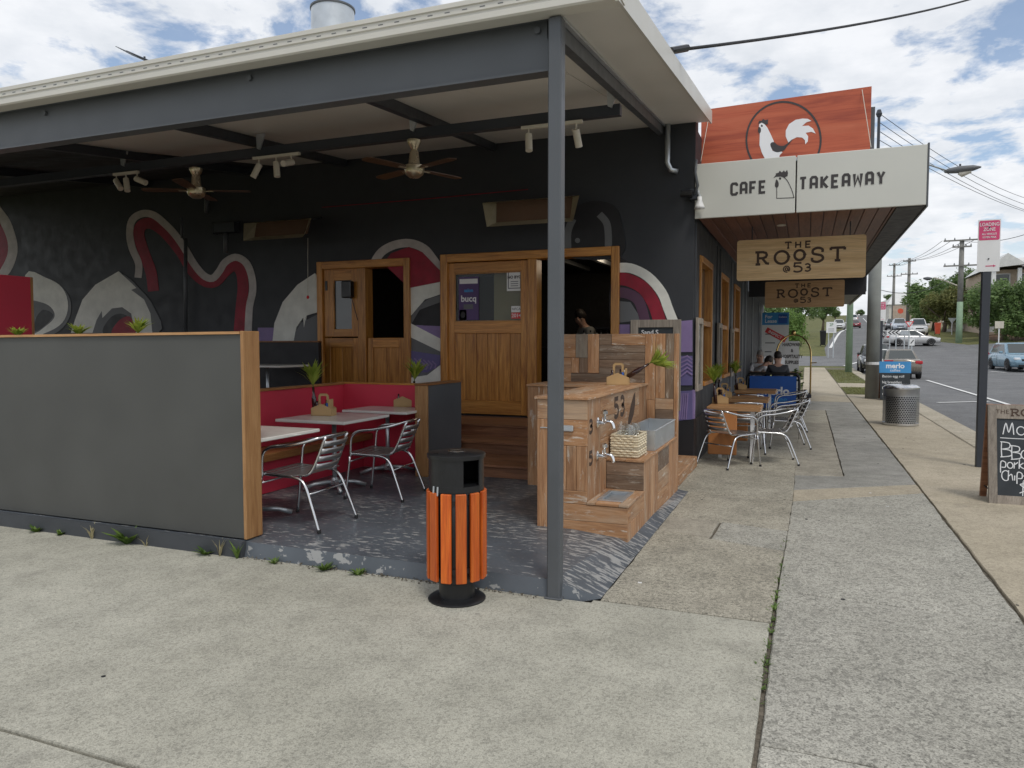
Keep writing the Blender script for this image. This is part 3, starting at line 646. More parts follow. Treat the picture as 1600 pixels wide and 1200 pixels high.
text('NO BYO', .055, 'logo_dark', o, shift(pm, (a.x + b.x) / 2, b.z - .15), bold=.002, depth=.005)
for k in range(3): wpart('notice_line', MB().box((a.x + .06, YP - .0045, b.z - .2 - k * .03), (b.x - .06, YP - .0031, b.z - .19 - k * .03)), 'mgrey', o)
o, a, b = paper(799, 478, 815, 488, 'white', 'sticker'); text('NFCA', .05, 'logo_dark', o, shift(pm, (a.x + b.x) / 2, a.z + .03), depth=.005)
o, a, b = paper(799, 488.3, 815, 498, 'red', 'sticker'); text('2014', .075, 'logo_white', o, shift(pm, (a.x + b.x) / 2, a.z + .02), bold=.001, depth=.005)
o, a, b = paper(718, 484, 729, 500, 'white', 'sticker'); wpart('sticker_disc', MB().poly(arc((a.x + b.x) / 2, (a.z + b.z) / 2, .04, .05, 0, 345, 14), pm, .003, .005), 'mdark', o)
# second (servery) door set
d2 = frameset('servery_door', *D2[:2], *D2[2:], -6.42, .1); 
def pc(n, a, b, m='door', par=d2): return wpart(n, MB().bbox(a, b, .005), m, par)
for k, (xa_, xb_) in enumerate(((-7.13, -6.5), (-6.34, -5.68))):
    st = .1; pc('stile', (xa_, 9.89, .57), (xa_ + st, 9.95, 1.7)); pc('stile', (xb_ - st, 9.89, .57), (xb_, 9.95, 1.7)); pc('rail', (xa_ + st, 9.888, 1.55), (xb_ - st, 9.948, 1.70), 'door_x')
    for i in range(2):
        w_ = (xb_ - xa_ - 2 * st) / 2; pc('board', (xa_ + st + i * w_ + .004, 9.91, .57), (xa_ + st + (i + 1) * w_ - .004, 9.94, 1.55))
st = .12
pc('stile', (-7.13, 9.885, 1.72), (-7.13 + .18, 9.95, 2.78)); pc('stile', (-6.5 - .12, 9.885, 1.72), (-6.5, 9.95, 2.78)); pc('rail', (-6.95, 9.884, 1.72), (-6.62, 9.949, 1.84), 'door_x'); pc('rail', (-6.95, 9.884, 2.6), (-6.62, 9.949, 2.78), 'door_x')
wpart('pane', MB().box((-6.95, 9.92, 1.84), (-6.62, 9.926, 2.6)), 'winglass', d2)
wpart('hinge', MB().box((-7.1, 9.875, 2.45), (-7.06, 9.884, 2.6)), 'black', d2)
wpart('wall_speaker', MB().bbox((-6.72, 9.75, 2.32), (-6.55, 9.87, 2.58), .015), 'black', cafe)
wpart('speaker_lead', MB().tube([(-6.6, 9.86, 2.33), (-6.5, 9.86, 2.0), (-6.38, 9.86, 1.72)], .006, 5), 'wire', cafe)
for x_, z_, h_ in ((-6.1, 1.75, .5), (-6.0, 2.55, .2)): wpart('kitchen_towel', MB().bbox((x_, 11.5, z_), (x_ + .12, 11.53, z_ + h_), .01), 'mgrey', cafe)
# mural: painted shapes on the side wall
LAY = [0]
def mpx(pts, mat, wd=None, closed=False, smooth=4, name='mural_shape', Y=9.9):
    LAY[0] += 1; dd = .0012 * (LAY[0] % 18) + .0015
    m = lambda u, v_, d: gy(u, v_, Y) + V((0, -d, 0))
    P = crv(pts, smooth, closed or wd is None) if smooth else pts
    mb = MB()
    if wd: mb.strip(P, wd, m, -.001, dd, closed)
    else: mb.poly(P, m, -.001, dd)
    return wpart(name, mb, mat, cafe)
mpx([(-8, 300), (0, 322), (16, 345), (27, 380), (25, 405), (12, 430), (-8, 436)], 'mpink'); mpx([(-8, 340), (2, 352), (12, 378), (10, 403), (-8, 425)], 'mred')
mpx([(240, 455), (236, 425), (224, 392), (217, 366), (222, 352), (236, 349), (252, 358), (268, 374), (285, 396), (302, 424), (322, 440), (338, 439), (352, 424), (366, 415), (377, 425), (380, 450), (377, 480), (374, 518)], 'mred', 17)
mpx([(216, 434), (217, 412), (207, 388), (203, 365), (207, 344), (222, 334), (240, 336), (258, 350), (274, 367), (290, 390), (303, 412), (318, 430), (332, 435), (343, 424), (352, 410), (368, 402), (384, 410), (393, 430), (395, 455), (390, 480), (388, 518)], 'mpink', 11)
mpx([(44, 434), (80, 438), (104, 456), (112, 480), (104, 506), (80, 524), (44, 526)], 'mgrey'); mpx([(40, 430), (72, 434), (98, 450), (107, 478), (98, 504), (72, 520), (40, 524)], 'mwhite')
mpx([(48, 474), (64, 472), (80, 480), (86, 494), (74, 508), (50, 520)], 'mgrey'); mpx([(56, 500), (68, 484), (84, 492), (74, 506), (56, 518)], 'mdark')
mpx([(122, 522), (130, 488), (150, 452), (178, 430), (196, 430), (216, 448), (240, 478), (246, 522)], 'mgrey')
mpx([(112, 520), (118, 500), (130, 468), (150, 445), (186, 424), (206, 442), (214, 450), (206, 453), (226, 468), (236, 490), (239, 520)], 'mwhite', smooth=0)
mpx([(145, 522), (152, 500), (160, 486), (161, 497), (176, 482), (192, 480), (206, 490), (212, 522)], 'mgrey', smooth=0); mpx([(163, 522), (172, 498), (190, 490), (206, 500), (211, 522)], 'mdark'); mpx([(176, 522), (186, 502), (202, 494), (210, 505), (211, 522)], 'mred')
# around the servery door
mpx([(404, 512), (432, 512), (430, 534), (404, 534)], 'mpurple', smooth=0); mpx([(455, 534), (470, 505), (500, 490), (503, 534)], 'mgrey', smooth=0)
mpx([(427, 534), (430, 505), (443, 472), (466, 445), (493, 427), (503, 440), (503, 486), (480, 493), (476, 512), (475, 496), (464, 512), (460, 534)], 'mwhite', smooth=0)
mpx([(600, 412), (612, 396), (640, 386), (660, 394), (690, 425), (690, 440), (640, 450)], 'mred', smooth=0); mpx([(640, 428), (664, 430), (668, 442), (640, 452)], 'mplum', smooth=0)
mpx([(584, 412), (596, 394), (616, 383), (640, 380), (662, 388), (676, 404), (690, 424)], 'mpink', 13)
mpx([(640, 500), (652, 478), (672, 466), (694, 460), (694, 600), (640, 600)], 'mgrey', smooth=0); mpx([(642, 508), (656, 484), (694, 470), (694, 520), (660, 508)], 'mdark', smooth=0)
mpx([(640, 446), (660, 432), (694, 424), (694, 458), (664, 468), (640, 496)], 'mwhite', smooth=0); mpx([(650, 508), (694, 510), (694, 536), (664, 522)], 'mpurple', smooth=0)
mpx([(640, 504), (694, 532), (694, 552), (640, 526)], 'mwhite', smooth=0); mpx([(642, 548), (694, 556), (694, 566), (668, 582), (642, 580)], 'mindigo', smooth=0); mpx([(642, 590), (668, 586), (694, 566), (694, 610), (642, 610)], 'mwhite', smooth=0)
for k in range(5): mpx([(648 + k * 7, 560 + k), (658 + k * 6, 570), (652 + k * 7, 580 - k)], 'mpurple', 2, smooth=0)
# right-hand arch and dome
mpx([(884, 400), (886, 350), (898, 325), (930, 314), (960, 322), (971, 345), (971, 400)], 'mdark'); mpx([(888, 390), (888, 362), (896, 342)], 'mgrey', 11); mpx([(937, 335), (948, 348), (951, 366), (951, 390)], 'mgrey', [4, 10, 12, 12] * 6 if 0 else 11)
mpx(arc(903, 376, 4, 4, 0, 345, 14), 'mgrey', smooth=0)
mpx([(960, 410), (985, 410), (1015, 424), (1038, 450), (1052, 482), (1064, 500), (1064, 512), (960, 512)], 'mdark')
mpx([(960, 470), (985, 472), (1003, 500), (960, 505)], 'mgrey', smooth=0)
mpx([(960, 458), (978, 458), (998, 470), (1008, 502)], 'mplum', 16); mpx([(960, 436), (980, 437), (1005, 450), (1022, 475), (1031, 503)], 'mred', 20); mpx([(960, 419), (985, 419), (1012, 432), (1034, 457), (1044, 482), (1052, 502)], 'mwhite', 15)
mpx([(968, 507), (984, 507), (984, 530), (968, 530)], 'mpurple', smooth=0)
mpx([(1062, 502), (1082, 500), (1082, 550), (1062, 550)], 'mpurple', smooth=0); mpx([(1050, 556), (1082, 556), (1082, 602), (1050, 602)], 'mindigo', smooth=0); mpx([(1050, 612), (1082, 610), (1082, 655), (1050, 658)], 'mindigo', smooth=0)
for k in range(6): mpx([(1064, 560 + k * 7), (1074, 556 + k * 6), (1082, 562 + k * 6)], 'mpurple', 2.2, smooth=0); mpx([(1062 + k * 3.4, 655), (1066 + k * 3, 614)], 'mpurple', 1.6, smooth=0)
mpx([(1050, 658), (1082, 656), (1082, 724), (1050, 724)], 'mdark', smooth=0)
wpart('mural_shape', MB().box((-1.381, 9.91, .62), (-1.352, 10.0, 1.0)), 'mpurple', cafe)
# fittings on the side wall
wpart('conduit', MB().tube([(-1.72, 9.80, 4.5), (-1.72, 9.80, 3.95), (-1.68, 9.82, 3.86), (-1.6, 9.86, 3.84)], .035, 10), 'galv', cafe, True)
p0 = gy(503, 324, 9.86); p1 = gy(825, 296, 9.86); wpart('pink_cord', MB().tube([p0, (p0 + p1) / 2 + V((0, 0, -.01)), p1], .006, 5), 'mred', cafe)
for (xp, yp0, yp1, r_) in ((290, 372, 520, .03), (323, 300, 332, .04), (353, 360, 395, .04), (284, 340, 372, .02)):
    a = gy(xp, yp0, 9.8); b = gy(xp, yp1, 9.8); wpart('downpipe', MB().tube([a, b], r_, 8), 'steel', cafe, True)
wpart('wall_box', MB().bbox(gy(340, 366, 9.85), gy(366, 346, 9.75), .01), 'steel_dark', cafe)
a = gy(481, 372, 9.7); b = gy(481, 464, 9.7); pcd = thing('pull_cord', 'heater pull cord with red knob hanging on the mural', 'cord', b)
wpart('cord', MB().tube([a, b], .004, 5), 'ivory', pcd); wpart('knob', MB().lathe([(.01, -.03), (.022, -.01), (.015, .02)], b, 8), 'red', pcd)
# roof exhaust and aerial
c = gy(520, 20, 10.9); ev = thing('roof_exhaust', 'round galvanised exhaust duct standing on the cafe roof', 'duct', (c.x, 10.9, 4.5)); ztop = gy(520, 14, 10.9).z
part('duct', MB().lathe([(.36, 0), (.36, ztop - 4.5)], n=40, cap=False), 'galv', ev, True); part('rim', MB().lathe([(.36, ztop - 4.53), (.378, ztop - 4.53), (.378, ztop - 4.5), (.35, ztop - 4.5), (.35, ztop - 4.9)], n=40, cap=False), 'steel', ev, 40); part('baffle', MB().lathe([(.355, ztop - 4.8), (.355, ztop - 4.79)], n=30), 'steel_dark', ev)
a = gy(198, 80, 11); b = gy(226, 95, 11); an = thing('roof_aerial', 'thin dark television aerial poking above the patio gutter', 'aerial', (b.x, 11, 4.5))
wpart('mast', MB().tube([(b.x, 11, 4.5), b + V((0, 0, .08))], .02, 6), 'steel_dark', an); wpart('boom', MB().tube([a, b + V((.12, 0, -.02))], .018, 6), 'steel_dark', an)
for i in range(7): q = a + (b - a) * i / 7; wpart('element', MB().tube([q + V((0, -.25, 0)), q + V((0, .25, 0))], .007, 5), 'steel', an)

# ---------------------------------------------------------------- patio roof
roof = thing('patio_canopy', 'cream insulated patio roof on grey steel beams and a single grey post', 'canopy', (-1.49, 4.48, 0))
def cz(y): return 3.615 + (y - 4.45) * .155          # ceiling height
XR = lambda y: -1.03 - (y - 4.25) * .028               # right-hand edge
yb = 10.0
edges = [-1.9, -2.9, -3.9, -4.9, -5.9, -6.9, -7.9, -8.9, -9.9, -10.9, -11.9, -12.9, -14, -16]
def panel(xa, xb, lip=0):
    y0_, y1_ = 4.36, yb
    p = [(xb(y0_), y0_, cz(y0_)), (xa(y0_), y0_, cz(y0_)), (xa(y1_), y1_, cz(y1_)), (xb(y1_), y1_, cz(y1_))]
    return MB().hexa([V(q) for q in p] + [V(q) + V((0, 0, .09)) for q in p])
K = lambda x: (lambda y: x)
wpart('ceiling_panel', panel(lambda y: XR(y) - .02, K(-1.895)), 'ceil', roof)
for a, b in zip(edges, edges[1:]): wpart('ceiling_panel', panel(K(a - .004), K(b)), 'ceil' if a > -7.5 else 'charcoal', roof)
# right-hand barge flashing
y0_, y1_ = 4.24, yb + .02
fl = MB().hexa([V((XR(y0_) - .02, y0_, cz(y0_) - .03)), V((XR(y0_), y0_, cz(y0_) - .03)), V((XR(y1_), y1_, cz(y1_) - .03)), V((XR(y1_) - .02, y1_, cz(y1_) - .03)),
               V((XR(y0_) - .02, y0_, cz(y0_) + .135)), V((XR(y0_), y0_, cz(y0_) + .135)), V((XR(y1_), y1_, cz(y1_) + .135)), V((XR(y1_) - .02, y1_, cz(y1_) + .135))])
wpart('barge_flashing', fl, 'roofwhite', roof)
# gutter
g = MB(); pr = [(4.38, 3.58), (4.27, 3.58), (4.258, 3.59), (4.258, 3.625), (4.266, 3.63), (4.266, 3.642), (4.255, 3.648), (4.255, 3.682), (4.245, 3.687), (4.245, 3.712), (4.258, 3.716), (4.258, 3.722), (4.38, 3.722)]
k = len(pr); vs = [V((-16, a, b)) for a, b in pr] + [V((XR(4.2) + .004, a, b)) for a, b in pr]
g.add(vs, [(i, i + 1, k + i + 1, k + i) for i in range(k - 1)] + [tuple(range(k)), tuple(range(k, 2 * k))]); gu = wpart('gutter', g, 'roofwhite', roof)
for i in range(58):
    x = -1.3 - i * .12; wpart('overflow_slot', MB().box((x, 4.2535, 3.662), (x + .035, 4.2548, 3.668)), 'mgrey', gu)
wpart('front_beam', MB().box((-16, 4.45, 3.30), (-1.491, 4.455, 3.60)).box((-16, 4.42, 3.285), (-1.491, 4.53, 3.30)).box((-16, 4.42, 3.60), (-1.491, 4.53, 3.612)), 'steel', roof)
po = wpart('post', MB().bbox((-1.49, 4.345, 0), (-1.405, 4.43, 3.575), .008), 'steel', roof); po['label'] = 'tall square grey steel post'
wpart('base_plate', MB().bbox((-1.505, 4.335, .0), (-1.39, 4.445, .012), .004), 'steel', po)
for xp, yp in ((840, 48), (390, 122), (70, 177)):
    p = gy(xp, yp, 4.44); wpart('bolt', MB().lathe([(.022, -.012), (.02, .012)], (p.x, 4.44, p.z), 8, 'y'), 'steel', roof)
def ybeam(x, y0_, y1_, h=.11, wd=.08, dz=0): return MB().hexa([V((x + a - (y - 4.53) * .06, y, cz(y) - h + c - .004 - dz)) for c in (0, h) for a, y in ((-wd / 2, y0_), (wd / 2, y0_), (wd / 2, y1_), (-wd / 2, y1_))])
wpart('side_beam', ybeam(-1.50, 4.45, 9.88, .12, .07), 'steel', roof); wpart('beam_lip', ybeam(-1.447, 4.45, 9.88, .02, .03), 'galv', roof)
for xa_, xb_ in ((-3.4, -4.2), (-5.5, -6.7), (-7.5, -8.4), (-9.9, -10.8)): wpart('rafter', MB().hexa([V((x + a, y, cz(y) - .104 + c)) for c in (0, .1) for a, x, y in ((-.04, xa_, 4.55), (.04, xa_, 4.55), (.04, xb_, 9.88), (-.04, xb_, 9.88))]), 'steel_dark', roof)
zx = cz(6.95) - .16
wpart('cross_beam', MB().box((-15.5, 6.91, zx - .10), (-1.66, 6.99, zx)), 'steel_dark', roof)
for x in (-1.72, -3.82, -5.8, -7.9): wpart('hanger_bracket', MB().add([(x - .01, 6.9, zx - .04), (x + .06, 6.9, zx + .14), (x - .06, 6.9, zx + .14), (x - .05, 6.9, zx - .02), (x - .01, 6.88, zx - .04), (x + .06, 6.88, zx + .14), (x - .06, 6.88, zx + .14), (x - .05, 6.88, zx - .02)], [(0, 1, 2, 3), (4, 7, 6, 5), (0, 4, 5, 1), (1, 5, 6, 2), (2, 6, 7, 3), (3, 7, 4, 0)]), 'galv', roof)
# ceiling fans
def fan(px, py0, py1, label, a0):
    Y = 6.9; m = gy(px, py0, Y); h = gy(px, py1, Y); z = h.z
    f = thing('ceiling_fan', label, 'fan', (m.x, Y, m.z), 0, 'ceiling fans on the patio'); dz = z - m.z
    part('canopy_cup', MB().lathe([(.02, -.12), (.06, -.05), (.075, -.02), (.075, 0)], n=16), 'fanmetal', f, 40); part('down_rod', MB().lathe([(.014, dz + .1), (.014, -.1)], n=8), 'fanmetal', f, True)
    part('motor', MB().lathe([(.05, dz - .09), (.09, dz - .06), (.105, dz - .03), (.105, dz + .03), (.06, dz + .05), (.045, dz + .18), (.02, dz + .2)], n=20), 'fanmetal', f, 40)
    for i in range(4):
        a = R(a0 + 90 * i); m_ = Matrix.Translation((0, 0, dz + .0)) @ Matrix.Rotation(a, 4, 'Z') @ Matrix.Rotation(R(5), 4, 'X')
        b = MB(); pts = crv([(.14, -.045), (.3, -.062), (.55, -.068), (.62, -.04), (.62, .04), (.55, .068), (.3, .062), (.14, .045)], 3, True); b.poly(pts, lambda u, v_, d: m_ @ V((u, v_, d)), -.004, .004)
        part('blade', b, 'blade', f); part('blade_arm', MB().box((.07, -.018, -.012), (.2, .018, -.0045), m_), 'fanmetal', f)
    return f
fan(647, 219, 264, 'nickel ceiling fan with brown blades hanging before the entry door', 67); fan(306, 263, 298, 'nickel ceiling fan with brown blades hanging above the raised deck', 26)
# track lights
def track(x0, y0_, x1, y1_, heads, label):
    Y = 6.88; a = gy(x0, y0_, Y); b = gy(x1, y1_, Y)
    t = thing('track_light', label, 'light', (a.x, Y, a.z), 0, 'track lights under the canopy')
    wpart('track', MB().box((a.x, Y - .018, min(a.z, b.z)), (b.x, Y + .018, min(a.z, b.z) + .03)), 'ivory', t)
    zt = min(a.z, b.z)
    for fx, tx, ty in heads:
        x = a.x + (b.x - a.x) * fx; wpart('stem', MB().tube([(x, Y, zt), (x, Y, zt - .07)], .008, 6), 'ivory', t)
        d = V((tx, ty, -1)).normalized(); c_ = V((x, Y, zt - .07)); wpart('spot_head', MB().tube([c_ - d * .02, c_ + d * .15], .035, 12), 'ivory', t, 40)
track(396, 250, 468, 242, [(.12, -.5, -.2), (.5, .15, -.1), (.82, .1, -3)], 'ivory track rail with three spots over the red booth')
track(815, 203, 910, 189, [(.12, .1, -.2), (.9, .05, .6)], 'ivory track rail with two spots beside the grey post')
track(178, 275, 216, 270, [(.1, 1, -.3), (.5, .35, -.2), (.95, 2.5, 0)], 'dull track rail with three spots over the raised deck')
# radiant heaters
def heater(x0, x1, yt, yb_, Y, label):
    a = gy(x0, yt, Y); b = gy(x1, yb_, Y); L_ = b.x - a.x; h = a.z - b.z
    t = thing('patio_heater', label, 'heater', ((a.x + b.x) / 2, Y, a.z), 0, 'radiant heaters on the mural wall')
    z0_, z1_ = b.z, a.z; mb = MB(); xs_, xe = a.x, b.x
    o_ = [V((xs_, Y, z1_)), V((xe, Y, z1_)), V((xe - .03, Y - .18, z0_)), V((xs_ + .14, Y - .18, z0_))]
    i_ = [V((xs_ + .16, Y + .1, z1_ + .01)), V((xe - .12, Y + .1, z1_ + .01)), V((xe - .12, Y + .0, z0_ + .08)), V((xs_ + .2, Y + .0, z0_ + .08))]
    mb.add(o_ + i_, [(0, 1, 5, 4), (1, 2, 6, 5), (2, 3, 7, 6), (3, 0, 4, 7)]); bk = [p + V((0, .06, .01)) for p in i_]
    wpart('reflector', mb, 'heater', t)
    wpart('burner', MB().add(i_ + bk, [(0, 1, 2, 3), (4, 5, 6, 7), (0, 1, 5, 4), (1, 2, 6, 5), (2, 3, 7, 6), (3, 0, 4, 7)]), 'ember', t)
    for x in (xs_ + .25, xe - .25): wpart('bracket', MB().tube([(x, Y + .1, z1_ - .02), (x, 9.9, z1_ + .12)], .012, 6), 'steel_dark', t)
heater(754, 905, 317, 349, 9.3, 'long cream radiant heater tilted above the entry door'); heater(381, 487, 349, 373, 9.3, 'cream radiant heater tilted above the raised deck')

# ---------------------------------------------------------------- awning, sign boards
aw = thing('street_awning', 'footpath awning with pale fascia panels lettered CAFE TAKEAWAY', 'awning', (-1.3, 9.95, 3.22))
XA, XB, YA = -1.375, 1.262, 9.9
for xa_, xb_ in ((XA, -.165), (-.15, XB)): wpart('fascia_panel', MB().bbox((xa_, YA - .03, 3.22), (xb_, YA, 3.915), .006), 'fascia', aw)
wpart('fascia_edge', MB().box((XB + .001, YA - .03, 3.2), (XB + .02, 19.4, 3.93)), 'steel', aw); wpart('awning_top', MB().box((XA, YA + .001, 3.86), (XB, 19.4, 3.9)), 'galv', aw)
n = 17
for i in range(n):
    x0_ = XA + .03 + i * (XB - XA - .06) / n; wpart('soffit_board', MB().bbox((x0_ + .004, YA + .02, 3.235 + .0015 * (i % 3)), (x0_ + (XB - XA - .06) / n - .004, 19.3, 3.26), .004), 'soffit', aw)
wpart('soffit_backing', MB().box((XA + .02, YA + .01, 3.262), (XB, 19.3, 3.28)), 'mdark', aw)
wpart('edge_beam', MB().box((XB - .3, YA + .02, 3.216), (XB - .0, 19.3, 3.2345)), 'mdark', aw)
wpart('downlight', MB().lathe([(.06, 3.222), (.06, 3.234)], (-.35, 10.9, 0), 14), 'ivory', aw)
fm = lambda u, v_, d=0.0: V((u, YA - .03 - d, v_))
def fpx(px, py): p = gy(px, py, YA - .03); return (p.x, p.z)
o_ = fpx(1141, 303); h_ = .135; mb = MB(); mb2 = MB()
x_ = write(mb, 'CAFE', fm, o_[0] + .015, 3.495, h_, .8, .031, .05)
lt = wpart('lettering', mb, 'logo_dark', aw)
o2 = fpx(1250, 298); write(mb2, 'TAKEAWAY', fm, o2[0], 3.50, h_, .8, .031, .056); wpart('lettering', mb2, 'logo_dark', aw)
hen = MB(); q = lambda x, y: fpx(1090 + x * 360 / 1600, 130 + y * 220 / 978)
hen.strip([q(*p) for p in [(550, 725), (550, 800), (670, 795)] + crv([(670, 795), (655, 745), (628, 685), (600, 655), (570, 645), (550, 648)], 5)], .008, fm, 0, .003)
hen.poly([q(*p) for p in [(526, 660), (545, 635), (542, 628), (562, 622), (570, 608), (585, 620), (600, 606), (608, 618), (622, 602), (628, 625), (625, 645), (605, 655), (575, 648), (545, 650)]], fm, 0, .0035)
hen.poly([q(*p) for p in crv([(548, 668), (562, 690), (562, 715), (550, 726), (538, 715), (540, 690)], 4, True)], fm, 0, .004); hen.poly([q(*p) for p in arc(573, 662, 8, 8, 0, 340, 10)], fm, 0, .0037)
wpart('hen_head_mark', hen, 'logo_dark', aw)
rb = thing('rooster_board', 'tall red timber-look board with round white rooster emblem above the awning', 'sign board', (-.3, 10.5, 3.9)); YR = 10.5
a = gy(1096, 172, YR); b = gy(1362, 136, YR); bb = gy(1362, 230, YR)
wpart('board', MB().hexa([V((a.x, YR, 3.88)), V((b.x, YR, 3.88)), V((b.x, YR + .05, 3.88)), V((a.x, YR + .05, 3.88)), V((a.x, YR, a.z)), V((b.x, YR, b.z + .01)), V((b.x, YR + .05, b.z + .01)), V((a.x, YR + .05, a.z))]), 'redboard', rb)
rm_ = lambda u, v_, d=0.0: V((u, YR - d, v_))
def r_(x, y): p = gy(1090 + x * 360 / 1600, 130 + y * 220 / 978, YR); return (p.x, p.z)
ct = r_(597, 400); wpart('ring', MB().strip([r_(*q_) for q_ in arc(597, 395, 258, 265, -215, 35, 44)], .024, rm_, 0, .004), 'logo_dark', rb)
W_ = [(428, 285), (445, 275), (465, 285), (485, 310), (510, 360), (530, 405), (520, 420), (512, 445), (520, 470), (545, 478), (575, 472), (590, 480), (570, 500), (565, 530), (470, 530), (445, 480), (430, 430), (432, 350), (425, 310)]
wpart('rooster_body', MB().poly([r_(*p) for p in W_], rm_, 0, .005), 'logo_white', rb)
wpart('rooster_tail', MB().poly([r_(*p) for p in [(630, 412), (612, 370), (612, 330), (635, 285), (680, 255), (730, 246), (765, 248), (790, 262), (755, 272), (725, 298), (770, 295), (800, 315), (820, 350), (790, 338), (750, 345), (768, 370), (765, 405), (748, 425), (745, 395), (725, 378), (690, 375), (655, 392)]], rm_, 0, .005), 'logo_white', rb)
wpart('rooster_wing', MB().poly([r_(*p) for p in crv([(505, 430), (515, 412), (535, 412), (560, 432), (600, 434), (632, 412), (660, 390), (620, 440), (600, 466), (560, 480), (525, 470)], 3, True)], rm_, 0, .0065), 'logo_dark', rb)
wpart('comb', MB().poly([r_(*p) for p in [(420, 282), (428, 262), (445, 262), (455, 248), (468, 258), (490, 252), (488, 285), (470, 288), (445, 274)]], rm_, 0, .0062), 'logo_dark', rb)
wpart('wattle', MB().poly([r_(*p) for p in crv([(424, 305), (438, 312), (440, 335), (430, 350), (420, 335)], 3, True)], rm_, 0, .0064), 'logo_dark', rb); wpart('eye', MB().poly([r_(*p) for p in arc(446, 297, 7, 8, 0, 340, 10)], rm_, 0, .0062), 'logo_dark', rb)
wpart('prop', MB().box((b.x - .02, YR + .06, 3.88), (b.x + .05, YR + .12, 4.6)), 'steel', rb)
for (x0p, y0p, x1p, y1p) in ((1107, 186, 1095, 252), (1347, 140, 1361, 230)): wpart('stay_wire', MB().tube([gy(x0p, y0p, YR - .01), gy(x1p, y1p, YR - .3)], .004, 5), 'ivory', rb)
# hanging timber signs
def roost(px, Y, label, mat):
    (x0p, y0p), (x1p, y1p) = px; a = gy(x0p, y1p, Y); b = gy(x1p, y0p, Y); W = b.x - a.x; Hh = b.z - a.z
    t = thing('hanging_sign', label, 'sign', ((a.x + b.x) / 2, Y, a.z)); m = lambda u, v_, d=0.0: V((a.x + u * W, Y - d, a.z + v_ * Hh)); r0 = .02
    pts = []
    for cxx, czz, a0 in ((1 - r0, 1 - r0 * 3, 0), (r0, 1 - r0 * 3, 90), (r0, r0 * 3, 180), (1 - r0, r0 * 3, 270)): pts += arc(cxx, czz, r0, r0 * 3, a0, a0 + 90, 4)
    wpart('board', MB().poly(pts, m, -.05, 0), mat, t)
    mm = lambda u, v_, d=0.0: V((a.x + u, Y - d, a.z + v_))
    k = W / 1.66; L_ = MB()
    def put(ch, cx_, z_, h, wd, sw_):
        for j, st in enumerate(GL[ch]): L_.strip([(cx_ * W + (p[0] - .5) * wd * k, z_ * Hh + p[1] * h * k) for p in st], sw_ * k, mm, 0, .003 + .0004 * j + .0001 * (ord(ch[-1]) % 2), closed=(ch == 'sO'))
    for ch, c_ in (('sT', .41), ('sH', .487), ('sE', .565)): put(ch, c_, .755, .085, .075, .02)
    for ch, c_, z_, h, wd in (('sR', .205, .38, .18, .16), ('sO', .36, .38, .18, .18), ('sO', .50, .455, .14, .13), ('sS', .637, .40, .19, .15), ('sT', .79, .41, .18, .18)): put(ch, c_, z_, h, wd, .034)
    for ch, c_, z_, h, wd, s_ in (('s@', .40, .175, .085, .085, .016), ('s5', .487, .175, .125, .12, .024), ('s3', .565, .185, .10, .08, .022)): put(ch, c_, z_, h, wd, s_)
    wpart('lettering', L_, 'burn', t)
    for u in (.12, .88): wpart('hanger', MB().tube([(a.x + u * W, Y + .025, b.z - .02), (a.x + u * W, Y + .025, 3.24)], .008, 6), 'steel_dark', t)
roost(((1151, 370), (1354, 364)) and ((1151, 366), (1354, 439)), 10.9, 'pale oak sign reading THE ROOST @53 hung under the CAFE TAKEAWAY fascia', 'sign_wood')
roost(((1195, 437), (1320, 481)), 13.8, 'shaded oak sign reading THE ROOST @53 hung behind the first one', 'sign_wood_shaded')
# farther, lower awning
a2 = thing('shop_awning', 'lower dark-edged awning of the neighbouring shop along the footpath', 'awning', (0, 19.5, 2.95))
wpart('front_fascia', MB().box((-1.36, 19.45, 2.78), (1.28, 19.5, 3.25)), 'mdark', a2); wpart('soffit', MB().box((-1.36, 19.5, 2.9), (1.25, 26.5, 2.94)), 'mgrey', a2); wpart('side_fascia', MB().box((1.25, 19.51, 2.86), (1.30, 26.5, 3.3)), 'steel', a2)
wpart('lamp', MB().lathe([(.09, 2.9), (.09, 2.93)], (.95, 20.2, 0), 12), 'ivory', a2)
# lamp bracket and bell on the building corner
lb = thing('wall_lamp', 'dark swivel lamp bracket on the charcoal building corner', 'lamp', (-1.4, 9.85, 3.5)); a = gy(1085, 303, 9.8)
wpart('arm', MB().tube([gy(1088, 250, 9.8), gy(1086, 270, 9.75), gy(1090, 290, 9.8), a], .02, 8), 'steel', lb, True); wpart('lamp_body', MB().tube([gy(1064, 303, 9.75), gy(1082, 303, 9.75)], .045, 12), 'black', lb, 40); wpart('mount', MB().bbox((-1.44, 9.8, a.z - .07), (-1.33, 9.9, a.z + .07), .01), 'steel_dark', lb)
bl = thing('siren_horn', 'small white bell-shaped siren at the fascia end', 'siren', gy(1093, 320, 9.78)); c = gy(1093, 326, 9.78)
wpart('horn', MB().lathe([(.068, 0), (.06, .03), (.03, .10), (.028, .15)], c, 16), 'white', bl, True); wpart('stem', MB().tube([c + V((0, 0, .15)), c + V((-.03, .06, .24))], .018, 8), 'galv', bl)
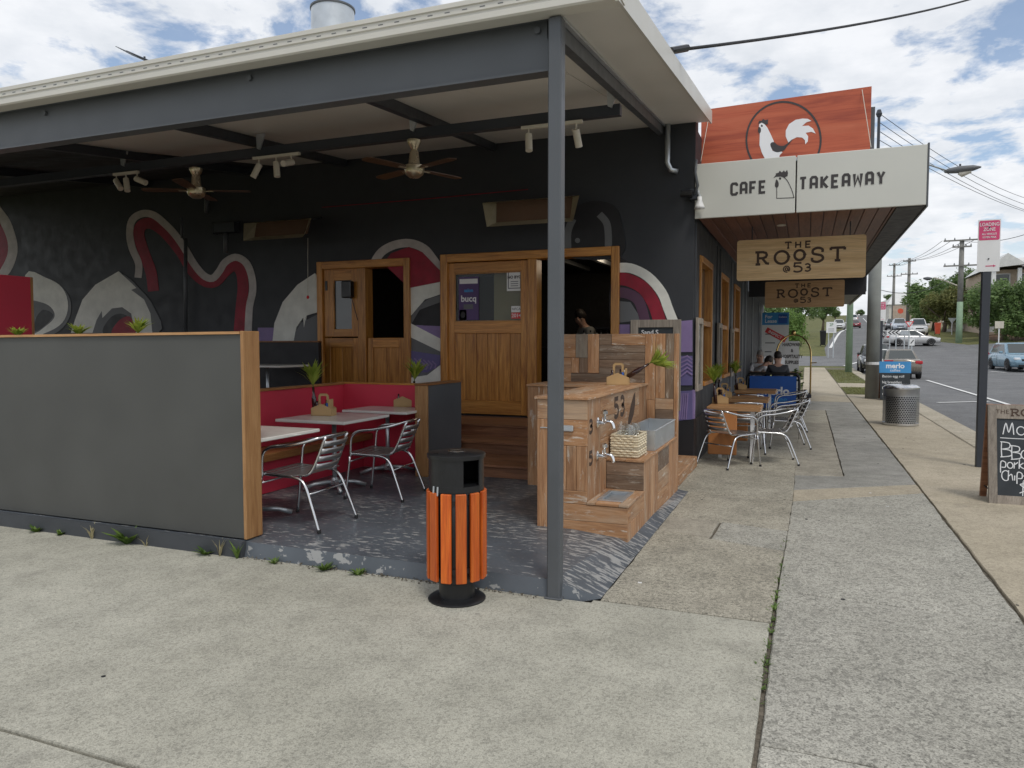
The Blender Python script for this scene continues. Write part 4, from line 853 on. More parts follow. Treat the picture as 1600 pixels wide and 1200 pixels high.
# ---------------------------------------------------------------- low screen wall, booth, steps
FZ = .12
lw = thing('screen_wall', 'long charcoal screen wall with pine cap and pine end at the patio front', 'wall', (-3.93, 4.5, .12))
XL = -16
wpart('panel', MB().hexa([V((XL, 4.42, .125)), V((-3.935, 4.42, .125)), V((-3.935, 4.57, .125)), V((XL, 4.57, .125)), V((XL, 4.42, 1.60)), V((-3.935, 4.42, 1.675)), V((-3.935, 4.57, 1.675)), V((XL, 4.57, 1.60))]), 'screen', lw)
wpart('cap', MB().hexa([V((XL, 4.40, 1.602)), V((-3.935, 4.40, 1.677)), V((-3.935, 4.59, 1.677)), V((XL, 4.59, 1.602)), V((XL, 4.40, 1.622)), V((-3.935, 4.40, 1.697)), V((-3.935, 4.59, 1.697)), V((XL, 4.59, 1.622))]), 'wood_end_x', lw)
wpart('end_batten', MB().bbox((-3.934, 4.405, .122), (-3.905, 4.585, 1.70), .004), 'wood_end', lw)
pb = thing('planter_trough', 'dark planter trough fixed behind the screen wall', 'planter', (-6, 4.75, 1.35)); wpart('trough', MB().box((-10.5, 4.62, 1.3), (-4.3, 4.85, 1.6)), 'steel_dark', pb)
def tuft(mb, c, n, ln, sp, wd, up=.6, bend=.3):
    c = V(c)
    for i in range(n):
        a = random.uniform(0, 2 * PI); t = random.uniform(.15, 1) ** .7 * sp; L_ = ln * random.uniform(.65, 1.1)
        d = V((math.cos(a) * t, math.sin(a) * t, up)).normalized(); s_ = d.cross(V((0, 0, 1)));
        if s_.length < .05: s_ = V((1, 0, 0))
        s_.normalize(); p1 = c + d * L_ * .55; p2 = c + d * L_ + V((math.cos(a), math.sin(a), -.7)) * bend * L_ * .5; w_ = wd * random.uniform(.7, 1.2)
        mb.add([c - s_ * w_ * .3, c + s_ * w_ * .3, p1 + s_ * w_ * .5, p1 - s_ * w_ * .5, p2], [(0, 1, 2, 3), (3, 2, 4)])
    return mb
for i, (px, py) in enumerate(((28, 518), (123, 516), (216, 512))):
    p = gy(px, py + 8, 4.74); lab = ('spiky green plant above the screen wall in front of the red panel', 'small dull green plant above the screen wall before the white mural letter', 'bright yellow-green plant above the screen wall, closest to its pine end')[i]
    solo('trough_plant', tuft(MB(), p, 34, .13 + .02 * i, 1.0, .028, .8), 'leafy', lab, 'plant', 'plants along the screen wall')
rp_ = thing('red_partition', 'tall crimson partition with pine edge standing on the raised deck', 'partition', (-8.65, 5.2, .53))
e = gx(47, 433, -8.6); wpart('panel', MB().box((-8.68, 4.62, .12), (-8.6, e.y, e.z)), 'redpaint', rp_); wpart('edge_batten', MB().box((-8.685, e.y + .001, .12), (-8.595, e.y + .03, e.z)), 'wood_end', rp_)
bt = thing('red_booth', 'crimson corner booth with timber bench and pine capping', 'booth', (-5.28, 6.2, FZ))
wpart('side_panel', MB().box((-5.33, 4.6, FZ), (-5.25, 7.72, 1.11)), 'redpaint', bt); wpart('back_panel', MB().box((-5.249, 7.65, FZ), (-4.055, 7.72, 1.118)), 'redpaint', bt)
wpart('side_cap', MB().bbox((-5.36, 4.6, 1.112), (-5.23, 7.64, 1.135), .004), 'bench', bt); wpart('back_cap', MB().bbox((-5.36, 7.643, 1.119), (-4.06, 7.745, 1.14), .004), 'door_x', bt)
for i in range(3): wpart('bench_slat', MB().bbox((-5.245 + i * .138, 4.62, .50), (-5.115 + i * .138, 7.64, .535), .006), 'bench', bt)
wpart('bench_apron', MB().bbox((-4.86, 4.62, .46), (-4.835, 7.64, .533), .004), 'bench', bt)
wpart('bench_front', MB().box((-5.0, 4.62, FZ), (-4.97, 7.64, .5)), 'redpaint', bt)
dv = thing('end_divider', 'charcoal divider with pine end batten beside the timber steps', 'divider', (-3.97, 7.6, FZ))
wpart('panel', MB().box((-4.052, 7.31, FZ), (-3.90, 8.15, 1.14)), 'steel', dv); wpart('end_batten', MB().bbox((-4.054, 7.275, FZ), (-3.90, 7.309, 1.14), .004), 'wood_end', dv); wpart('cap', MB().bbox((-4.06, 7.27, 1.142), (-3.885, 8.16, 1.162), .004), 'bench', dv)
wpart('power_outlet', MB().bbox((-4.09, 7.24, .62), (-4.05, 7.275, .70), .006), 'white', dv)
sp = thing('timber_steps', 'three dark timber steps climbing to the entry door', 'steps', (-3.3, 8.5, FZ))
for z_, yf, yb_, xs_ in ((.265, 7.5, 8.3, -3.885), (.41, 8.26, 8.85, -5.0), (.557, 8.8, 9.84, -5.1)):
    k = max(2, round((yb_ - yf) / .2)); dy = (yb_ - yf) / k
    for i in range(k): wpart('tread_board', MB().bbox((xs_, yf + i * dy + .003, z_ - .03), (-2.74, yf + (i + 1) * dy - .003, z_), .005), 'step', sp)
    wpart('riser', MB().bbox((xs_ + .005, yf + .03, FZ), (-2.745, yf + .05, z_ - .031), .003), 'step', sp)
# dark bench back and high table on the deck
db = thing('deck_bench_back', 'black panelled bench back with timber cap under the mural on the deck', 'bench', (-8.4, 9.5, .556))
a = gy(500, 535, 9.5); wpart('panel', MB().box((-11, 9.46, .556), (a.x, 9.53, a.z)), 'mdark', db); wpart('cap', MB().bbox((-11, 9.44, a.z + .001), (a.x, 9.55, a.z + .025), .004), 'bench', db)

# ---------------------------------------------------------------- tables and chairs
def patio_table(x0, x1, y0_, y1_, label, z=FZ, mat='tabletop'):
    cx_, cy_ = (x0 + x1) / 2, (y0_ + y1_) / 2; t = thing('cafe_table', label, 'table', (cx_, cy_, z), 0, 'white pedestal tables'); hx, hy = (x1 - x0) / 2, (y1_ - y0_) / 2
    part('table_top', MB().bbox((-hx, -hy, .712), (hx, hy, .742), .006), mat, t); part('pedestal', MB().lathe([(.024, .06), (.024, .70)], n=14), 'galv', t, True); part('top_plate', MB().box((-.16, -.16, .700), (.16, .16, .711)), 'steel_dark', t)
    hub = part('base_hub', MB().lathe([(.05, .05), (.05, .09), (.026, .12)], n=14), 'galv', t, 40)
    for i in range(4):
        a = R(45 + 90 * i); c_, s_ = math.cos(a), math.sin(a); part('foot', MB().tube([(c_ * .04, s_ * .04, .075), (c_ * .2, s_ * .2, .062), (c_ * .32, s_ * .32, .022)], [.024, .02, .022], 8), 'galv', t, True)
    return t
patio_table(-4.88, -4.07, 5.93, 6.76, 'white-topped pedestal table in the middle of the booth with card caddy on it')
patio_table(-4.86, -4.03, 7.04, 7.63, 'pedestal table against the red back panel with card caddy on it'); patio_table(-4.78, -3.955, 4.62, 5.40, 'white-topped pedestal table behind the screen wall end, with nothing on it')
pq = gy(432, 563, 8.9); patio_table(pq.x - .62, pq.x + .37, 8.5, 9.2, 'narrow white table standing on the raised deck', .556)
def chair_proto():
    t = thing('aluminium_chair', 'x', 'chair'); r = .0125
    def tb(n, pts, rr=r, sm=5): part(n, MB().tube(crv([V(p) for p in pts], sm) if sm else pts, rr, 8), 'alu', t, True)
    arm = [(.265, .22, .41), (.27, .215, .50), (.272, .20, .60), (.268, .13, .655), (.262, -.02, .675), (.25, -.17, .705), (.215, -.27, .735), (.12, -.315, .748), (0, -.325, .75)]
    tb('arm_loop', arm + [(-x, y, z) for x, y, z in arm[-2::-1]])
    for s in (-1, 1):
        tb('leg', [(s * .265, .225, .415), (s * .272, .25, .2), (s * .28, .275, 0)], r, 3); tb('leg', [(s * .245, .24, .432), (s * .245, .05, .425), (s * .243, -.10, .415), (s * .25, -.18, .36), (s * .262, -.25, .2), (s * .275, -.325, 0)])
        tb('back_upright', [(s * .175, -.06, .43), (s * .178, -.15, .435), (s * .17, -.21, .50), (s * .155, -.315, .745)])
        for y in (.275, -.325): part('foot_cap', MB().lathe([(.016, 0), (.016, .025)], (s * (.28 if y > 0 else .275), y - (.0 if y > 0 else -.004), 0), 8), 'rubber', t)
    tb('stretcher', [(-.256, -.21, .29), (.256, -.21, .29)], .008, 0); tb('stretcher', [(-.268, .232, .36), (.268, .232, .36)], .008, 0)
    for i in range(7):
        y = .22 - i * .062; z = .44 - .012 * math.sin(PI * i / 6); part('seat_slat', MB().bbox((-.25, y - .027, z), (.25, y + .027, z + .006), .002), 'alu_slat', t)
    for i in range(4):
        f = .1 + i * .075; z = .50 + i * .062; y = -.215 - (z - .5) * .43
        b = MB(); n = 6
        for j in range(n + 1):
            x = -.165 + .33 * j / n; c_ = .035 * (1 - (x / .165) ** 2); b.v += [V((x, y - c_, z - .022)), V((x, y - c_ - .018, z + .022)), V((x, y - c_ - .005, z - .022)), V((x, y - c_ - .023, z + .022))]
        for j in range(n): o = j * 4; b.f += [(o, o + 4, o + 5, o + 1), (o + 2, o + 3, o + 7, o + 6), (o + 1, o + 5, o + 7, o + 3), (o, o + 2, o + 6, o + 4)]
        b.f += [(0, 1, 3, 2), (n * 4, n * 4 + 2, n * 4 + 3, n * 4 + 1)]; part('back_slat', b, 'alu_slat', t, True)
    return t
CH_ = []
chair0 = chair_proto()
def chair(x, y, z, deg, label):
    if not CH_: c = chair0; c.location = (x, y, z); c.rotation_euler = (0, 0, R(deg)); c['label'] = label; c['group'] = 'aluminium slat chairs'
    else: c = dup(chair0, (x, y, z), R(deg), label, 'aluminium slat chairs')
    CH_.append(c); return c
chair(-3.86, 5.05, FZ, 92, 'aluminium slat chair closest to the pine end of the screen wall'); chair(-3.84, 6.26, FZ, 96, 'aluminium slat chair at the middle booth table beside the divider')
p = gy(411, 592, 8.6); chair(p.x - .15, 8.2, .556, 30, 'aluminium slat chair at the narrow white table on the raised deck')
# street tables
def street_table(x0, x1, y0_, y1_, label):
    t = thing('street_table', label, 'table', ((x0 + x1) / 2, (y0_ + y1_) / 2, 0), 0, 'timber tables along the cafe windows'); hx, hy = (x1 - x0) / 2, (y1_ - y0_) / 2
    for i in range(4): part('top_board', MB().bbox((-hx, -hy + i * hy / 2 + .002, .70), (hx, -hy + (i + 1) * hy / 2 - .002, .752), .004), 'table_wood', t)
    part('plywood_leg', MB().bbox((-hx + .02, -hy + .02, .1), (-hx + .40, -hy + .045, .699), .02), 'ply', t); 
    for x in (-hx + .14, hx - .12):
        part('leg', MB().box((x - .02, hy - .22, 0), (x + .02, hy - .18, .698)), 'white', t)
    part('leg', MB().box((hx - .13, -hy + .1, 0), (hx - .09, -hy + .14, .698)), 'white', t)
street_table(-1.25, -.55, 10.35, 11.0, 'timber-topped table nearest the striped purple building corner'); street_table(-1.22, -.53, 11.95, 12.7, 'timber-topped table between the two cafe windows'); street_table(-1.22, -.5, 14.2, 15.0, 'timber-topped table closest to the blue coffee banner')
chair(-.92, 10.12, 0, -38, 'aluminium chair angled against the first street table, back to the driveway'); chair(-.42, 10.62, 0, 98, 'aluminium chair facing the building at the first street table'); chair(-.27, 12.3, 0, 100, 'aluminium chair facing the building at the second street table')
chair(-.85, 11.55, 0, 10, 'aluminium chair tucked between the first and second street tables'); chair(-.9, 13.4, 0, 0, 'aluminium chair between the second and third street tables'); chair(-.3, 14.7, 0, 95, 'aluminium chair facing the building at the third street table')

# card caddies with bottle plants
def caddy_proto():
    t = thing('card_caddy', 'x', 'caddy'); w_, d_, h_ = .11, .065, .10
    b = MB()
    for s in (-1, 1):
        b.hexa([V(q) for q in ((-w_, s * d_, 0), (w_, s * d_, 0), (w_, s * d_ - s * .004, 0), (-w_, s * d_ - s * .004, 0), (-w_, s * d_, h_ * .8), (w_, s * d_, h_ * .8), (w_, s * d_ - s * .004, h_ * .8), (-w_, s * d_ - s * .004, h_ * .8))])
        b.add([(-w_, s * d_, h_ * .8), (w_, s * d_, h_ * .8), (0, s * d_, h_ * 1.25)], [(0, 1, 2)]); b.box((s * w_ - .002, -d_, 0), (s * w_ + .002, d_, h_ * .75))
    b.box((-w_, -d_, .001), (w_, d_, .004)); part('carton', b, 'card', t)
    part('handle', MB().strip([(-.045, .09), (-.045, .2), (-.03, .215), (.03, .215), (.045, .2), (.045, .09)], .025, lambda u, v_, d: V((u, d, v_)), -.002, .002), 'card', t)
    for x, y, m_, h in ((-.06, -.03, 'bottle', .15), (.05, -.03, 'blue', .13), (.06, .03, 'white', .15), (0.02, .032, 'bottle', .16)): part('sauce_bottle', MB().lathe([(.022, .005), (.022, h * .65), (.012, h * .8), (.012, h)], (x, y, 0), 10), m_, t, True)
    for k in range(2): part('napkin', MB().box((.07 + k * .008, -.05, .02), (.076 + k * .008, .05, .16 + k * .01)), 'card', t)
    return t
CD = []
cad0 = caddy_proto()
def caddy(p, deg, label):
    if not CD: c = cad0; c.location = p; c.rotation_euler = (0, 0, R(deg)); c['label'] = label; c['group'] = 'card caddies on tables'
    else: c = dup(cad0, p, R(deg), label, 'card caddies on tables')
    CD.append(c)
def bplant(p, tilt, az, label, s=1.0):
    p = V(p); t = thing('bottle_plant', label, 'plant', p, 0, 'leafy cuttings in dark bottles'); d = V((math.cos(R(az)) * math.sin(R(tilt)), math.sin(R(az)) * math.sin(R(tilt)), math.cos(R(tilt))))
    part('bottle', MB().tube([d * .0, d * .13 * s, d * .16 * s, d * .22 * s], [.026, .026, .014, .013], 10), 'bottle', t, True)
    part('stem', MB().tube([d * .2 * s, d * .27 * s], .006, 6), 'weed', t)
    mb = MB(); c_ = d * .24 * s
    for k in range(3): tuft(mb, c_ + d * .03 * k, 20, .185 * s, .85, .032, .8, .25)
    q = V((0, 0, 1)).rotation_difference(d).to_matrix(); mb.v = [c_ + q @ (v_ - c_) for v_ in mb.v]; part('leaves', mb, 'leafy', t)
def setpair(p, deg, label, off=(-.13, .02), s=1.15, tilt=7, az=150): caddy(p, deg, 'brown card caddy of sauces on ' + label); bplant(V(p) + V((off[0], off[1], 0)), tilt, az, 'yellow-green cutting in a dark bottle on ' + label, s)
tz_ = FZ + .743
c = gz(506, 649, tz_); setpair((c.x, c.y, tz_), 12, 'the middle booth table', (-.17, .08), 1.3); c = gz(632, 635, tz_); setpair((c.x, c.y, tz_), 10, 'the table against the red back panel', (.05, .09), 1.35, 6, 40)
for px, py, lab in ((1122, 630, 'the first street table'), (1136, 616, 'the second street table'), (1155, 608, 'the third street table')):
    c = gz(px, py, .753); setpair((c.x + .03, max(c.y, 10.45) if py > 620 else (12.3 if py > 610 else 14.5), .753), 8, lab, (-.05, -.10), 1.3)

# ---------------------------------------------------------------- recycled timber drinks station
br = thing('drinks_station', 'stepped recycled-timber water station with taps and 53 on its side', 'counter', (-1.6, 6.8, 0))
core = MB(); core.box((-2.0, 5.67, .02), (-1.62, 7.98, 1.155)); core.box((-2.69, 7.3, .05), (-2.0, 7.98, 1.155)); core.box((-1.62, 6.27, .02), (-1.29, 7.98, .59)); core.box((-1.62, 5.67, 0), (-1.29, 6.27, .325)); core.box((-2.70, 8.0, 0), (-1.29, 8.06, 1.70))
wpart('core', core, 'step', br)
def pk(a, b, m): return wpart('plank', MB().bbox(a, b, .003), m, br)
f0, f1 = 5.648, 5.669
# front face
pk((-2.02, f0, 1.0), (-1.602, f1, 1.158), 'rec_x'); pk((-2.02, f0, .1), (-1.86, f1, .998), 'rec_z'); pk((-1.858, f0, .79), (-1.602, f1, .998), 'rec_x')
for i in range(3): pk((-1.858 + i * .0855, f0, .43), (-1.775 + i * .0855, f1, .788), 'rec_z')
pk((-1.858, f0, .325), (-1.602, f1, .428), 'rec_x')
pk((-1.858, f0, .19), (-1.272, f1, .322), 'rec_x'); pk((-1.858, f0, .08), (-1.272, f1, .188), 'rec_x'); pk((-1.7, f0, -.02), (-1.272, f1, .078), 'rec_x')
# 53 side face
X0, X1 = -1.619, -1.598
for y0_, y1_, z0_, z1_, m_ in ((5.67, 6.05, .345, 1.158, 'rec_z'), (6.052, 7.6, .98, 1.158, 'rec_y'), (6.052, 7.6, .80, .978, 'rec_y'), (6.052, 7.6, .612, .798, 'rec_y'), (7.602, 7.99, .612, 1.158, 'rec_z'), (6.052, 6.25, .345, .61, 'rec_z')): pk((X0, y0_, z0_), (X1, y1_, z1_), m_)
# left return
for i in range(4): pk((-2.71 + i * .172, 7.278, .1), (-2.54 + i * .172, 7.299, 1.158), 'rec_z')
# tops
for i, (xa_, xb_) in enumerate(((-2.04, -1.83), (-1.828, -1.582))): pk((xa_, 5.63, 1.159), (xb_, 7.995, 1.182), 'rec_y')
for i in range(3): pk((-2.72, 7.26 + i * .245, 1.16), (-2.042, 7.5 + i * .245, 1.183), 'rec_x')
pk((-1.597, 6.24, .592), (-1.43, 7.99, .614), 'rec_y'); pk((-1.428, 6.24, .591), (-1.262, 7.99, .613), 'rec_y')
pk((-1.6, 5.64, .326), (-1.53, 6.26, .348), 'rec_y'); pk((-1.34, 5.64, .326), (-1.262, 6.26, .347), 'rec_y'); pk((-1.528, 5.64, .326), (-1.342, 5.74, .3475), 'rec_x'); pk((-1.528, 6.12, .326), (-1.342, 6.26, .3475), 'rec_x')
# riser between the shelves
for z0_, z1_ in ((.35, .468), (.47, .589)): pk((-1.597, 6.249, z0_), (-1.272, 6.269, z1_), 'rec_grey_x')
# street face
xs0, xs1 = -1.289, -1.269
yv = [5.67, 6.0, 6.27]; pk((xs0, 5.67, .19), (xs1, 6.27, .324), 'rec_y'); pk((xs0, 5.67, -.02), (xs1, 5.95, .188), 'rec_z'); pk((xs0, 5.952, -.02), (xs1, 6.27, .188), 'rec_z')
for i in range(4): pk((xs0, 6.272 + i * .16, -.02), (xs1, 6.43 + i * .16, .589), 'rec_z')
for z0_, z1_ in ((-.02, .2), (.202, .4), (.402, .589)): pk((xs0, 6.914, z0_), (xs1, 7.5, z1_), 'rec_grey_x' if z0_ > .3 else 'rec_y')
for i in range(3): pk((xs0, 7.502 + i * .17, -.02), (xs1, 7.67 + i * .17, .589), 'rec_z')
# tall back panel
y0_, y1_ = 7.978, 7.999
def bp(x0, z0_, x1, z1_, m): pk((x0 + .0015, y0_ + .002 * random.random(), z0_ + .0015), (x1 - .0015, y1_, z1_ - .0015), m)
bp(-2.71, 1.45, -2.40, 1.715, 'rec_x'); bp(-2.71, 1.18, -2.45, 1.45, 'rec_x'); bp(-2.45, 1.28, -2.36, 1.45, 'rec_z'); bp(-2.4, 1.45, -2.26, 1.715, 'rec_grey_z'); bp(-2.36, 1.28, -2.26, 1.45, 'rec_grey_z'); bp(-2.26, 1.28, -2.13, 1.715, 'rec_z'); bp(-2.13, 1.59, -1.99, 1.715, 'rec_grey_x'); bp(-1.99, 1.59, -1.62, 1.715, 'rec_x')
for z_ in (1.51, 1.43, 1.35, 1.27): bp(-2.13, z_, -1.62, z_ + .08, 'rec_grey_x')
bp(-2.71, 1.18, -1.62, 1.275, 'rec_grey_x'); bp(-1.62, 1.0, -1.505, 1.715, 'rec_z'); bp(-1.505, 1.02, -1.4, 1.715, 'rec_z'); bp(-1.4, 1.02, -1.31, 1.715, 'rec_grey_z'); bp(-1.31, .6, -1.272, 1.715, 'rec_z'); bp(-1.505, .90, -1.31, 1.02, 'rec_x'); bp(-1.505, .76, -1.31, .90, 'rec_grey_x'); bp(-1.505, .615, -1.31, .76, 'rec_x'); bp(-1.597, .615, -1.505, 1.0, 'rec_z')
pk((-1.289, 8.0, -.02), (-1.268, 8.08, 1.715), 'rec_z')
# taps, burnt marks, handle, sink and trough
def tap(y, z):
    o = wpart('tap', MB().lathe([(.045, 0), (.045, .012), (.025, .02), (.018, .06)], (-1.598, y, z), 14, 'x'), 'chrome', br, 40)
    wpart('spout', MB().tube(crv([V((-1.55, y, z)), V((-1.51, y, z + .012)), V((-1.47, y, z)), V((-1.455, y, z - .05))], 4), .016, 10), 'chrome', o, True); wpart('tap_handle', MB().lathe([(.016, 0), (.016, .05), (.03, .06), (.03, .085), (.012, .095)], (-1.535, y, z + .012), 12), 'chrome', o, 40)
tap(5.93, .955); tap(5.93, .68)
ms = lambda u, v_, d=0.0: V((-1.598 + d, u, v_))
b53 = MB()
for ch, x_ in (('s5', 6.52), ('s3', 6.76)):
    for j, st in enumerate(GL[ch]): b53.strip([(x_ + q[0] * .17, .94 + q[1] * .17) for q in st], .04, ms, 0, .0015 + .0003 * j)
wpart('burnt_number', b53, 'burn', br)
fe = MB().poly([(7.08, .80), (7.10, .88), (7.2, 1.0), (7.34, 1.10), (7.40, 1.12), (7.40, 1.0), (7.34, .90), (7.22, .83)], ms, 0, .0015); wpart('burnt_feather', fe, 'burn', br)
for z_ in (.92, .665):
    k = MB(); 
    for st in GL['s5' if z_ < .8 else 's3']: k.strip([(5.70 + q[0] * .1, z_ - .03 + q[1] * .1) for q in st], .028, ms, 0, .0014)
    wpart('burnt_mark', k, 'burn', br)
wpart('bin_handle', MB().bbox((-1.88, 5.62, .905), (-1.71, 5.647, .955), .008).box((-1.99, 5.64, .925), (-1.88, 5.647, .932)), 'galv', br)
sk_ = MB(); x0, x1, y0_, y1_ = -1.525, -1.345, 5.745, 6.115; sk_.strip([(x0, y0_), (x1, y0_), (x1, y1_), (x0, y1_)], .03, lambda u, v_, d: V((u, v_, .349 + d)), 0, .008, True)
for a, b in (((x0, y0_), (x1, y0_)), ((x1, y0_), (x1, y1_)), ((x1, y1_), (x0, y1_)), ((x0, y1_), (x0, y0_))): sk_.add([(a[0], a[1], .35), (b[0], b[1], .35), (b[0] * .94 + -1.435 * .06, b[1], .328), (a[0] * .94 - 1.435 * .06, a[1], .328)], [(0, 1, 2, 3)])
sk_.add([(x0, y0_, .329), (x1, y0_, .329), (x1, y1_, .329), (x0, y1_, .329)], [(0, 1, 2, 3)]); wpart('drip_sink', sk_, 'galv', br)
tr = thing('galvanised_trough', 'open galvanised trough behind the cane basket on the drinks station', 'trough', (-1.42, 7.3, .614)); zt = .80
x0, x1, y0_, y1_ = -1.565, -1.285, 6.82, 7.93
for n_, a, b in (('end', (x0, y0_, .615), (x1, y0_ + .006, zt)), ('end', (x0, y1_ - .006, .615), (x1, y1_, zt)), ('side', (x0, y0_ + .006, .615), (x0 + .006, y1_ - .006, zt)), ('side', (x1 - .006, y0_ + .006, .615), (x1, y1_ - .006, zt)), ('bottom', (x0 + .006, y0_ + .006, .6155), (x1 - .006, y1_ - .006, .621))): wpart(n_, MB().box(a, b), 'galv', tr)
wpart('rolled_rim', MB().tube([(x0, y0_, zt), (x1, y0_, zt), (x1, y1_, zt), (x0, y1_, zt)], .008, 6, closed=True), 'galv', tr)
# cane basket with tumblers
bk = thing('cane_basket', 'woven cane basket holding clear tumblers on the drinks station', 'basket', (-1.455, 6.50, .615)); hx, hy = .115, .18
for i in range(9):
    z_ = .012 + i * .022; pts = []
    for k in range(32):
        t_ = k / 32 * 4; s_ = int(t_); f = t_ - s_; cs = [(-hx, -hy), (hx, -hy), (hx, hy), (-hx, hy)]; a, b = cs[s_], cs[(s_ + 1) % 4]; wv = .004 * (1 if (k + i) % 2 else -1)
        x, y = a[0] + (b[0] - a[0]) * f, a[1] + (b[1] - a[1]) * f; nx, ny = ((0, -1), (1, 0), (0, 1), (-1, 0))[s_]; pts.append((x + nx * wv, y + ny * wv, z_))
    part('weave_row', MB().tube(pts, .0115, 6, closed=True), 'basket', bk)
part('basket_floor', MB().box((-hx, -hy, .003), (hx, hy, .008)), 'basket', bk)
cols = [(-.06, -.1), (.05, -.09), (-.05, .03), (.06, .05), (0, .12), (-.02, -.03)]
for i, (x, y) in enumerate(cols):
    t = thing('drinking_glass', 'clear tumbler standing in the cane basket', 'glass', (-1.455 + x, 6.5 + y, .626 + .075), 0, 'tumblers in the cane basket'); t.rotation_euler = (R(random.uniform(-10, 10)), R(random.uniform(-10, 10)), 0)
    part('tumbler', MB().lathe([(.001, .002), (.026, 0), (.037, .19)], n=16, cap=False), 'tumbler', t, True)
c = V((-2.0 + .35, 7.1, 1.184)); p = gz(966, 601, 1.184); caddy((p.x, p.y, 1.184), 6, 'open brown card caddy on top of the timber drinks station'); bplant((p.x + .08, p.y + .03, 1.26), 58, 10, 'cutting in a dark bottle leaning out of the caddy on the drinks station', 1.2)
sg = thing('timber_edging', 'low brown timber edging at the foot of the striped corner', 'edging', (-1.4, 9.2, 0)); wpart('board', MB().bbox((-1.62, 8.35, 0), (-1.30, 9.86, .14), .01), 'rec_y', sg)
# weathered chalk menu frames at the corner
def menu(px, Y, label, txt, ang=0):
    (x0p, y0p), (x1p, y1p) = px; a = gy(x0p, y1p, Y); b = gy(x1p, y0p, Y); t = thing('chalk_menu', label, 'menu board', ((a.x + b.x) / 2, Y, a.z)); fw_ = .10
    for q in (((a.x, Y, a.z), (a.x + fw_, Y + .04, b.z)), ((b.x - fw_, Y, a.z), (b.x, Y + .04, b.z)), ((a.x + fw_, Y, b.z - fw_), (b.x - fw_, Y + .039, b.z)), ((a.x + fw_, Y, a.z), (b.x - fw_, Y + .039, a.z + fw_))): wpart('frame_rail', MB().bbox(*q, .004), 'frame_grey', t)
    wpart('slate', MB().box((a.x + fw_, Y + .015, a.z + fw_), (b.x - fw_, Y + .02, b.z - fw_)), 'chalkboard', t)
    text(txt, .085, 'chalk', t, lambda u, v_, d=0.0: V((a.x + fw_ + .04 + u, Y + .015 - d, b.z - fw_ - .09 + v_)), 'LEFT', .001)
menu(((984, 499), (1064, 640)), 9.6, 'grey-framed chalk menu standing behind the tall timber panel', 'Sand S..')
def mirrorbox(y, h0, h1, label, n=2):
    t = thing('window_box_frame', label, 'frame', (-1.25, y, h0), 0, 'weathered frames under the cafe windows')
    for q in (((-1.354, y, h0), (-1.315, y + .08, h1)), ((-1.354, y + .42, h0), (-1.315, y + .5, h1)), ((-1.354, y + .08, h1 - .08), (-1.315, y + .42, h1)), ((-1.354, y + .08, h0), (-1.315, y + .42, h0 + .08))): wpart('rail', MB().bbox(*q, .005), 'frame_grey', t)
    wpart('mirror', MB().box((-1.35, y + .08, h0 + .08), (-1.335, y + .42, h1 - .08)), 'winglass', t)
mirrorbox(9.93, .98, 1.95, 'weathered grey frame with dark glass wrapped round the purple corner'); mirrorbox(12.42, .98, 1.95, 'weathered grey framed mirror between the first and second windows'); mirrorbox(14.6, .98, 1.9, 'weathered grey framed mirror past the second window')
for y in ():
    bplant((-1.28, y, 1.1), 3, 0, 'bushy cutting in a dark bottle on the ' + ('first' if y < 12 else 'second') + ' window sill', 1.6)

# ---------------------------------------------------------------- orange slatted litter bin
ob = thing('litter_bin', 'orange timber-slatted litter bin with black top on a round foot', 'bin', (-2.02, 4.15, 0)); rb_ = .175
part('foot_plate', MB().lathe([(.182, 0), (.182, .008), (.17, .016), (.115, .022)], n=40), 'black', ob, 40); part('stem', MB().lathe([(.113, .02), (.113, .13)], n=32), 'black', ob, 40); part('liner', MB().lathe([(.15, .13), (.158, .14), (.158, .71), (.15, .72)], n=32), 'black', ob, 40)
ns = 12
for i in range(ns):
    a = 2 * PI * i / ns + .08; m_ = Matrix.Rotation(a, 4, 'Z'); part('slat', MB().bbox((-.033, -.187, .145 + .003 * random.random()), (.033, -.165, .695), .004, m_), 'slat', ob)
for z_ in (.2, .62): part('hoop', MB().lathe([(.159, z_), (.164, z_), (.164, z_ + .03), (.159, z_ + .03)], n=32), 'black', ob)
hood = MB(); n = 72
for j in range(n):
    a = 2 * PI * j / n
    if R(-52) < ((a + PI) % (2 * PI) - PI) < R(-10): continue          # litter opening, on the street side
    a2_ = 2 * PI * (j + 1) / n; r0, r1 = .172, .164
    q = [(r0 * math.cos(a), r0 * math.sin(a)), (r0 * math.cos(a2_), r0 * math.sin(a2_)), (r1 * math.cos(a2_), r1 * math.sin(a2_)), (r1 * math.cos(a), r1 * math.sin(a))]
    hood.hexa([V((*p_, .70)) for p_ in q] + [V((*p_, .905)) for p_ in q])
part('hood', hood, 'black', ob, 40); part('hood_band', MB().lathe([(.165, .70), (.173, .70), (.173, .735), (.165, .735)], n=40), 'black', ob, 40)
part('lid', MB().lathe([(.16, .895), (.182, .897), (.184, .92), (.175, .927), (.06, .93)], n=40), 'black', ob, 40); part('ash_tray', MB().lathe([(.05, .929), (.056, .934), (.05, .938), (.04, .933)], n=24), 'alu', ob, 40)
for a in (-2.02, -1.82): part('hasp', MB().tube([(.176 * math.cos(a), .176 * math.sin(a), .735), (.18 * math.cos(a), .18 * math.sin(a), .68)], .006, 6), 'galv', ob)

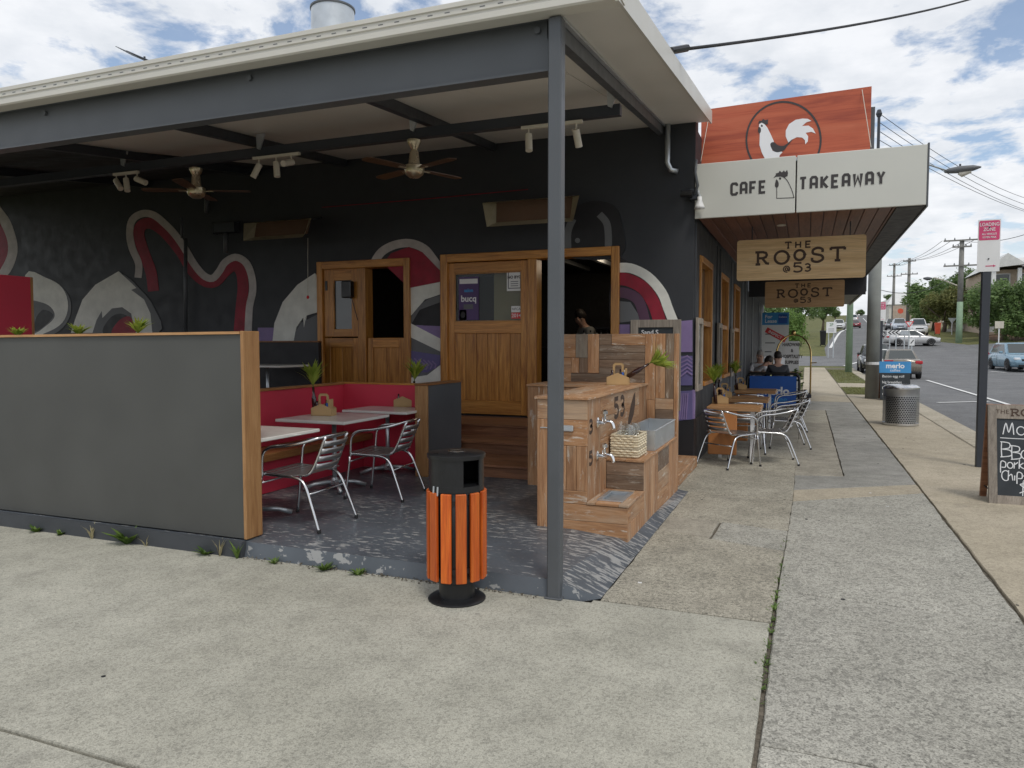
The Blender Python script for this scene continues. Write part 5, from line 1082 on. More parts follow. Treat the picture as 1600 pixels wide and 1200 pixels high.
# ---------------------------------------------------------------- footpath furniture
def perf_bin(x, y):
    t = thing('steel_bin', 'round perforated stainless-steel litter bin on the kerbside strip', 'bin', (x, y, 0)); r, h = .325, .80
    part('base_ring', MB().lathe([(r, 0.01), (r + .004, .01), (r + .004, .05), (r, .05)], n=40), 'alu', t, 40); part('inner_liner', MB().lathe([(r - .05, .02), (r - .05, h - .08)], n=30), 'black', t, True)
    mb = MB(); nc, nr = 46, 15; z0_, z1_ = .05, .58; dzz = (z1_ - z0_) / nr
    for i in range(nc):
        for j in range(nr):
            a0 = 2 * PI * (i + .5 * (j % 2)) / nc; da = 2 * PI / nc; zc = z0_ + (j + .5) * dzz
            def P(fa, fz): a = a0 + da * fa; return V((r * math.cos(a), r * math.sin(a), zc + fz * dzz))
            out = [P(-.5, -.5), P(.5, -.5), P(.5, .5), P(-.5, .5)]; k = .34; inn = [P(-k, -k), P(k, -k), P(k, k), P(-k, k)]
            mb.add(out + inn, [(0, 1, 5, 4), (1, 2, 6, 5), (2, 3, 7, 6), (3, 0, 4, 7)])
    part('perforated_shell', mb, 'alu_slat', t, False); part('upper_band', MB().lathe([(r, .58), (r, h - .07), (r + .005, h - .06)], n=48, cap=False), 'alu_slat', t, True); part('lid', MB().lathe([(r + .006, h - .075), (r + .006, h - .045), (r - .06, h), (r - .15, h), (r - .16, h - .06)], n=40), 'alu', t, 40)
perf_bin(1.77, 16.5)
def chalkA(o, u, wd, hh, lean, label, name='chalk_sandwich_board'):
    o = V(o); t = thing(name, label, 'sign board', o); u = V(u).normalized(); n = V((u.y, -u.x, 0)); up_ = (V((0, 0, 1)) * math.cos(R(lean)) - n * math.sin(R(lean)))
    f = frame(o, u, up_); nb = -n
    def bar(n_, a, b, m, d0=-.035, d1=0.0, par=t): return wpart(n_, MB().poly([(a[0], a[1]), (b[0], a[1]), (b[0], b[1]), (a[0], b[1])], f, d0, d1), m, par)
    upb = V((0, 0, 1)) * math.cos(R(lean)) + n * math.sin(R(lean)); ob_ = o + nb * 2 * hh * math.sin(R(lean)) + nb * .03; g_ = frame(ob_, u, upb)
    return t, f, bar, g_
t, f, bar, g_ = chalkA((1.745, 8.66, 0), (1, .02, 0), .72, 1.06, 10, 'large grey-timber sandwich board chalked BBQ pork and chips', 'chalk_sandwich_board')
Hh = 1.0
bar('stile', (0, 0), (.075, Hh), 'frame_grey'); bar('stile', (.645, 0), (.72, Hh), 'frame_grey'); hd = bar('header', (.076, Hh - .14), (.644, Hh), 'frame_grey'); bar('sill', (.076, .0), (.644, .085), 'frame_grey'); bar('slate', (.076, .085), (.644, Hh - .14), 'chalkboard', -.03, -.012)
for a, b in (((0, 0), (.06, Hh)), ((.66, 0), (.72, Hh))): wpart('rear_leg', MB().poly([a, (b[0], a[1]), b, (a[0], b[1])], g_, -.02, .02), 'step', t)
wpart('rear_panel', MB().poly([(.061, .12), (.659, .12), (.659, Hh), (.061, Hh)], g_, -.01, .01), 'step', t); wpart('spreader', MB().tube([f(.03, .12, -.03), g_(.03, .12, 0)], .006, 6), 'wire', t)
text('THE', .06, 'burn', hd, shift(f, .125, Hh - .09), 'CENTER', 0, 1.1); mbx = MB(); k = 0
for ch, x_ in (('sR', .20), ('sO', .29), ('sO', .38), ('sS', .47), ('sT', .55)):
    for st in GL[ch]: mbx.strip([(x_ + q[0] * .07, Hh - .11 + q[1] * .07) for q in st], .013, f, 0, .002 + .0003 * k, closed=(ch == 'sO')); k += 1
wpart('lettering', mbx, 'burn', hd)
ck = MB(); k = 0
def chalk(x, y, h, strokes, sw=.009):
    global k
    for st in strokes: ck.strip([(x + a * h, y + b * h) for a, b in crv(st, 5)], sw, f, -.012, -.0095 + .0002 * k); k = (k + 1) % 9
Mn = [[(0, 0), (.22, .95), (.42, .2), (.68, .98), (.78, 0)]]; On = [arc(.3, .35, .3, .35, 60, 420, 12)]; Nn = [[(0, 0), (.05, .7), (.4, .05), (.5, .75)]]
chalk(.13, .70, .12, Mn); chalk(.25, .70, .12, On); chalk(.34, .70, .12, Nn); ck.strip([(.105, .665), (.2, .662), (.45, .66)], .007, f, -.012, -.0105)
Bn = [[(.08, 0), (.06, .5), (.08, 1)], [(.0, 1.0), (.5, .92), (.5, .62), (.12, .52), (.55, .45), (.6, .12), (.0, 0)]]; Qn = [arc(.32, .4, .32, .4, 80, 440, 12), [(.4, .2), (.72, -.12)]]
chalk(.105, .47, .155, Bn); chalk(.195, .45, .14, Bn); chalk(.285, .46, .11, Qn); chalk(.40, .47, .13, [[(0, 0), (.05, 1)], [(.0, 1), (.5, .9), (.45, .5), (.05, .45)]]); chalk(.48, .47, .1, [[(0, 0), (.3, .9), (.6, 0)]])
pn = [[(0, -.5), (.06, .8), (.5, .75), (.5, .2), (.1, .15)]]; rn = [[(0, 0), (.05, .7), (.1, .5), (.4, .75)]]; kn = [[(0, 0), (.05, 1.1)], [(.45, .7), (.08, .35), (.5, 0)]]
chalk(.105, .355, .085, pn); chalk(.165, .36, .085, [arc(.28, .35, .28, .35, 0, 360, 12)]); chalk(.222, .36, .085, rn); chalk(.265, .36, .085, kn); chalk(.35, .36, .085, [[(0, 1), (.05, .1), (.2, .0), (.35, .5)]]); chalk(.40, .36, .085, [arc(.28, .35, .28, .35, 0, 360, 12)])
cn = [arc(.35, .5, .35, .5, 50, 310, 10)]; hn = [[(0, 0), (.05, 1)], [(.04, .4), (.3, .6), (.4, 0)]]; i_ = [[(0, 0), (.02, .5)]]; sn = [[(.4, .6), (.05, .5), (.35, .25), (0, .0)]]
chalk(.115, .235, .1, cn); chalk(.17, .24, .1, hn); chalk(.225, .24, .1, i_); chalk(.245, .25, .085, pn); chalk(.30, .24, .1, sn); chalk(.37, .24, .1, cn); chalk(.43, .24, .1, [[(0, 0), (.3, .6), (.5, 0)]])
chalk(.26, .105, .13, [[(.5, .85), (.1, .75), (.5, .4), (.05, .1)], [(.3, 1), (.25, -.1)]]); chalk(.35, .10, .13, [[(0, .85), (.1, 0)]]); chalk(.39, .11, .11, [arc(.28, .45, .28, .45, 0, 360, 12)])
wpart('chalk_writing', ck, 'chalk', t)
t, f, bar, g_ = chalkA((2.0, 23.65, 0), (1, .06, 0), .78, 1.0, 9, 'small sandwich board with light blue header beside the thick grey pole')
bar('slate', (0, .02), (.78, .78), 'chalkboard', -.03, 0); hd = bar('header', (-.02, .79), (.80, 1.12), 'skyblue', -.03, .002); text('merlo', .2, 'logo_white', hd, shift(f, .39, .93), 'CENTER', .006, depth=.004); text('coffee', .11, 'logo_white', hd, shift(f, .39, .83), 'CENTER', 0, depth=.004)
for i, s_ in enumerate(('Bacon egg roll', 'big breakfast', 'brekky fruit', 'toast')): text(s_, .1, 'chalk', t, shift(f, .05, .66 - i * .17), 'LEFT', .001, depth=.002)
wpart('rear_panel', MB().poly([(0, .02), (.78, .02), (.78, .95), (0, .95)], g_, -.01, .01), 'step', t)
# loading zone sign posts
def loading(x, y, z0_, hp, r_, label, tz0, sw_=.225, sh=.55):
    t = thing('loading_zone_sign', label, 'sign', (x, y, tz0), 0, 'loading zone signs'); part('post', MB().bbox((-r_, -r_, 0), (r_, r_, hp), .004), 'steel_dark', t)
    m = lambda u, v_, d=0.0: V((x + .01 + u, y - r_ - .006 - d, tz0 + hp + v_))
    s_ = wpart('sign_plate', MB().box((x + .01 - sw_ / 2, y - r_ - .006, tz0 + hp - .04), (x + .01 + sw_ / 2, y - r_ - .001, tz0 + hp + sh)), 'white', t)
    pts = []; zc0, zc1 = sh * .58, sh - .012
    for cxx, czz, a0 in ((sw_ / 2 - .03, zc1 - .02, 0), (-sw_ / 2 + .03, zc1 - .02, 90), (-sw_ / 2 + .03, zc0 + .02, 180), (sw_ / 2 - .03, zc0 + .02, 270)): pts += arc(cxx, czz, .02, .02, a0, a0 + 90, 3)
    wpart('red_panel', MB().poly(pts, m, 0, .002), 'pinkred', s_)
    dz = zc1 - zc0
    for s2, fz, h in (('LOADING', .72, .055), ('ZONE', .47, .055), ('ALL VEHICLES', .27, .03), ('10 MIN MAX', .1, .032)): text(s2, h * sh / .55, 'logo_white', s_, shift(m, 0, zc0 + dz * fz), 'CENTER', .0005, depth=.004, sx=.78)
    wpart('arrow', MB().strip([(-.03, .03), (.06, .03)], .012, m, 0, .002).poly([(.055, .045), (.085, .03), (.055, .015)], m, 0, .0025), 'pinkred', s_); 
    for v_ in (.12, sh - .1): wpart('bolt', MB().lathe([(.01, 0), (.01, .006)], m(0, v_, .01), 8, 'y'), 'steel_dark', s_)
p = gy(1541, 420, 11.2); loading(p.x, 11.2, 0, p.z, .048, 'loading zone sign on a dark square post behind the chalk sandwich board', 0, .25, .62)
p = gy(1377, 500, 38); loading(p.x, 38, 0, p.z, .07, 'smaller faded loading zone sign beyond the thick grey pole', 0, .32, .82)
# coffee banner, people, trolley, lease board
bn = thing('coffee_banner', 'blue cafe barrier banner lettered merlo coffee in a black frame', 'banner', (-.7, 18.8, 0)); Yb = 18.8; xa_, xb_ = -1.32, -.14
wpart('frame_tube', MB().tube(crv([V((xa_, Yb, .02)), V((xa_, Yb, .75)), V((xa_ + .05, Yb, .86)), V((xa_ + .15, Yb, .90)), V((xb_ - .15, Yb, .90)), V((xb_ - .05, Yb, .86)), V((xb_, Yb, .75)), V((xb_, Yb, .02))], 4), .03, 8), 'black', bn, True)
wpart('cloth', MB().box((xa_ + .06, Yb - .012, .08), (xb_ - .06, Yb + .012, .84)), 'blue', bn); bm_ = lambda u, v_, d=0.0: V((-.72 + u, Yb - .012 - d, v_))
text('merlo', .26, 'logo_white', bn, shift(bm_, .05, .40), 'CENTER', .01, depth=.003); text('coffee', .2, 'skyblue', bn, shift(bm_, .08, .22), 'CENTER', .002, depth=.003)
for x in (xa_, xb_): wpart('foot', MB().box((x - .03, Yb - .25, 0), (x + .03, Yb + .25, .02)), 'black', bn)
vt = thing('banner_vine', 'dark green trailing plant spilling over the blue banner end', 'plant', (-.15, 19.0, .3)); mb = MB()
for i in range(46):
    c_ = V((-.2 + random.uniform(-.1, .12), 18.95 + random.uniform(-.1, .1), random.uniform(.15, 1.0))); tuft(mb, c_, 3, .11, 1, .07, .3)
wpart('leaves', mb, 'tree_a', vt); wpart('pot', MB().lathe([(.09, 0), (.13, .25), (.12, .25)], (-.15, 19.0, 0), 14), 'black', vt)
gt = thing('street_table', 'timber table behind the blue banner where three people sit', 'table', (-.75, 19.9, 0)); wpart('top', MB().bbox((-1.25, 19.5, .86), (-.1, 20.3, .91), .006), 'table_wood', gt)
for x, y in ((-1.2, 19.55), (-.15, 19.55), (-1.2, 20.25), (-.15, 20.25)): wpart('leg', MB().box((x - .02, y - .02, 0), (x + .02, y + .02, .86)), 'white', gt)
def skin(name, V_, E_, rad, mat, parent, lv=1, root=0):
    me = bpy.data.meshes.new(name); me.from_pydata([tuple(q) for q in V_], E_, []); o = bpy.data.objects.new(name, me); C.objects.link(o); o.parent = parent
    md = o.modifiers.new('skin', 'SKIN'); md.use_smooth_shade = True
    for i, r in enumerate(rad): me.skin_vertices[0].data[i].radius = (r, r) if not isinstance(r, tuple) else r
    me.skin_vertices[0].data[root].use_root = True
    sbm = o.modifiers.new('sub', 'SUBSURF'); sbm.levels = lv; sbm.render_levels = lv; me.materials.append(M[mat]); return o
def person(loc, deg, label, shirt, hair, lean=0, seated=True, head=0, arms=.3, turn=0):
    t = thing('person', label, 'person', loc, R(deg), 'people at the cafe')
    L_ = Matrix.Rotation(R(-lean), 3, 'X'); hz_ = .62 if seated else .92; hip = V((0, 0, hz_))
    def U(x, y, z): return hip + L_ @ V((x, y, z))
    sh, nk, hd = .44, .52, .66
    Vv = [hip, U(0, -.01, .2), U(0, 0, .4), U(0, .01, nk), U(0, .025, hd - .06), U(0, .03 + head, hd + .07)]; E_ = [(i, i + 1) for i in range(5)]; rad = [.12, .115, .12, .052, .075, .085]
    Vv += [U(0, .125 + head, hd - .005)]; E_.append((4, 6)); rad.append(.012)              # nose
    for s in (-1, 1):
        Vv.append(U(s * .095, .02, hd)); E_.append((4, len(Vv) - 1)); rad.append(.014)       # ear
        b = len(Vv); el = U(s * .25, .06 + arms * .2, .2); wr = el + V((-s * .10, .24, .08 if seated else .02)); hnd = wr + V((-s * .02, .08, 0))
        Vv += [U(s * .18, 0, sh), el, wr, hnd]; E_ += [(2, b), (b, b + 1), (b + 1, b + 2), (b + 2, b + 3)]; rad += [.062, .045, .03, .032]
        for k in range(4): q = len(Vv); Vv += [hnd + V((s * (k - 1.5) * .02, .045, -.002)), hnd + V((s * (k - 1.5) * .022, .08 - .008 * abs(k - 1.3), -.022))]; E_ += [(b + 3, q), (q, q + 1)]; rad += [.009, .008]
        q = len(Vv); Vv += [wr + V((-s * .045, .05, .0)), wr + V((-s * .05, .085, -.01))]; E_ += [(b + 2, q), (q, q + 1)]; rad += [.011, .009]
    for s in (-1, 1):
        b = len(Vv); kn_ = V((s * .13, .42, hz_ - .02)) if seated else V((s * .1, .02, .48)); an_ = V((s * .13, .38, .09)) if seated else V((s * .1, 0, .08))
        Vv += [hip + V((s * .09, .02, -.02)), kn_, an_, an_ + V((0, .14, -.05))]; E_ += [(0, b), (b, b + 1), (b + 1, b + 2), (b + 2, b + 3)]; rad += [.09, .06, .04, .035]
    skin('body', Vv, E_, rad, 'skin', t, 2)
    sv = [hip + V((0, 0, -.03)), U(0, -.01, .2), U(0, 0, .4), U(0, .008, .47)]; se = [(0, 1), (1, 2), (2, 3)]; sr = [.15, .15, .15, .075]
    for s in (-1, 1): b = len(sv); el = U(s * .25, .06 + arms * .2, .2); sv += [U(s * .185, 0, sh - .01), el, el + V((-s * .05, .12, .04))]; se += [(2, b), (b, b + 1), (b + 1, b + 2)]; sr += [.085, .066, .055]
    skin('shirt', sv, se, sr, shirt, t, 2)
    tv = [hip]; te = []; tr_ = [.135]
    for s in (-1, 1): b = len(tv); kn_ = V((s * .13, .42, hz_ - .02)) if seated else V((s * .1, .02, .48)); an_ = V((s * .13, .38, .12)) if seated else V((s * .1, 0, .1)); tv += [hip + V((s * .09, .02, -.02)), kn_, an_]; te += [(0, b), (b, b + 1), (b + 1, b + 2)]; tr_ += [.105, .08, .06]
    skin('trousers', tv, te, tr_, 'trouser', t, 1)
    c_ = U(0, .01 + head * .8, hd + .055); hb = MB(); pr = [(.001, .125), (.05, .115), (.09, .075), (.102, .02), (.098, -.05), (.09, -.055)]; hb.lathe(pr, (0, 0, 0), 16, cap=False)
    hb.v = [c_ + V((q.x * .92, q.y * 1.02 - (.025 if q.z < .06 else .0), q.z)) for q in hb.v]; part('hair', hb, hair, t, True)
    for s in (-1, 1): part('eye', MB().lathe([(.001, -.008), (.009, 0), (.001, .008)], U(s * .034, .112 + head, hd + .03), 8), 'black', t)
    part('mouth', MB().box((-.025, 0, 0), (.025, .006, .008), Matrix.Translation(U(0, .105 + head, hd - .055))), 'mred', t)
    if seated:
        st = thing('stool', 'plain dark stool carrying the ' + label, 'stool', loc, R(deg)); part('stool_seat', MB().lathe([(.16, .43), (.17, .45), (.16, .47)], n=18), 'step', st, 40)
        for x, y in ((-.11, -.11), (.11, -.11), (-.11, .11), (.11, .11)): part('leg', MB().tube([(x, y, .43), (x * 1.3, y * 1.3, 0)], .012, 6), 'black', st)
    return t
p = gy(1189, 548, 20.9); person((p.x, 20.9, 0), 172, 'person in white shirt facing the street at the back table', 'shirt_w', 'hair_g', 8, True, 0, .6)
p = gy(1171, 565, 19.9); person((-1.36 + .1, 20.0, 0), -62, 'person in white shirt bent low over the back table', 'shirt_w', 'hair_d', 34, True, .03, .8)
p = gy(1216, 560, 19.1); person((p.x + .0, 19.25, 0), 8, 'person in charcoal jacket seen from behind at the back table', 'jacket', 'hair_d', 12, True)
p = gy(924, 500, 12.95); person((p.x, 13.1, .54), 130, 'person in grey shirt working behind the servery counter', 'shirt_g', 'hair_d', 22, False)
tl = thing('luggage_trolley', 'brass birdcage trolley carrying a black and white sign', 'trolley', (-.3, 20.9, 0)); tp = gy(1240, 523, 20.9); xl = gy(1213, 560, 20.9).x; xr_ = gy(1267, 560, 20.9).x; zc = gy(1267, 555, 20.9).z
for dy in (-.28, .28):
    cx_ = (xl + xr_) / 2; pts = [V((xl, 20.9 + dy, .3)), V((xl, 20.9 + dy, zc))] + [V((cx_ + (xr_ - xl) / 2 * math.cos(a), 20.9 + dy * (1 - .9 * math.sin(a)), zc + (tp.z - zc) * math.sin(a))) for a in [PI - PI * i / 12 for i in range(1, 12)]] + [V((xr_, 20.9 + dy, zc)), V((xr_, 20.9 + dy, .3))]
    wpart('hoop', MB().tube(pts, .02, 8), 'brass', tl, True)
wpart('finial', MB().lathe([(.03, -.02), (.06, .03), (.05, .08), (.02, .12)], tp, 12), 'brass', tl, True); wpart('deck', MB().bbox((xl - .03, 20.55, .22), (xr_ + .03, 21.25, .3), .01), 'trouser', tl)
for x in (xl + .05, xr_ - .05):
    for y in (20.65, 21.15): wpart('castor', MB().lathe([(.09, -.02), (.09, .02)], (x, y, .1), 14, 'x'), 'rubber', tl); wpart('castor_fork', MB().box((x - .03, y - .02, .1), (x + .03, y + .02, .22)), 'steel_dark', tl)
wpart('push_bar', MB().tube([(xr_, 20.6, 1.12), (xr_ + .14, 20.6, 1.13)], .015, 6), 'brass', tl)
hs_ = thing('hardware_sign', 'white board lettered HARDWARE & HOSPITALITY SUPPLIES leaning in the trolley', 'sign', (-.2, 20.75, .3)); a = gy(1226, 571, 20.75); b = gy(1249, 533, 20.75)
wpart('board', MB().box((a.x, 20.74, .31), (b.x, 20.76, b.z)), 'white', hs_); hm = lambda u, v_, d=0.0: V(((a.x + b.x) / 2 + u, 20.74 - d, v_))
for i, s_ in enumerate(('HARDWARE', '&', 'HOSPITALITY', 'SUPPLIES')): text(s_, .12, 'logo_dark', hs_, shift(hm, 0, b.z - .13 - i * .155), 'CENTER', .004, depth=.003, sx=.72)
ls = thing('lease_board', 'tall blue and white For Lease board past the cafe', 'sign board', (-.8, 25.2, 0)); a = gy(1190, 557, 25.2); b = gy(1233, 488, 25.2); lm = lambda u, v_, d=0.0: V((a.x + u, 25.2 - d, a.z + v_)); W = b.x - a.x; Hh = b.z - a.z
wpart('board', MB().box((a.x, 25.2, a.z), (b.x, 25.23, b.z)), 'white', ls); wpart('blue_header', MB().box((a.x, 25.194, b.z - Hh * .28), (b.x, 25.1995, b.z)), 'skyblue', ls)
text('For', .16, 'logo_white', ls, shift(lm, .08, Hh * .87), 'LEFT', .003, depth=.008); text('Lease', .16, 'logo_white', ls, shift(lm, .08, Hh * .77), 'LEFT', .003, depth=.008); wpart('agency_panel', MB().box((b.x - .32, 25.188, b.z - Hh * .25), (b.x - .05, 25.1935, b.z - .06)), 'blue', ls); text('Colliers', .075, 'logo_white', ls, shift(lm, W - .185, Hh * .88), 'CENTER', 0, depth=.014)
m45 = lambda u, v_, d=0.0: lm(W * .5 + u * .87 + v_ * .5, Hh * .5 - u * .5 + v_ * .87, d); wpart('red_band', MB().strip([(-.32, 0), (.36, 0)], .17, m45, .001, .004), 'red', ls); text('INSPECT', .12, 'logo_white', ls, shift(m45, 0, -.04), 'CENTER', .002, depth=.006)
for k_ in range(3): wpart('small_print', MB().box((a.x + .1, 25.196, a.z + Hh * (.1 + .2 * k_)), (a.x + .1 + .2 + .1 * k_, 25.1995, a.z + Hh * (.1 + .2 * k_) + .03)), 'mgrey', ls)
for x in (a.x + .03, b.x - .06): wpart('leg', MB().box((x, 25.231, 0), (x + .06, 25.29, b.z)), 'white', ls)
# ---------------------------------------------------------------- poles and wires
def tb(p0, p1, sag=.0, n=10): p0, p1 = V(p0), V(p1); return [p0.lerp(p1, i / n) - V((0, 0, 4 * sag * (i / n) * (1 - i / n))) for i in range(n + 1)]
def pole(x, y, h, r0, r1, label, mats=('pole', None), arms=(), az=0, zb=None, cap=None):
    z0_ = tz(x, y) - .15 if zb is None else zb; t = thing('power_pole', label, 'pole', (x, y, z0_), R(az), 'timber power poles'); split = .42 if mats[1] else 1
    n = 10; part('shaft', MB().lathe([(r0, 0), (r0 + (r1 - r0) * split, h * split)], n=14), mats[0], t, True)
    if mats[1]: part('upper_shaft', MB().lathe([(r0 + (r1 - r0) * split, h * split), (r1, h)], n=14), mats[1], t, True)
    for za, L_ in arms:
        part('crossarm', MB().box((-L_ / 2, -r1 - .12, za - .07), (L_ / 2, -r1 - .001, za + .07)), 'pole', t)
        for k in (-.46, -.2, .2, .46): part('insulator', MB().lathe([(.03, 0), (.07, .05), (.03, .12), (.05, .16), (.02, .2)], (k * L_, -r1 - .06, za + .07), 8), 'steel_dark', t)
    return t
gpx, gpy = 1.83, 24.3
gp_ = pole(gpx, gpy, 7.2, .19, .165, 'thick grey street pole rising past the awning edge beside the small sandwich board', ('poleside', None), (), 12, 0)
part('riser', MB().lathe([(.045, 7.1), (.04, 8.35)], n=8), 'steel_dark', gp_); part('insulator', MB().lathe([(.06, 8.2), (.09, 8.28), (.05, 8.4)], n=8), 'steel_dark', gp_)
part('reflector_band', MB().lathe([(.192, 1.0), (.192, 1.08)], n=16, cap=False), 'white', gp_)
lp_ = gd(1500, 265, 23); sl = thing('street_light', 'grey cobra-head street light reaching out past the awning corner', 'street light', (gpx, gpy, 5)); e_ = V((gpx + .1, gpy, lp_.z - .12))
wpart('arm', MB().tube([e_, V((gpx + .6, gpy - .3, lp_.z - .06)), lp_ + V((-.3, .1, 0))], .025, 8), 'galv', sl, True)
hd = MB(); d_ = V((.96, -.28, 0)).normalized(); hd.tube([lp_ - d_ * .42, lp_ - d_ * .3, lp_, lp_ + d_ * .35, lp_ + d_ * .56], [.06, .11, .15, .12, .03], 12); hd.v = [V((q.x, q.y, lp_.z + (q.z - lp_.z) * .75)) for q in hd.v]; wpart('lamp_head', hd, 'mgrey', sl, True)
wpart('lens', MB().tube([lp_ + V((0, 0, -.09)), lp_ + V((0, 0, -.15)) + d_ * .05, lp_ + d_ * .3 + V((0, 0, -.09))], [.08, .09, .05], 10), 'ivory', sl, True); wpart('photocell', MB().lathe([(.03, .1), (.03, .17)], lp_, 8), 'steel_dark', sl)
q = gp(1325, 583); pole(2.3, 47, 10.5, .19, .13, 'green painted power pole on the grass verge past the awnings', ('greenpole', None), (), 0, -.02)
def farpole(px, pyb, pyt, D, label, mats, arms, az):
    a = gd(px, pyb, D); b = gd(px, pyt, D); z0_ = min(a.z, tz(a.x, a.y)) - .2; s_ = D / 1158
    return pole(a.x, a.y, b.z - z0_, .30, .2, label, mats, [(gd(px, q_, D).z - z0_, L_) for q_, L_ in arms], az, z0_), b
P1, b1 = farpole(1498, 538, 376, 72, 'power pole with green lower half at the grassy corner', ('greenpole', 'pole'), ((377, 3.1), (416, 3.0), (387, 1.6)), -6)
P2, b2 = farpole(1418, 512, 404, 118, 'slim distant power pole behind the give way sign', ('pole', None), ((409, 1.8), (429, 2.4)), 0); P3, b3 = farpole(1395, 505, 412, 140, 'slim farthest power pole left of the distant twin', ('pole', None), ((415, 1.8), (432, 2.5)), 0)
a3 = gd(1466, 435, 71); sl2 = thing('street_light', 'pale street light arm on the green-based corner pole', 'street light', gd(1494, 446, 71)); wpart('arm', MB().tube([gd(1495, 446, 71.5), gd(1475, 438, 71), gd(1460, 434, 70)], .06, 6), 'ivory', sl2); wpart('lamp_head', MB().tube([gd(1455, 435, 70), gd(1449, 435.5, 70), gd(1443, 435, 70)], [.1, .18, .08], 8), 'steel', sl2, True)
def wire(name, pts, r, label, grp='overhead power lines'): return solo(name, MB().tube(pts, r, 6), 'wire', label, 'wire', grp)
A0 = gx(1052, 79, -1.13); A1 = gd(1470, 0, 12); ext = A1 + (A1 - A0) * .6
cb = thing('service_cable', 'thick twisted black service cable running from the patio roof edge to the sky', 'cable', A0); wpart('cable', MB().tube(tb(A0, ext, .12, 16), .015, 8), 'wire', cb, True); wpart('clamp', MB().tube([A0 + V((-.02, .0, 0)), A0.lerp(ext, .018)], .032, 8), 'black', cb)
for i, (y0p, x1p, y1p) in enumerate(((204, 1600, 307), (212, 1600, 318), (226, 1600, 327), (242, 1600, 329))):
    wire('overhead_wire', tb(V((gpx, gpy, 8.3 - .25 * i)), gd(1640, y1p + 12, 40), .45 - .05 * i, 12), .009, 'thin overhead wire sagging from the thick grey pole across the road', 'street wires')
for i, (dx, zz_) in enumerate(((-1.4, 0), (-.6, 0), (.6, 0), (1.4, 0))):
    wire('overhead_wire', tb(b1 + V((dx, 0, .05)), b2 + V((dx * .6, 0, -.3)), .5), .022, 'thin overhead wire strung between the corner pole and the distant pole', 'pole wires'); wire('overhead_wire', tb(b2 + V((dx * .6, 0, -.3)), b3 + V((dx * .6, 0, -.3)), .3), .022, 'thin overhead wire strung between the two distant poles', 'far wires')
wire('overhead_wire', tb(gd(1497, 425, 72), gd(1372, 452, 60), 1.0), .025, 'low overhead wire drooping from the corner pole towards the thick grey pole'); wire('overhead_wire', tb(b1, gd(1640, 352, 60), .6), .025, 'overhead wire running from the corner pole over the apartment block')

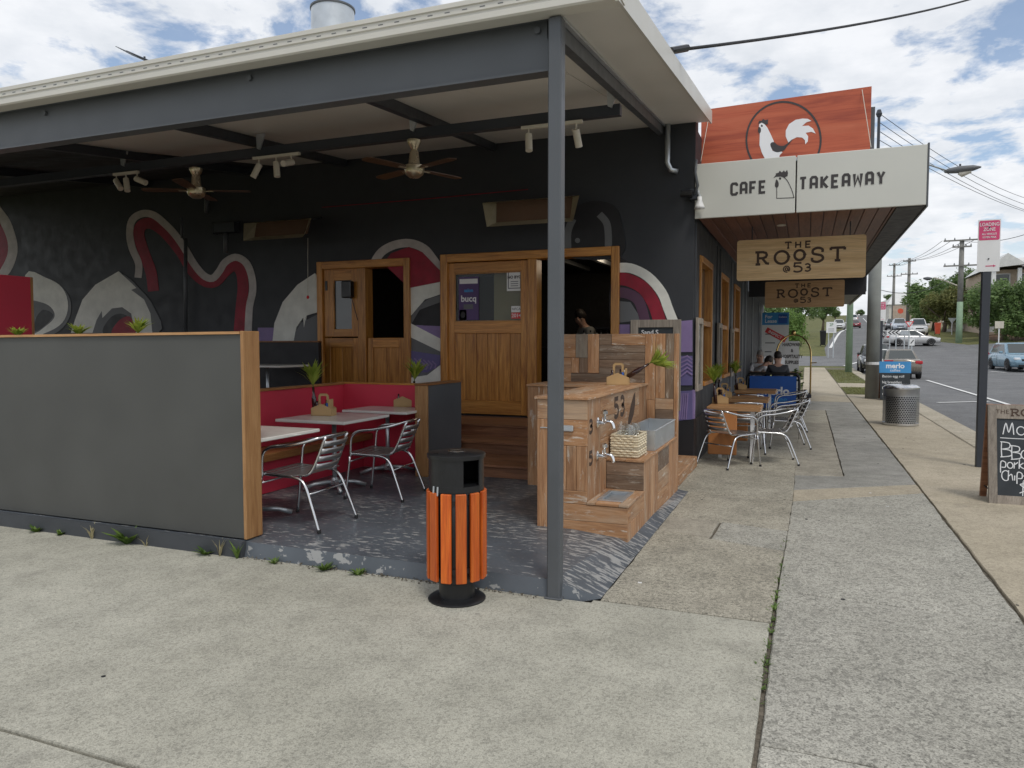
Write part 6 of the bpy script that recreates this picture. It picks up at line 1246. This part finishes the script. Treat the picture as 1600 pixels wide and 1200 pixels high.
# ---------------------------------------------------------------- vehicles
def car(name, label, loc, head, col, kind='sedan', cat='car'):
    L_, W, H, zr, wr = {'sedan': (4.6, 1.77, 1.47, .95, .31), 'suv': (4.6, 1.8, 1.72, 1.05, .35), 'van': (4.7, 1.8, 1.9, 1.1, .33)}[kind]; t = thing(name, label, cat, loc, head); m = carpaint('paint_' + name + str(len(bpy.data.materials)), col); hw = W / 2; hl = L_ / 2
    hood = zr - .02 if kind != 'van' else zr; tail = zr + .04 if kind == 'sedan' else zr
    stn = [(-hl, .80, .42, tail - .22), (-hl + .08, .9, .32, tail - .06), (-hl + .35, .97, .26, tail), (-hl + 1.2, 1, .21, zr + .01), (0, 1, .2, zr), (hl - 1.25, 1, .21, hood), (hl - .45, .96, .25, hood - .12), (hl - .1, .87, .3, hood - .24), (hl, .74, .4, hood - .36)]
    b = MB(); ns_ = 13
    for y, fw_, zl, zt in stn:
        h = hw * fw_; half = [(0, zl), (h * .86, zl), (h * .97, zl + .1), (h, (zl + zt) / 2), (h * .975, zt - .1), (h * .86, zt), (0, zt + .03)]; ring = half + [(-x, z) for x, z in half[-2:0:-1]]; ns_ = len(ring); b.v += [V((x, y, z)) for x, z in ring]
    for i in range(len(stn) - 1): b.f += [(i * ns_ + j, i * ns_ + (j + 1) % ns_, (i + 1) * ns_ + (j + 1) % ns_, (i + 1) * ns_ + j) for j in range(ns_)]
    b.f += [tuple(range(ns_)), tuple((len(stn) - 1) * ns_ + j for j in range(ns_))]; part('body', b, m, t, 50)
    yb0, yf0, yb1, yf1 = {'sedan': (-1.75, 1.02, -1.05, .2), 'suv': (-2.15, 1.05, -1.8, .25), 'van': (-2.25, 1.6, -2.05, .75)}[kind]; hb, ht = hw * .87, hw * .66; z0_, z1_ = zr - .01, H
    cb_ = [V((-hb, yb0, z0_)), V((hb, yb0, z0_)), V((hb, yf0, z0_)), V((-hb, yf0, z0_)), V((-ht, yb1, z1_)), V((ht, yb1, z1_)), V((ht, yf1, z1_)), V((-ht, yf1, z1_))]
    bm = bmesh.new(); vv = [bm.verts.new(q) for q in cb_]
    for f in ((0, 3, 2, 1), (4, 5, 6, 7), (0, 1, 5, 4), (1, 2, 6, 5), (2, 3, 7, 6), (3, 0, 4, 7)): bm.faces.new([vv[i] for i in f])
    bm.normal_update(); bmesh.ops.bevel(bm, geom=[e for e in bm.edges if not all(q.co.z < z0_ + .01 for q in e.verts)], offset=.09, segments=3, affect='EDGES'); bm.verts.index_update()
    c_ = MB(); c_.v = [q.co.copy() for q in bm.verts]; c_.f = [tuple(q.index for q in f.verts) for f in bm.faces]; bm.free(); part('cabin', c_, m, t, 40)
    def win(n_, ids, u0, u1, v0, v1):
        p_ = [cb_[i] for i in ids]; nrm = (p_[1] - p_[0]).cross(p_[3] - p_[0]).normalized()
        def P(u, v_): return p_[0].lerp(p_[1], u).lerp(p_[3].lerp(p_[2], u), v_)
        q = [P(u0, v0), P(u1, v0), P(u1, v1), P(u0, v1)]; w_ = MB().add([x + nrm * .008 for x in q] + [x - nrm * .03 for x in q], [(0, 1, 2, 3), (0, 4, 5, 1), (1, 5, 6, 2), (2, 6, 7, 3), (3, 7, 4, 0)]); part(n_, w_, 'winglass', t)
    win('windscreen', (2, 3, 7, 6), .07, .93, .08, .9); win('rear_window', (0, 1, 5, 4), .09, .91, .1, .88)
    for ids in ((1, 2, 6, 5), (3, 0, 4, 7)): win('side_window', ids, .12, .5, .1, .86); win('side_window', ids, .53, .88, .1, .86)
    for sx_ in (-1, 1):
        for y in (hl - .86, -hl + .95):
            x = sx_ * (hw - .09); wh = part('wheel', MB().lathe([(wr * .62, -.1), (wr * .95, -.1), (wr, -.06), (wr, .06), (wr * .95, .1), (wr * .62, .1)], (x, y, wr), 22, 'x'), 'rubber', t, 40); part('rim', MB().lathe([(wr * .6, .0), (wr * .62, .104 * sx_), (wr * .52, .09 * sx_), (wr * .12, .1 * sx_), (.01, .1 * sx_)], (x, y, wr), 16, 'x'), 'alu_slat', wh)
            part('wheel_arch', MB().strip([(y + (wr + .05) * math.cos(a), wr + (wr + .05) * math.sin(a)) for a in [PI * i / 12 for i in range(13)]], .07, lambda u, v_, d: V((sx_ * (hw - .01 + d), u, v_)), 0, .008), 'black', t)
        part('headlight', MB().bbox((sx_ * hw * .48, hl - .26, hood - .36), (sx_ * hw * .84, hl - .02, hood - .2), .04), 'headlamp', t); part('tail_light', MB().bbox((sx_ * hw * .56, -hl - .012, tail - .24), (sx_ * hw * .93, -hl + .2, tail - .08), .03) if kind == 'sedan' else MB().bbox((sx_ * hw * .80, -hl - .01, zr - .35), (sx_ * hw * .95, -hl + .12, zr + .05), .02), 'tail', t)
        part('mirror', MB().bbox((sx_ * hw * .93, yf0 - .55, zr + .02), (sx_ * (hw + .14), yf0 - .42, zr + .16), .03), m, t); part('door_seam', MB().box((sx_ * (hw - .004), -.28, .32), (sx_ * (hw + .002), -.265, zr - .1)), 'black', t)
    part('grille', MB().bbox((-hw * .44, hl - .06, hood - .42), (hw * .44, hl + .012, hood - .28), .02), 'black', t); part('lower_intake', MB().bbox((-hw * .6, hl - .06, .3), (hw * .6, hl + .008, .42), .02), 'black', t); part('number_plate', MB().box((-.19, -hl - .02, tail - .34), (.19, -hl + .04, tail - .23)), 'white', t); part('number_plate', MB().box((-.19, hl - .02, .44), (.19, hl + .02, .54)), 'white', t)
    part('rear_bumper', MB().bbox((-hw * .84, -hl - .01, .26), (hw * .84, -hl + .15, .40), .03), 'black', t); part('boot_trim', MB().box((-hw * .5, -hl - .016, tail - .165), (hw * .5, -hl + .03, tail - .135)), 'chrome', t)
    return t
def road_at(px, py, it=8):
    x, y = gp(px, py, it); return V((x, y, tz(x, y) - .118))
def at_d(px, D): p = gd(px, 540, D); return V((p.x, p.y, tz(p.x, p.y) - .118))
p = at_d(1402, 38.5); car('parked_car', 'bronze-grey sedan with red tail lights stopped at the give way line', p, R(2), (.19, .165, .13), 'sedan')
p = at_d(1586, 46); car('parked_car', 'pale blue four-wheel drive waiting beyond the loading zone post', p, R(186), (.20, .33, .42), 'suv')
p = at_d(1424, 70); car('moving_car', 'silver hatchback crossing side-on behind the give way sign', p, R(-82), (.5, .5, .5), 'sedan')
p = at_d(1433, 84); car('moving_car', 'white square-nosed van coming down the hill', p, R(178), (.75, .75, .74), 'van', 'van'); p = at_d(1404, 97); car('moving_car', 'silver-blue car coming down the hill ahead of the dark one', p, R(178), (.5, .55, .62), 'suv')
p = at_d(1393, 112); car('moving_car', 'dark car following down the hill', p, R(178), (.06, .065, .07), 'suv'); p = at_d(1336, 150); car('moving_car', 'dark red car driving away up the hill', p, R(0), (.22, .03, .04), 'sedan'); p = at_d(1333, 190); car('moving_car', 'white van near the crest of the hill', p, R(0), (.7, .7, .7), 'van', 'van')
p = at_d(1334, 47); car('parked_car', 'black wagon parked beside the green pole', V((3.9, 50, tz(3.9, 50) - .118)), R(180), (.025, .027, .03), 'suv'); car('parked_car', 'white hatchback parked behind the thick grey pole', V((4.0, 43.2, -.118)), R(180), (.66, .66, .64), 'sedan')
p = at_d(1310, 120); car('parked_car', 'white ute parked on the far left kerb up the hill', V((p.x, p.y, p.z)), R(180), (.7, .7, .69), 'suv')

# ---------------------------------------------------------------- traffic signs and small street things
def tri(px, pyt, pyb, D, wpx, label, face):
    c_ = gd(px, pyt, D); s_ = D / 1158; t = thing('give_way_sign', label, 'sign', (c_.x, c_.y, tz(c_.x, c_.y)), 0, 'give way signs'); w_ = wpx * s_; h = (pyb - pyt) * s_; m = lambda u, v_, d=0.0: V((c_.x + u, c_.y - d, c_.z + v_))
    wpart('post', MB().tube([(c_.x, c_.y + .04, tz(c_.x, c_.y) - .2), (c_.x, c_.y + .04, c_.z)], .05, 8), 'galv', t); wpart('plate', MB().poly([(-w_ / 2, 0), (0, -h), (w_ / 2, 0)], m, -.01, 0), 'white' if face else 'galv', t)
    if face: wpart('red_border', MB().strip([(-w_ * .43, -h * .06), (0, -h * .88), (w_ * .43, -h * .06)], w_ * .12, m, 0, .006, True), 'red', t)
tri(1421, 502, 512, 58, 12.5, 'red bordered give way triangle in front of the white van', True); tri(1488, 497, 506, 84, 12, 'grey back of a give way triangle beside the green-based pole', False)
def board(name, px0, py0, px1, py1, D, mat, label, cat, legs=1, lm='galv', grp=None, thick=.03):
    a = gd(px0, py1, D); b = gd(px1, py0, D); c_ = (a + b) / 2; g0 = tz(c_.x, c_.y) - .15; t = thing(name, label, cat, (c_.x, c_.y, g0), 0, grp); o = wpart('plate', MB().box((a.x, c_.y - thick, a.z), (b.x, c_.y, b.z)), mat, t)
    for k in range(legs): x = a.x + (b.x - a.x) * (.5 if legs == 1 else .25 + .5 * k); wpart('post', MB().tube([(x, c_.y + .05, g0), (x, c_.y + .05, b.z - .05)], .045, 6), lm, t)
    return t, (lambda u, v_, d=0.0: V((a.x + u * (b.x - a.x), c_.y - thick - d, a.z + v_ * (b.z - a.z)))), o
t, m, o = board('parking_sign', 1291, 503, 1307, 520, 60, 'white', 'white 2P parking sign on two posts at the side road corner', 'sign', 2); text('2P', .34, 'greenpole', o, lambda u, v_, d=0.0: m(.5 + u * 1.1, .62 + v_ * 1.1, d), 'CENTER', .01, depth=.006)
for k in range(2): wpart('print_line', MB().strip([(.2, .35 - k * .18), (.8, .35 - k * .18)], .05, m, 0, .005), 'mgrey', o)
t, m, o = board('chevron_sign', 1386, 516, 1405, 523, 66, 'white', 'black and white chevron board on the roundabout island', 'sign', 2)
for k in range(3): wpart('chevron', MB().add([m(.30 + k * .3, .95, .004), m(.06 + k * .3, .5, .004), m(.30 + k * .3, .05, .004), m(.44 + k * .3, .05, .004), m(.2 + k * .3, .5, .004), m(.44 + k * .3, .95, .004)], [(0, 1, 4, 5), (1, 2, 3, 4)]), 'black', o)
t, m, o = board('chevron_sign', 1376, 519, 1383, 527, 64, 'black', 'small black arrow board beside the thick grey pole', 'sign', 1)
for k in range(2): wpart('chevron', MB().strip([(.1, .2 + k * .3), (.5, .55 + k * .3), (.9, .2 + k * .3)], .12, m, 0, .004), 'white', o)
t, m, o = board('keep_left_sign', 1421, 529, 1429, 540, 56, 'white', 'white keep left sign with black arrow below the give way triangle', 'sign', 1); wpart('arrow', MB().strip([(.8, .8), (.25, .3)], .16, m, 0, .005), 'black', o)
board('info_sign', 1555, 502, 1568, 513, 60, 'ivory', 'small faded cream sign on a white post beyond the blue car', 'sign', 1, 'white'); board('street_name_sign', 1407, 517, 1420, 523, 60, 'galv', 'grey blank sign plate on the roundabout island', 'sign', 1)
#isl = MB().lathe([(1.3, -.1), (1.3, -.02), (1.2, .0)], (8.0, 66, sb(66)), 24); solo('traffic_island', isl, 'kerb', 'low round concrete traffic island in the road', 'island')
def wheelie(px, pyb, D, mat, label, h=1.05):
    c_ = gd(px, pyb, D); z0_ = tz(c_.x, c_.y) - .1; t = thing('wheelie_bin', label, 'bin', (c_.x, c_.y, z0_)); part('tub', MB().hexa([V(q) for q in ((-.22, -.25, .1), (.22, -.25, .1), (.22, .2, .1), (-.22, .2, .1), (-.29, -.35, h * .9), (.29, -.35, h * .9), (.29, .3, h * .9), (-.29, .3, h * .9))]), mat, t); part('lid', MB().bbox((-.31, -.38, h * .9), (.31, .36, h), .03), mat, t)
    for x in (-.22, .22): part('wheel', MB().lathe([(.11, -.03), (.11, .03)], (x, .22, .11), 12, 'x'), 'rubber', t)
wheelie(1465, 509, 84, 'orangebin', 'orange-red wheelie bin by the trees across the road', 1.35); wheelie(1286, 525, 72, 'black', 'dark green wheelie bin on the far left footpath', 1.5)
# ---------------------------------------------------------------- far buildings
def house(x0, x1, y, z0_, h, d, wall, roof, label, gable='x', wins=3, name='house', rise=None):
    t = thing(name, label, 'house', ((x0 + x1) / 2, y, z0_)); rise = rise or (x1 - x0) * .22
    wpart('wall', MB().box((x0, y, z0_ - 1), (x1, y + d, z0_ + h)), wall, t); e_ = .4
    if gable == 'y': wpart('roof', MB().add([V(q) for q in ((x0 - e_, y - e_, z0_ + h), (x1 + e_, y - e_, z0_ + h), ((x0 + x1) / 2, y - e_, z0_ + h + rise), (x0 - e_, y + d, z0_ + h), (x1 + e_, y + d, z0_ + h), ((x0 + x1) / 2, y + d, z0_ + h + rise))], [(0, 1, 2), (3, 5, 4), (0, 2, 5, 3), (1, 4, 5, 2), (0, 3, 4, 1)]), roof, t)
    else: wpart('roof', MB().add([V(q) for q in ((x0 - e_, y - e_, z0_ + h), (x1 + e_, y - e_, z0_ + h), (x1 + e_, y + d, z0_ + h), (x0 - e_, y + d, z0_ + h), (x0 + 1.5, y + d / 2, z0_ + h + rise), (x1 - 1.5, y + d / 2, z0_ + h + rise))], [(0, 1, 5, 4), (1, 2, 5), (2, 3, 4, 5), (3, 0, 4), (0, 3, 2, 1)]), roof, t)
    for k in range(wins):
        xw = x0 + (x1 - x0) * (k + .5) / wins; fr = wpart('window', MB().box((xw - .75, y - .06, z0_ + h * .38), (xw + .75, y - .005, z0_ + h * .8)), 'white', t); wpart('pane', MB().box((xw - .65, y - .075, z0_ + h * .42), (xw + .65, y - .0605, z0_ + h * .76)), 'winglass', fr)
    return t
# apartment block on the rise
p = gd(1549, 470, 78); x0 = p.x; y0_ = p.y; zt0 = gd(1546, 420, 78).z; ap = thing('apartment_block', 'pale gabled apartment block with recessed balconies above the trees', 'building', (x0 + 6, y0_, tz(x0, y0_)))
zg = tz(x0 + 4, y0_); wpart('wall', MB().box((x0, y0_ + 1.8, zg - 1), (x0 + 16, y0_ + 14, zt0)), 'brick', ap)
for i in range(5):
    xw = x0 + i * 2.3; wpart('column', MB().box((xw, y0_, zg), (xw + .35, y0_ + .4, zt0)), 'white', ap)
    if i < 4:
        fr = wpart('balcony_window', MB().box((xw + .6, y0_ + 1.72, zt0 - 2.4), (xw + 2.0, y0_ + 1.795, zt0 - .4)), 'white', ap); wpart('pane', MB().box((xw + .7, y0_ + 1.69, zt0 - 2.3), (xw + 1.9, y0_ + 1.719, zt0 - .5)), 'winglass', fr); wpart('balustrade', MB().box((xw + .36, y0_ + .1, zt0 - 3.0), (xw + 2.29, y0_ + .16, zt0 - 2.0)), 'rooft', ap); wpart('balcony_floor', MB().box((xw + .1, y0_ + .05, zt0 - 3.15), (xw + 2.4, y0_ + 1.79, zt0 - 3.0)), 'white', ap)
zr_ = gd(1558, 397, 78).z; wpart('gable', MB().add([V((x0 - .5, y0_ - .3, zt0)), V((x0 + 3, y0_ - .3, zt0 + .35)), V((x0 + 1.3, y0_ - .3, zr_)), V((x0 - .5, y0_ + 12, zt0)), V((x0 + 3, y0_ + 12, zt0 + .35)), V((x0 + 1.3, y0_ + 12, zr_))], [(0, 1, 2), (3, 5, 4), (0, 2, 5, 3), (1, 4, 5, 2)]), 'rooft', ap)
wpart('roof', MB().add([V((x0 + 1.3, y0_ + 6, zr_)), V((x0 + 17, y0_ + 6, zr_ + .5)), V((x0 + 17, y0_ - .6, zt0 + .6)), V((x0 + 2.6, y0_ - .6, zt0 + .1)), V((x0 + 17, y0_ + 14, zt0)), V((x0 + 1.3, y0_ + 14, zt0))], [(0, 1, 2, 3), (0, 5, 4, 1)]), 'rooft', ap)
p = gd(1392, 493, 150); house(p.x, p.x + 13, p.y + 4, p.z - .5, 2.9, 12, 'offwhite', 'rooft', 'cream house with pale roof beyond the distant poles', 'x', 3); p = gd(1425, 487, 160)
p = gd(1372, 490, 185); house(p.x, p.x + 8, p.y, p.z - .5, 3.0, 9, 'offwhite', 'rooft', 'far pale house at the top of the rise', 'y', 2)
p = gd(1400, 492, 130); fe = thing('paling_fence', 'tan paling fence below the cream house', 'fence', (p.x + 3, p.y, tz(p.x, p.y)))
for i in range(24): x = p.x - .5 + i * .32; wpart('paling', MB().box((x, p.y, tz(x, p.y) - .3), (x + .3, p.y + .04, p.z + 1.6 + .05 * (i % 2))), 'brick', fe)
for k in (0, 1): wpart('rail', MB().box((p.x - .5, p.y + .041, p.z + .3 + k), (p.x + 7.2, p.y + .1, p.z + .4 + k)), 'brick', fe)
c_ = gd(1407, 486, 128); solo('round_sign', MB().lathe([(.45, -.05), (.45, .05)], c_, 20, 'y'), 'orangebin', 'round red sign on the tan paling fence', 'sign')
p = gd(1478, 513, 92); rw = thing('retaining_wall', 'low grey block retaining wall under the dark trees', 'wall', (p.x + 3, p.y, tz(p.x, p.y))); zt_ = gd(1478, 487, 92).z
for r_i in range(5):
    for i in range(5): hh = (zt_ - p.z + .6) / 5; x = p.x + i * .72 + (.3 if r_i % 2 else 0); wpart('block', MB().bbox((x, p.y, p.z - .6 + r_i * hh), (x + .7, p.y + .3, p.z - .6 + (r_i + 1) * hh - .02), .02), 'kerb' if (i + r_i) % 3 else 'offwhite', rw)
c_ = at_d(1545, 78); solo('garden_bed', grid([lambda y: 15.6 + xo(y), lambda y: 22 + xo(y), lambda y: 34 + xo(y)], [84, 88, 92, 95], lambda x, y: tz(x, y) - .12), 'mulch', 'bare brown mulch bed under the right-hand trees', 'garden bed')
struct('far_footpath', grid([lambda y: xleft(y) - 3.4, lambda y: xleft(y) - 2.0], [69 + 4 * i for i in range(20)], lambda x, y: tz(x, y) - .14), 'slab_brown', True); struct('far_footpath', grid([lambda y: xright(y) + 2.2, lambda y: xright(y) + 3.6], [86 + 4 * i for i in range(12)], lambda x, y: tz(x, y) - .14), 'kerb', True); struct('kerb', grid([lambda y: xright(y), lambda y: xright(y) + .4], [86 + 3 * i for i in range(40)], lambda x, y: tz(x, y) - .02), 'kerb', True); struct('kerb', grid([lambda y: 14.2 + xo(y), lambda y: 14.6 + xo(y)], [30 + 3 * i for i in range(10)], lambda x, y: tz(x, y) - .02), 'kerb', True)
# ---------------------------------------------------------------- trees
CR = {}
def crown(seed, n=7000, ls=.06):
    rd = random.Random(seed); mb = MB(); cl = []
    for _ in range(46):
        while 1:
            p_ = V((rd.uniform(-1, 1), rd.uniform(-1, 1), rd.uniform(-1, 1)))
            if .3 < p_.length < 1: break
        p_.z = p_.z * .9; cl.append((p_ * (.78 + .22 * rd.random()), rd.uniform(.2, .38)))
    for i in range(n):
        c_, r_ = cl[i % len(cl)]; d = V((rd.gauss(0, 1), rd.gauss(0, 1), rd.gauss(0, 1))).normalized(); q = c_ + d * r_ * rd.uniform(.55, 1.05); a = V((rd.gauss(0, 1), rd.gauss(0, 1), rd.gauss(0, .6))).normalized(); b = a.cross(d + V((.1, .2, .3))).normalized(); s_ = ls * rd.uniform(.6, 1.3)
        mb.add([q - a * s_, q + b * s_ * .45, q + a * s_, q - b * s_ * .45], [(0, 1, 2, 3)])
    return mb
for s_ in range(3): CR[s_] = crown(s_ + 3)
def tree(px, py_c, D, wpx, hpx, mat, label, name='tree', var=0, trunk=True, n=None):
    c_ = gd(px, py_c, D); s_ = D / 1158; rx_, rz_ = wpx * s_ / 2, hpx * s_ / 2; g0 = tz(c_.x, c_.y) - .2; t = thing(name, label, 'tree' if name == 'tree' else 'shrub', (c_.x, c_.y, g0), 0, 'trees along the street' if name == 'tree' else 'shrubs along the street')
    if ('m', var, mat) not in CR: o = part('crown', CR[var], mat, t); CR[('m', var, mat)] = o.data
    else: o = bpy.data.objects.new('crown', CR[('m', var, mat)]); C.objects.link(o); o.parent = t
    o.location = (0, 0, c_.z - g0); o.scale = (rx_, rx_ * .9, rz_); o.rotation_euler = (0, 0, random.uniform(0, 6))
    top = c_.z - g0
    if trunk:
        part('trunk', MB().tube([(0, 0, 0), (.05 * rx_, 0, top * .4), (0, .05, top * .8)], [.07 * rx_ + .06, .05 * rx_ + .05, .05], 8), 'bark', t, True)
        for k in range(5): a = k * 1.3 + px; part('limb', MB().tube([(0, 0, top * .5), (math.cos(a) * rx_ * .35, math.sin(a) * rx_ * .3, top * .75), (math.cos(a) * rx_ * .7, math.sin(a) * rx_ * .6, top + rz_ * .25 * math.sin(k))], [.05 * rx_ + .02, .03 * rx_ + .02, .02], 6), 'bark', t, True)
    return t
for a in ((1517, 442, 96, 66, 62, 'tree_a', 'tall dark green tree rising behind the corner power pole', 0), (1460, 466, 100, 84, 78, 'tree_a', 'green tree with long sloping crown left of the corner pole', 1), (1476, 480, 92, 74, 58, 'tree_b', 'olive-brown tree in front of the green trees by the corner pole', 2), (1516, 474, 90, 78, 66, 'tree_b', 'wide olive tree just right of the corner pole', 0), (1570, 472, 72, 96, 92, 'tree_a', 'bushy green tree under the apartment gable', 1), (1605, 480, 70, 76, 90, 'tree_a', 'dense green tree at the frame edge in front of the apartments', 2),
          (1448, 488, 98, 44, 42, 'tree_a', 'dark low tree beside the orange-red wheelie bin', 0), (1534, 482, 78, 64, 66, 'tree_a', 'shadowed low tree behind the dark sign post', 2), (1588, 508, 70, 70, 48, 'tree_a', 'low green shrubby tree above the blue car', 0),
          (1443, 474, 112, 64, 56, 'tree_a', 'green tree filling the gap beyond the olive one', 2), (1498, 458, 106, 88, 74, 'tree_a', 'broad green tree on the skyline behind the corner pole', 1),
          (1399, 464, 170, 34, 14, 'tree_a', 'small dark tree behind the far pale roof', 1), (1252, 476, 85, 60, 66, 'tree_a', 'shady green tree over the far left footpath', 1), (1286, 480, 100, 44, 40, 'tree_a', 'darker tree farther along the left footpath', 2), (1305, 489, 190, 20, 16, 'tree_a', 'small far tree on the left skyline', 0), (1345, 488, 260, 16, 12, 'tree_a', 'tiny tree at the crest of the road', 1)): tree(*a[:7], var=a[7])
tree(1236, 513, 38, 62, 68, 'tree_c', 'round bright green shrub beside the For Lease board', 'shrub', 0); tree(1205, 500, 44, 70, 90, 'tree_a', 'dark tall shrub behind the For Lease board', 'shrub', 2)
# ---------------------------------------------------------------- weeds, grass and litter
def weed(px, py, label, n=26, ln=.12, wd=.03, mat='weed', up=.6): p = gz(px, py, 0); p.y = 4.325; return solo('weed', tuft(MB(), (p.x, p.y, -.01), n, ln, 1.0, wd, up), mat, label, 'weed', 'weeds along the patio edge')
weed(75, 826, 'small green weed at the screen wall foot, far from the pine end', 30, .11); weed(112, 831, 'tiny flat weed beside the far one at the screen wall foot', 16, .08); weed(214, 845, 'large leafy weed at the foot of the screen wall', 46, .20, .045, 'weed', .8); weed(166, 836, 'dry seedy weed stalks at the screen wall foot', 12, .17, .012, 'dryweed', 2.2); weed(252, 846, 'thin dry twig weed at the screen wall foot', 7, .13, .008, 'dryweed', 1.2)
weed(333, 862, 'low dark green weed near the pine end of the screen wall', 26, .11); weed(357, 864, 'dry upright weed stalks near the pine end', 9, .17, .01, 'dryweed', 2.6); weed(388, 866, 'spindly weed right under the pine end', 14, .16, .016, 'weed', 1.6); weed(442, 875, 'small grassy weed at the patio slab edge', 18, .08, .015); weed(520, 884, 'wide flat weed at the patio slab edge', 40, .10, .016); weed(578, 889, 'green weed sprig at the patio slab edge close to the bin', 22, .09, .018)
gr = MB()
for i in range(80):
    f = random.random(); y = 3.4 + 3.0 * f; 
    if random.random() < .35: y = random.choice((4.55, 4.75, 4.9, 5.6, 3.9)) + random.gauss(0, .05)
    tuft(gr, (-.155 + random.gauss(0, .010) + (y - 4.4) * .012, y, -.012), 5, .04, 1.4, .007, .5)
for i in range(40): x = random.uniform(-1.1, -.2); tuft(gr, (x, 6.28 - (x + 1.1) * .28 + random.gauss(0, .01), -.015), 3, .03, 1.2, .007, .5)
prop(meshobj('joint_grass', gr, 'weed'), 'sparse green grass growing in the paving joints', 'grass', kind='stuff')
vgm = MB()
for i in range(2600): x = random.uniform(1.26, 2.44); y = random.choice((random.uniform(26.4, 30.4), random.uniform(33.6, 51))); tuft(vgm, (x, y, -.015), 3, .07, 1.3, .014, .7)
prop(meshobj('verge_grass', vgm, 'verge'), 'short patchy grass on the kerbside verge past the awnings', 'grass', kind='stuff')
gm_ = MB()
for i in range(60):
    x, y, r_g = random.uniform(-6, 2.3), random.uniform(1.8, 16), random.uniform(.006, .016)
    if x < -1.2 and y > 4.2: continue
    gm_.poly([(x + r_g * math.cos(k_ * 1.05) * random.uniform(.8, 1.2), y + r_g * math.sin(k_ * 1.05)) for k_ in range(6)], lambda u, v_, d: V((u, v_, d)), 0, .002)
prop(meshobj('gum_spots', gm_, 'rubber'), 'small dark gum spots trodden into the paving', 'spots', kind='stuff')
rb2 = MB()
for i in range(260):
    x = random.uniform(-3.9, -1.55); y = 4.345 + random.gauss(0, .012); s_ = random.uniform(.004, .016); c_ = V((x, y, random.uniform(0, .012)))
    rb2.add([c_ + V((random.uniform(-1, 1), random.uniform(-1, 1), random.uniform(-.5, 1))) * s_ for _ in range(4)], [(0, 1, 2), (0, 2, 3), (0, 3, 1), (1, 3, 2)])
prop(meshobj('edge_rubble', rb2, 'bed'), 'crumbled dirt and chips along the patio slab edge', 'rubble', kind='stuff')
lt_ = MB()
for i in range(16): x, y = random.uniform(-4.5, 2), random.uniform(2.2, 9); lt_.box((x, y, .0005), (x + random.uniform(.008, .03), y + random.uniform(.006, .02), .003))
prop(meshobj('paving_litter', lt_, 'white'), 'tiny pale scraps scattered over the paving', 'litter', kind='stuff')
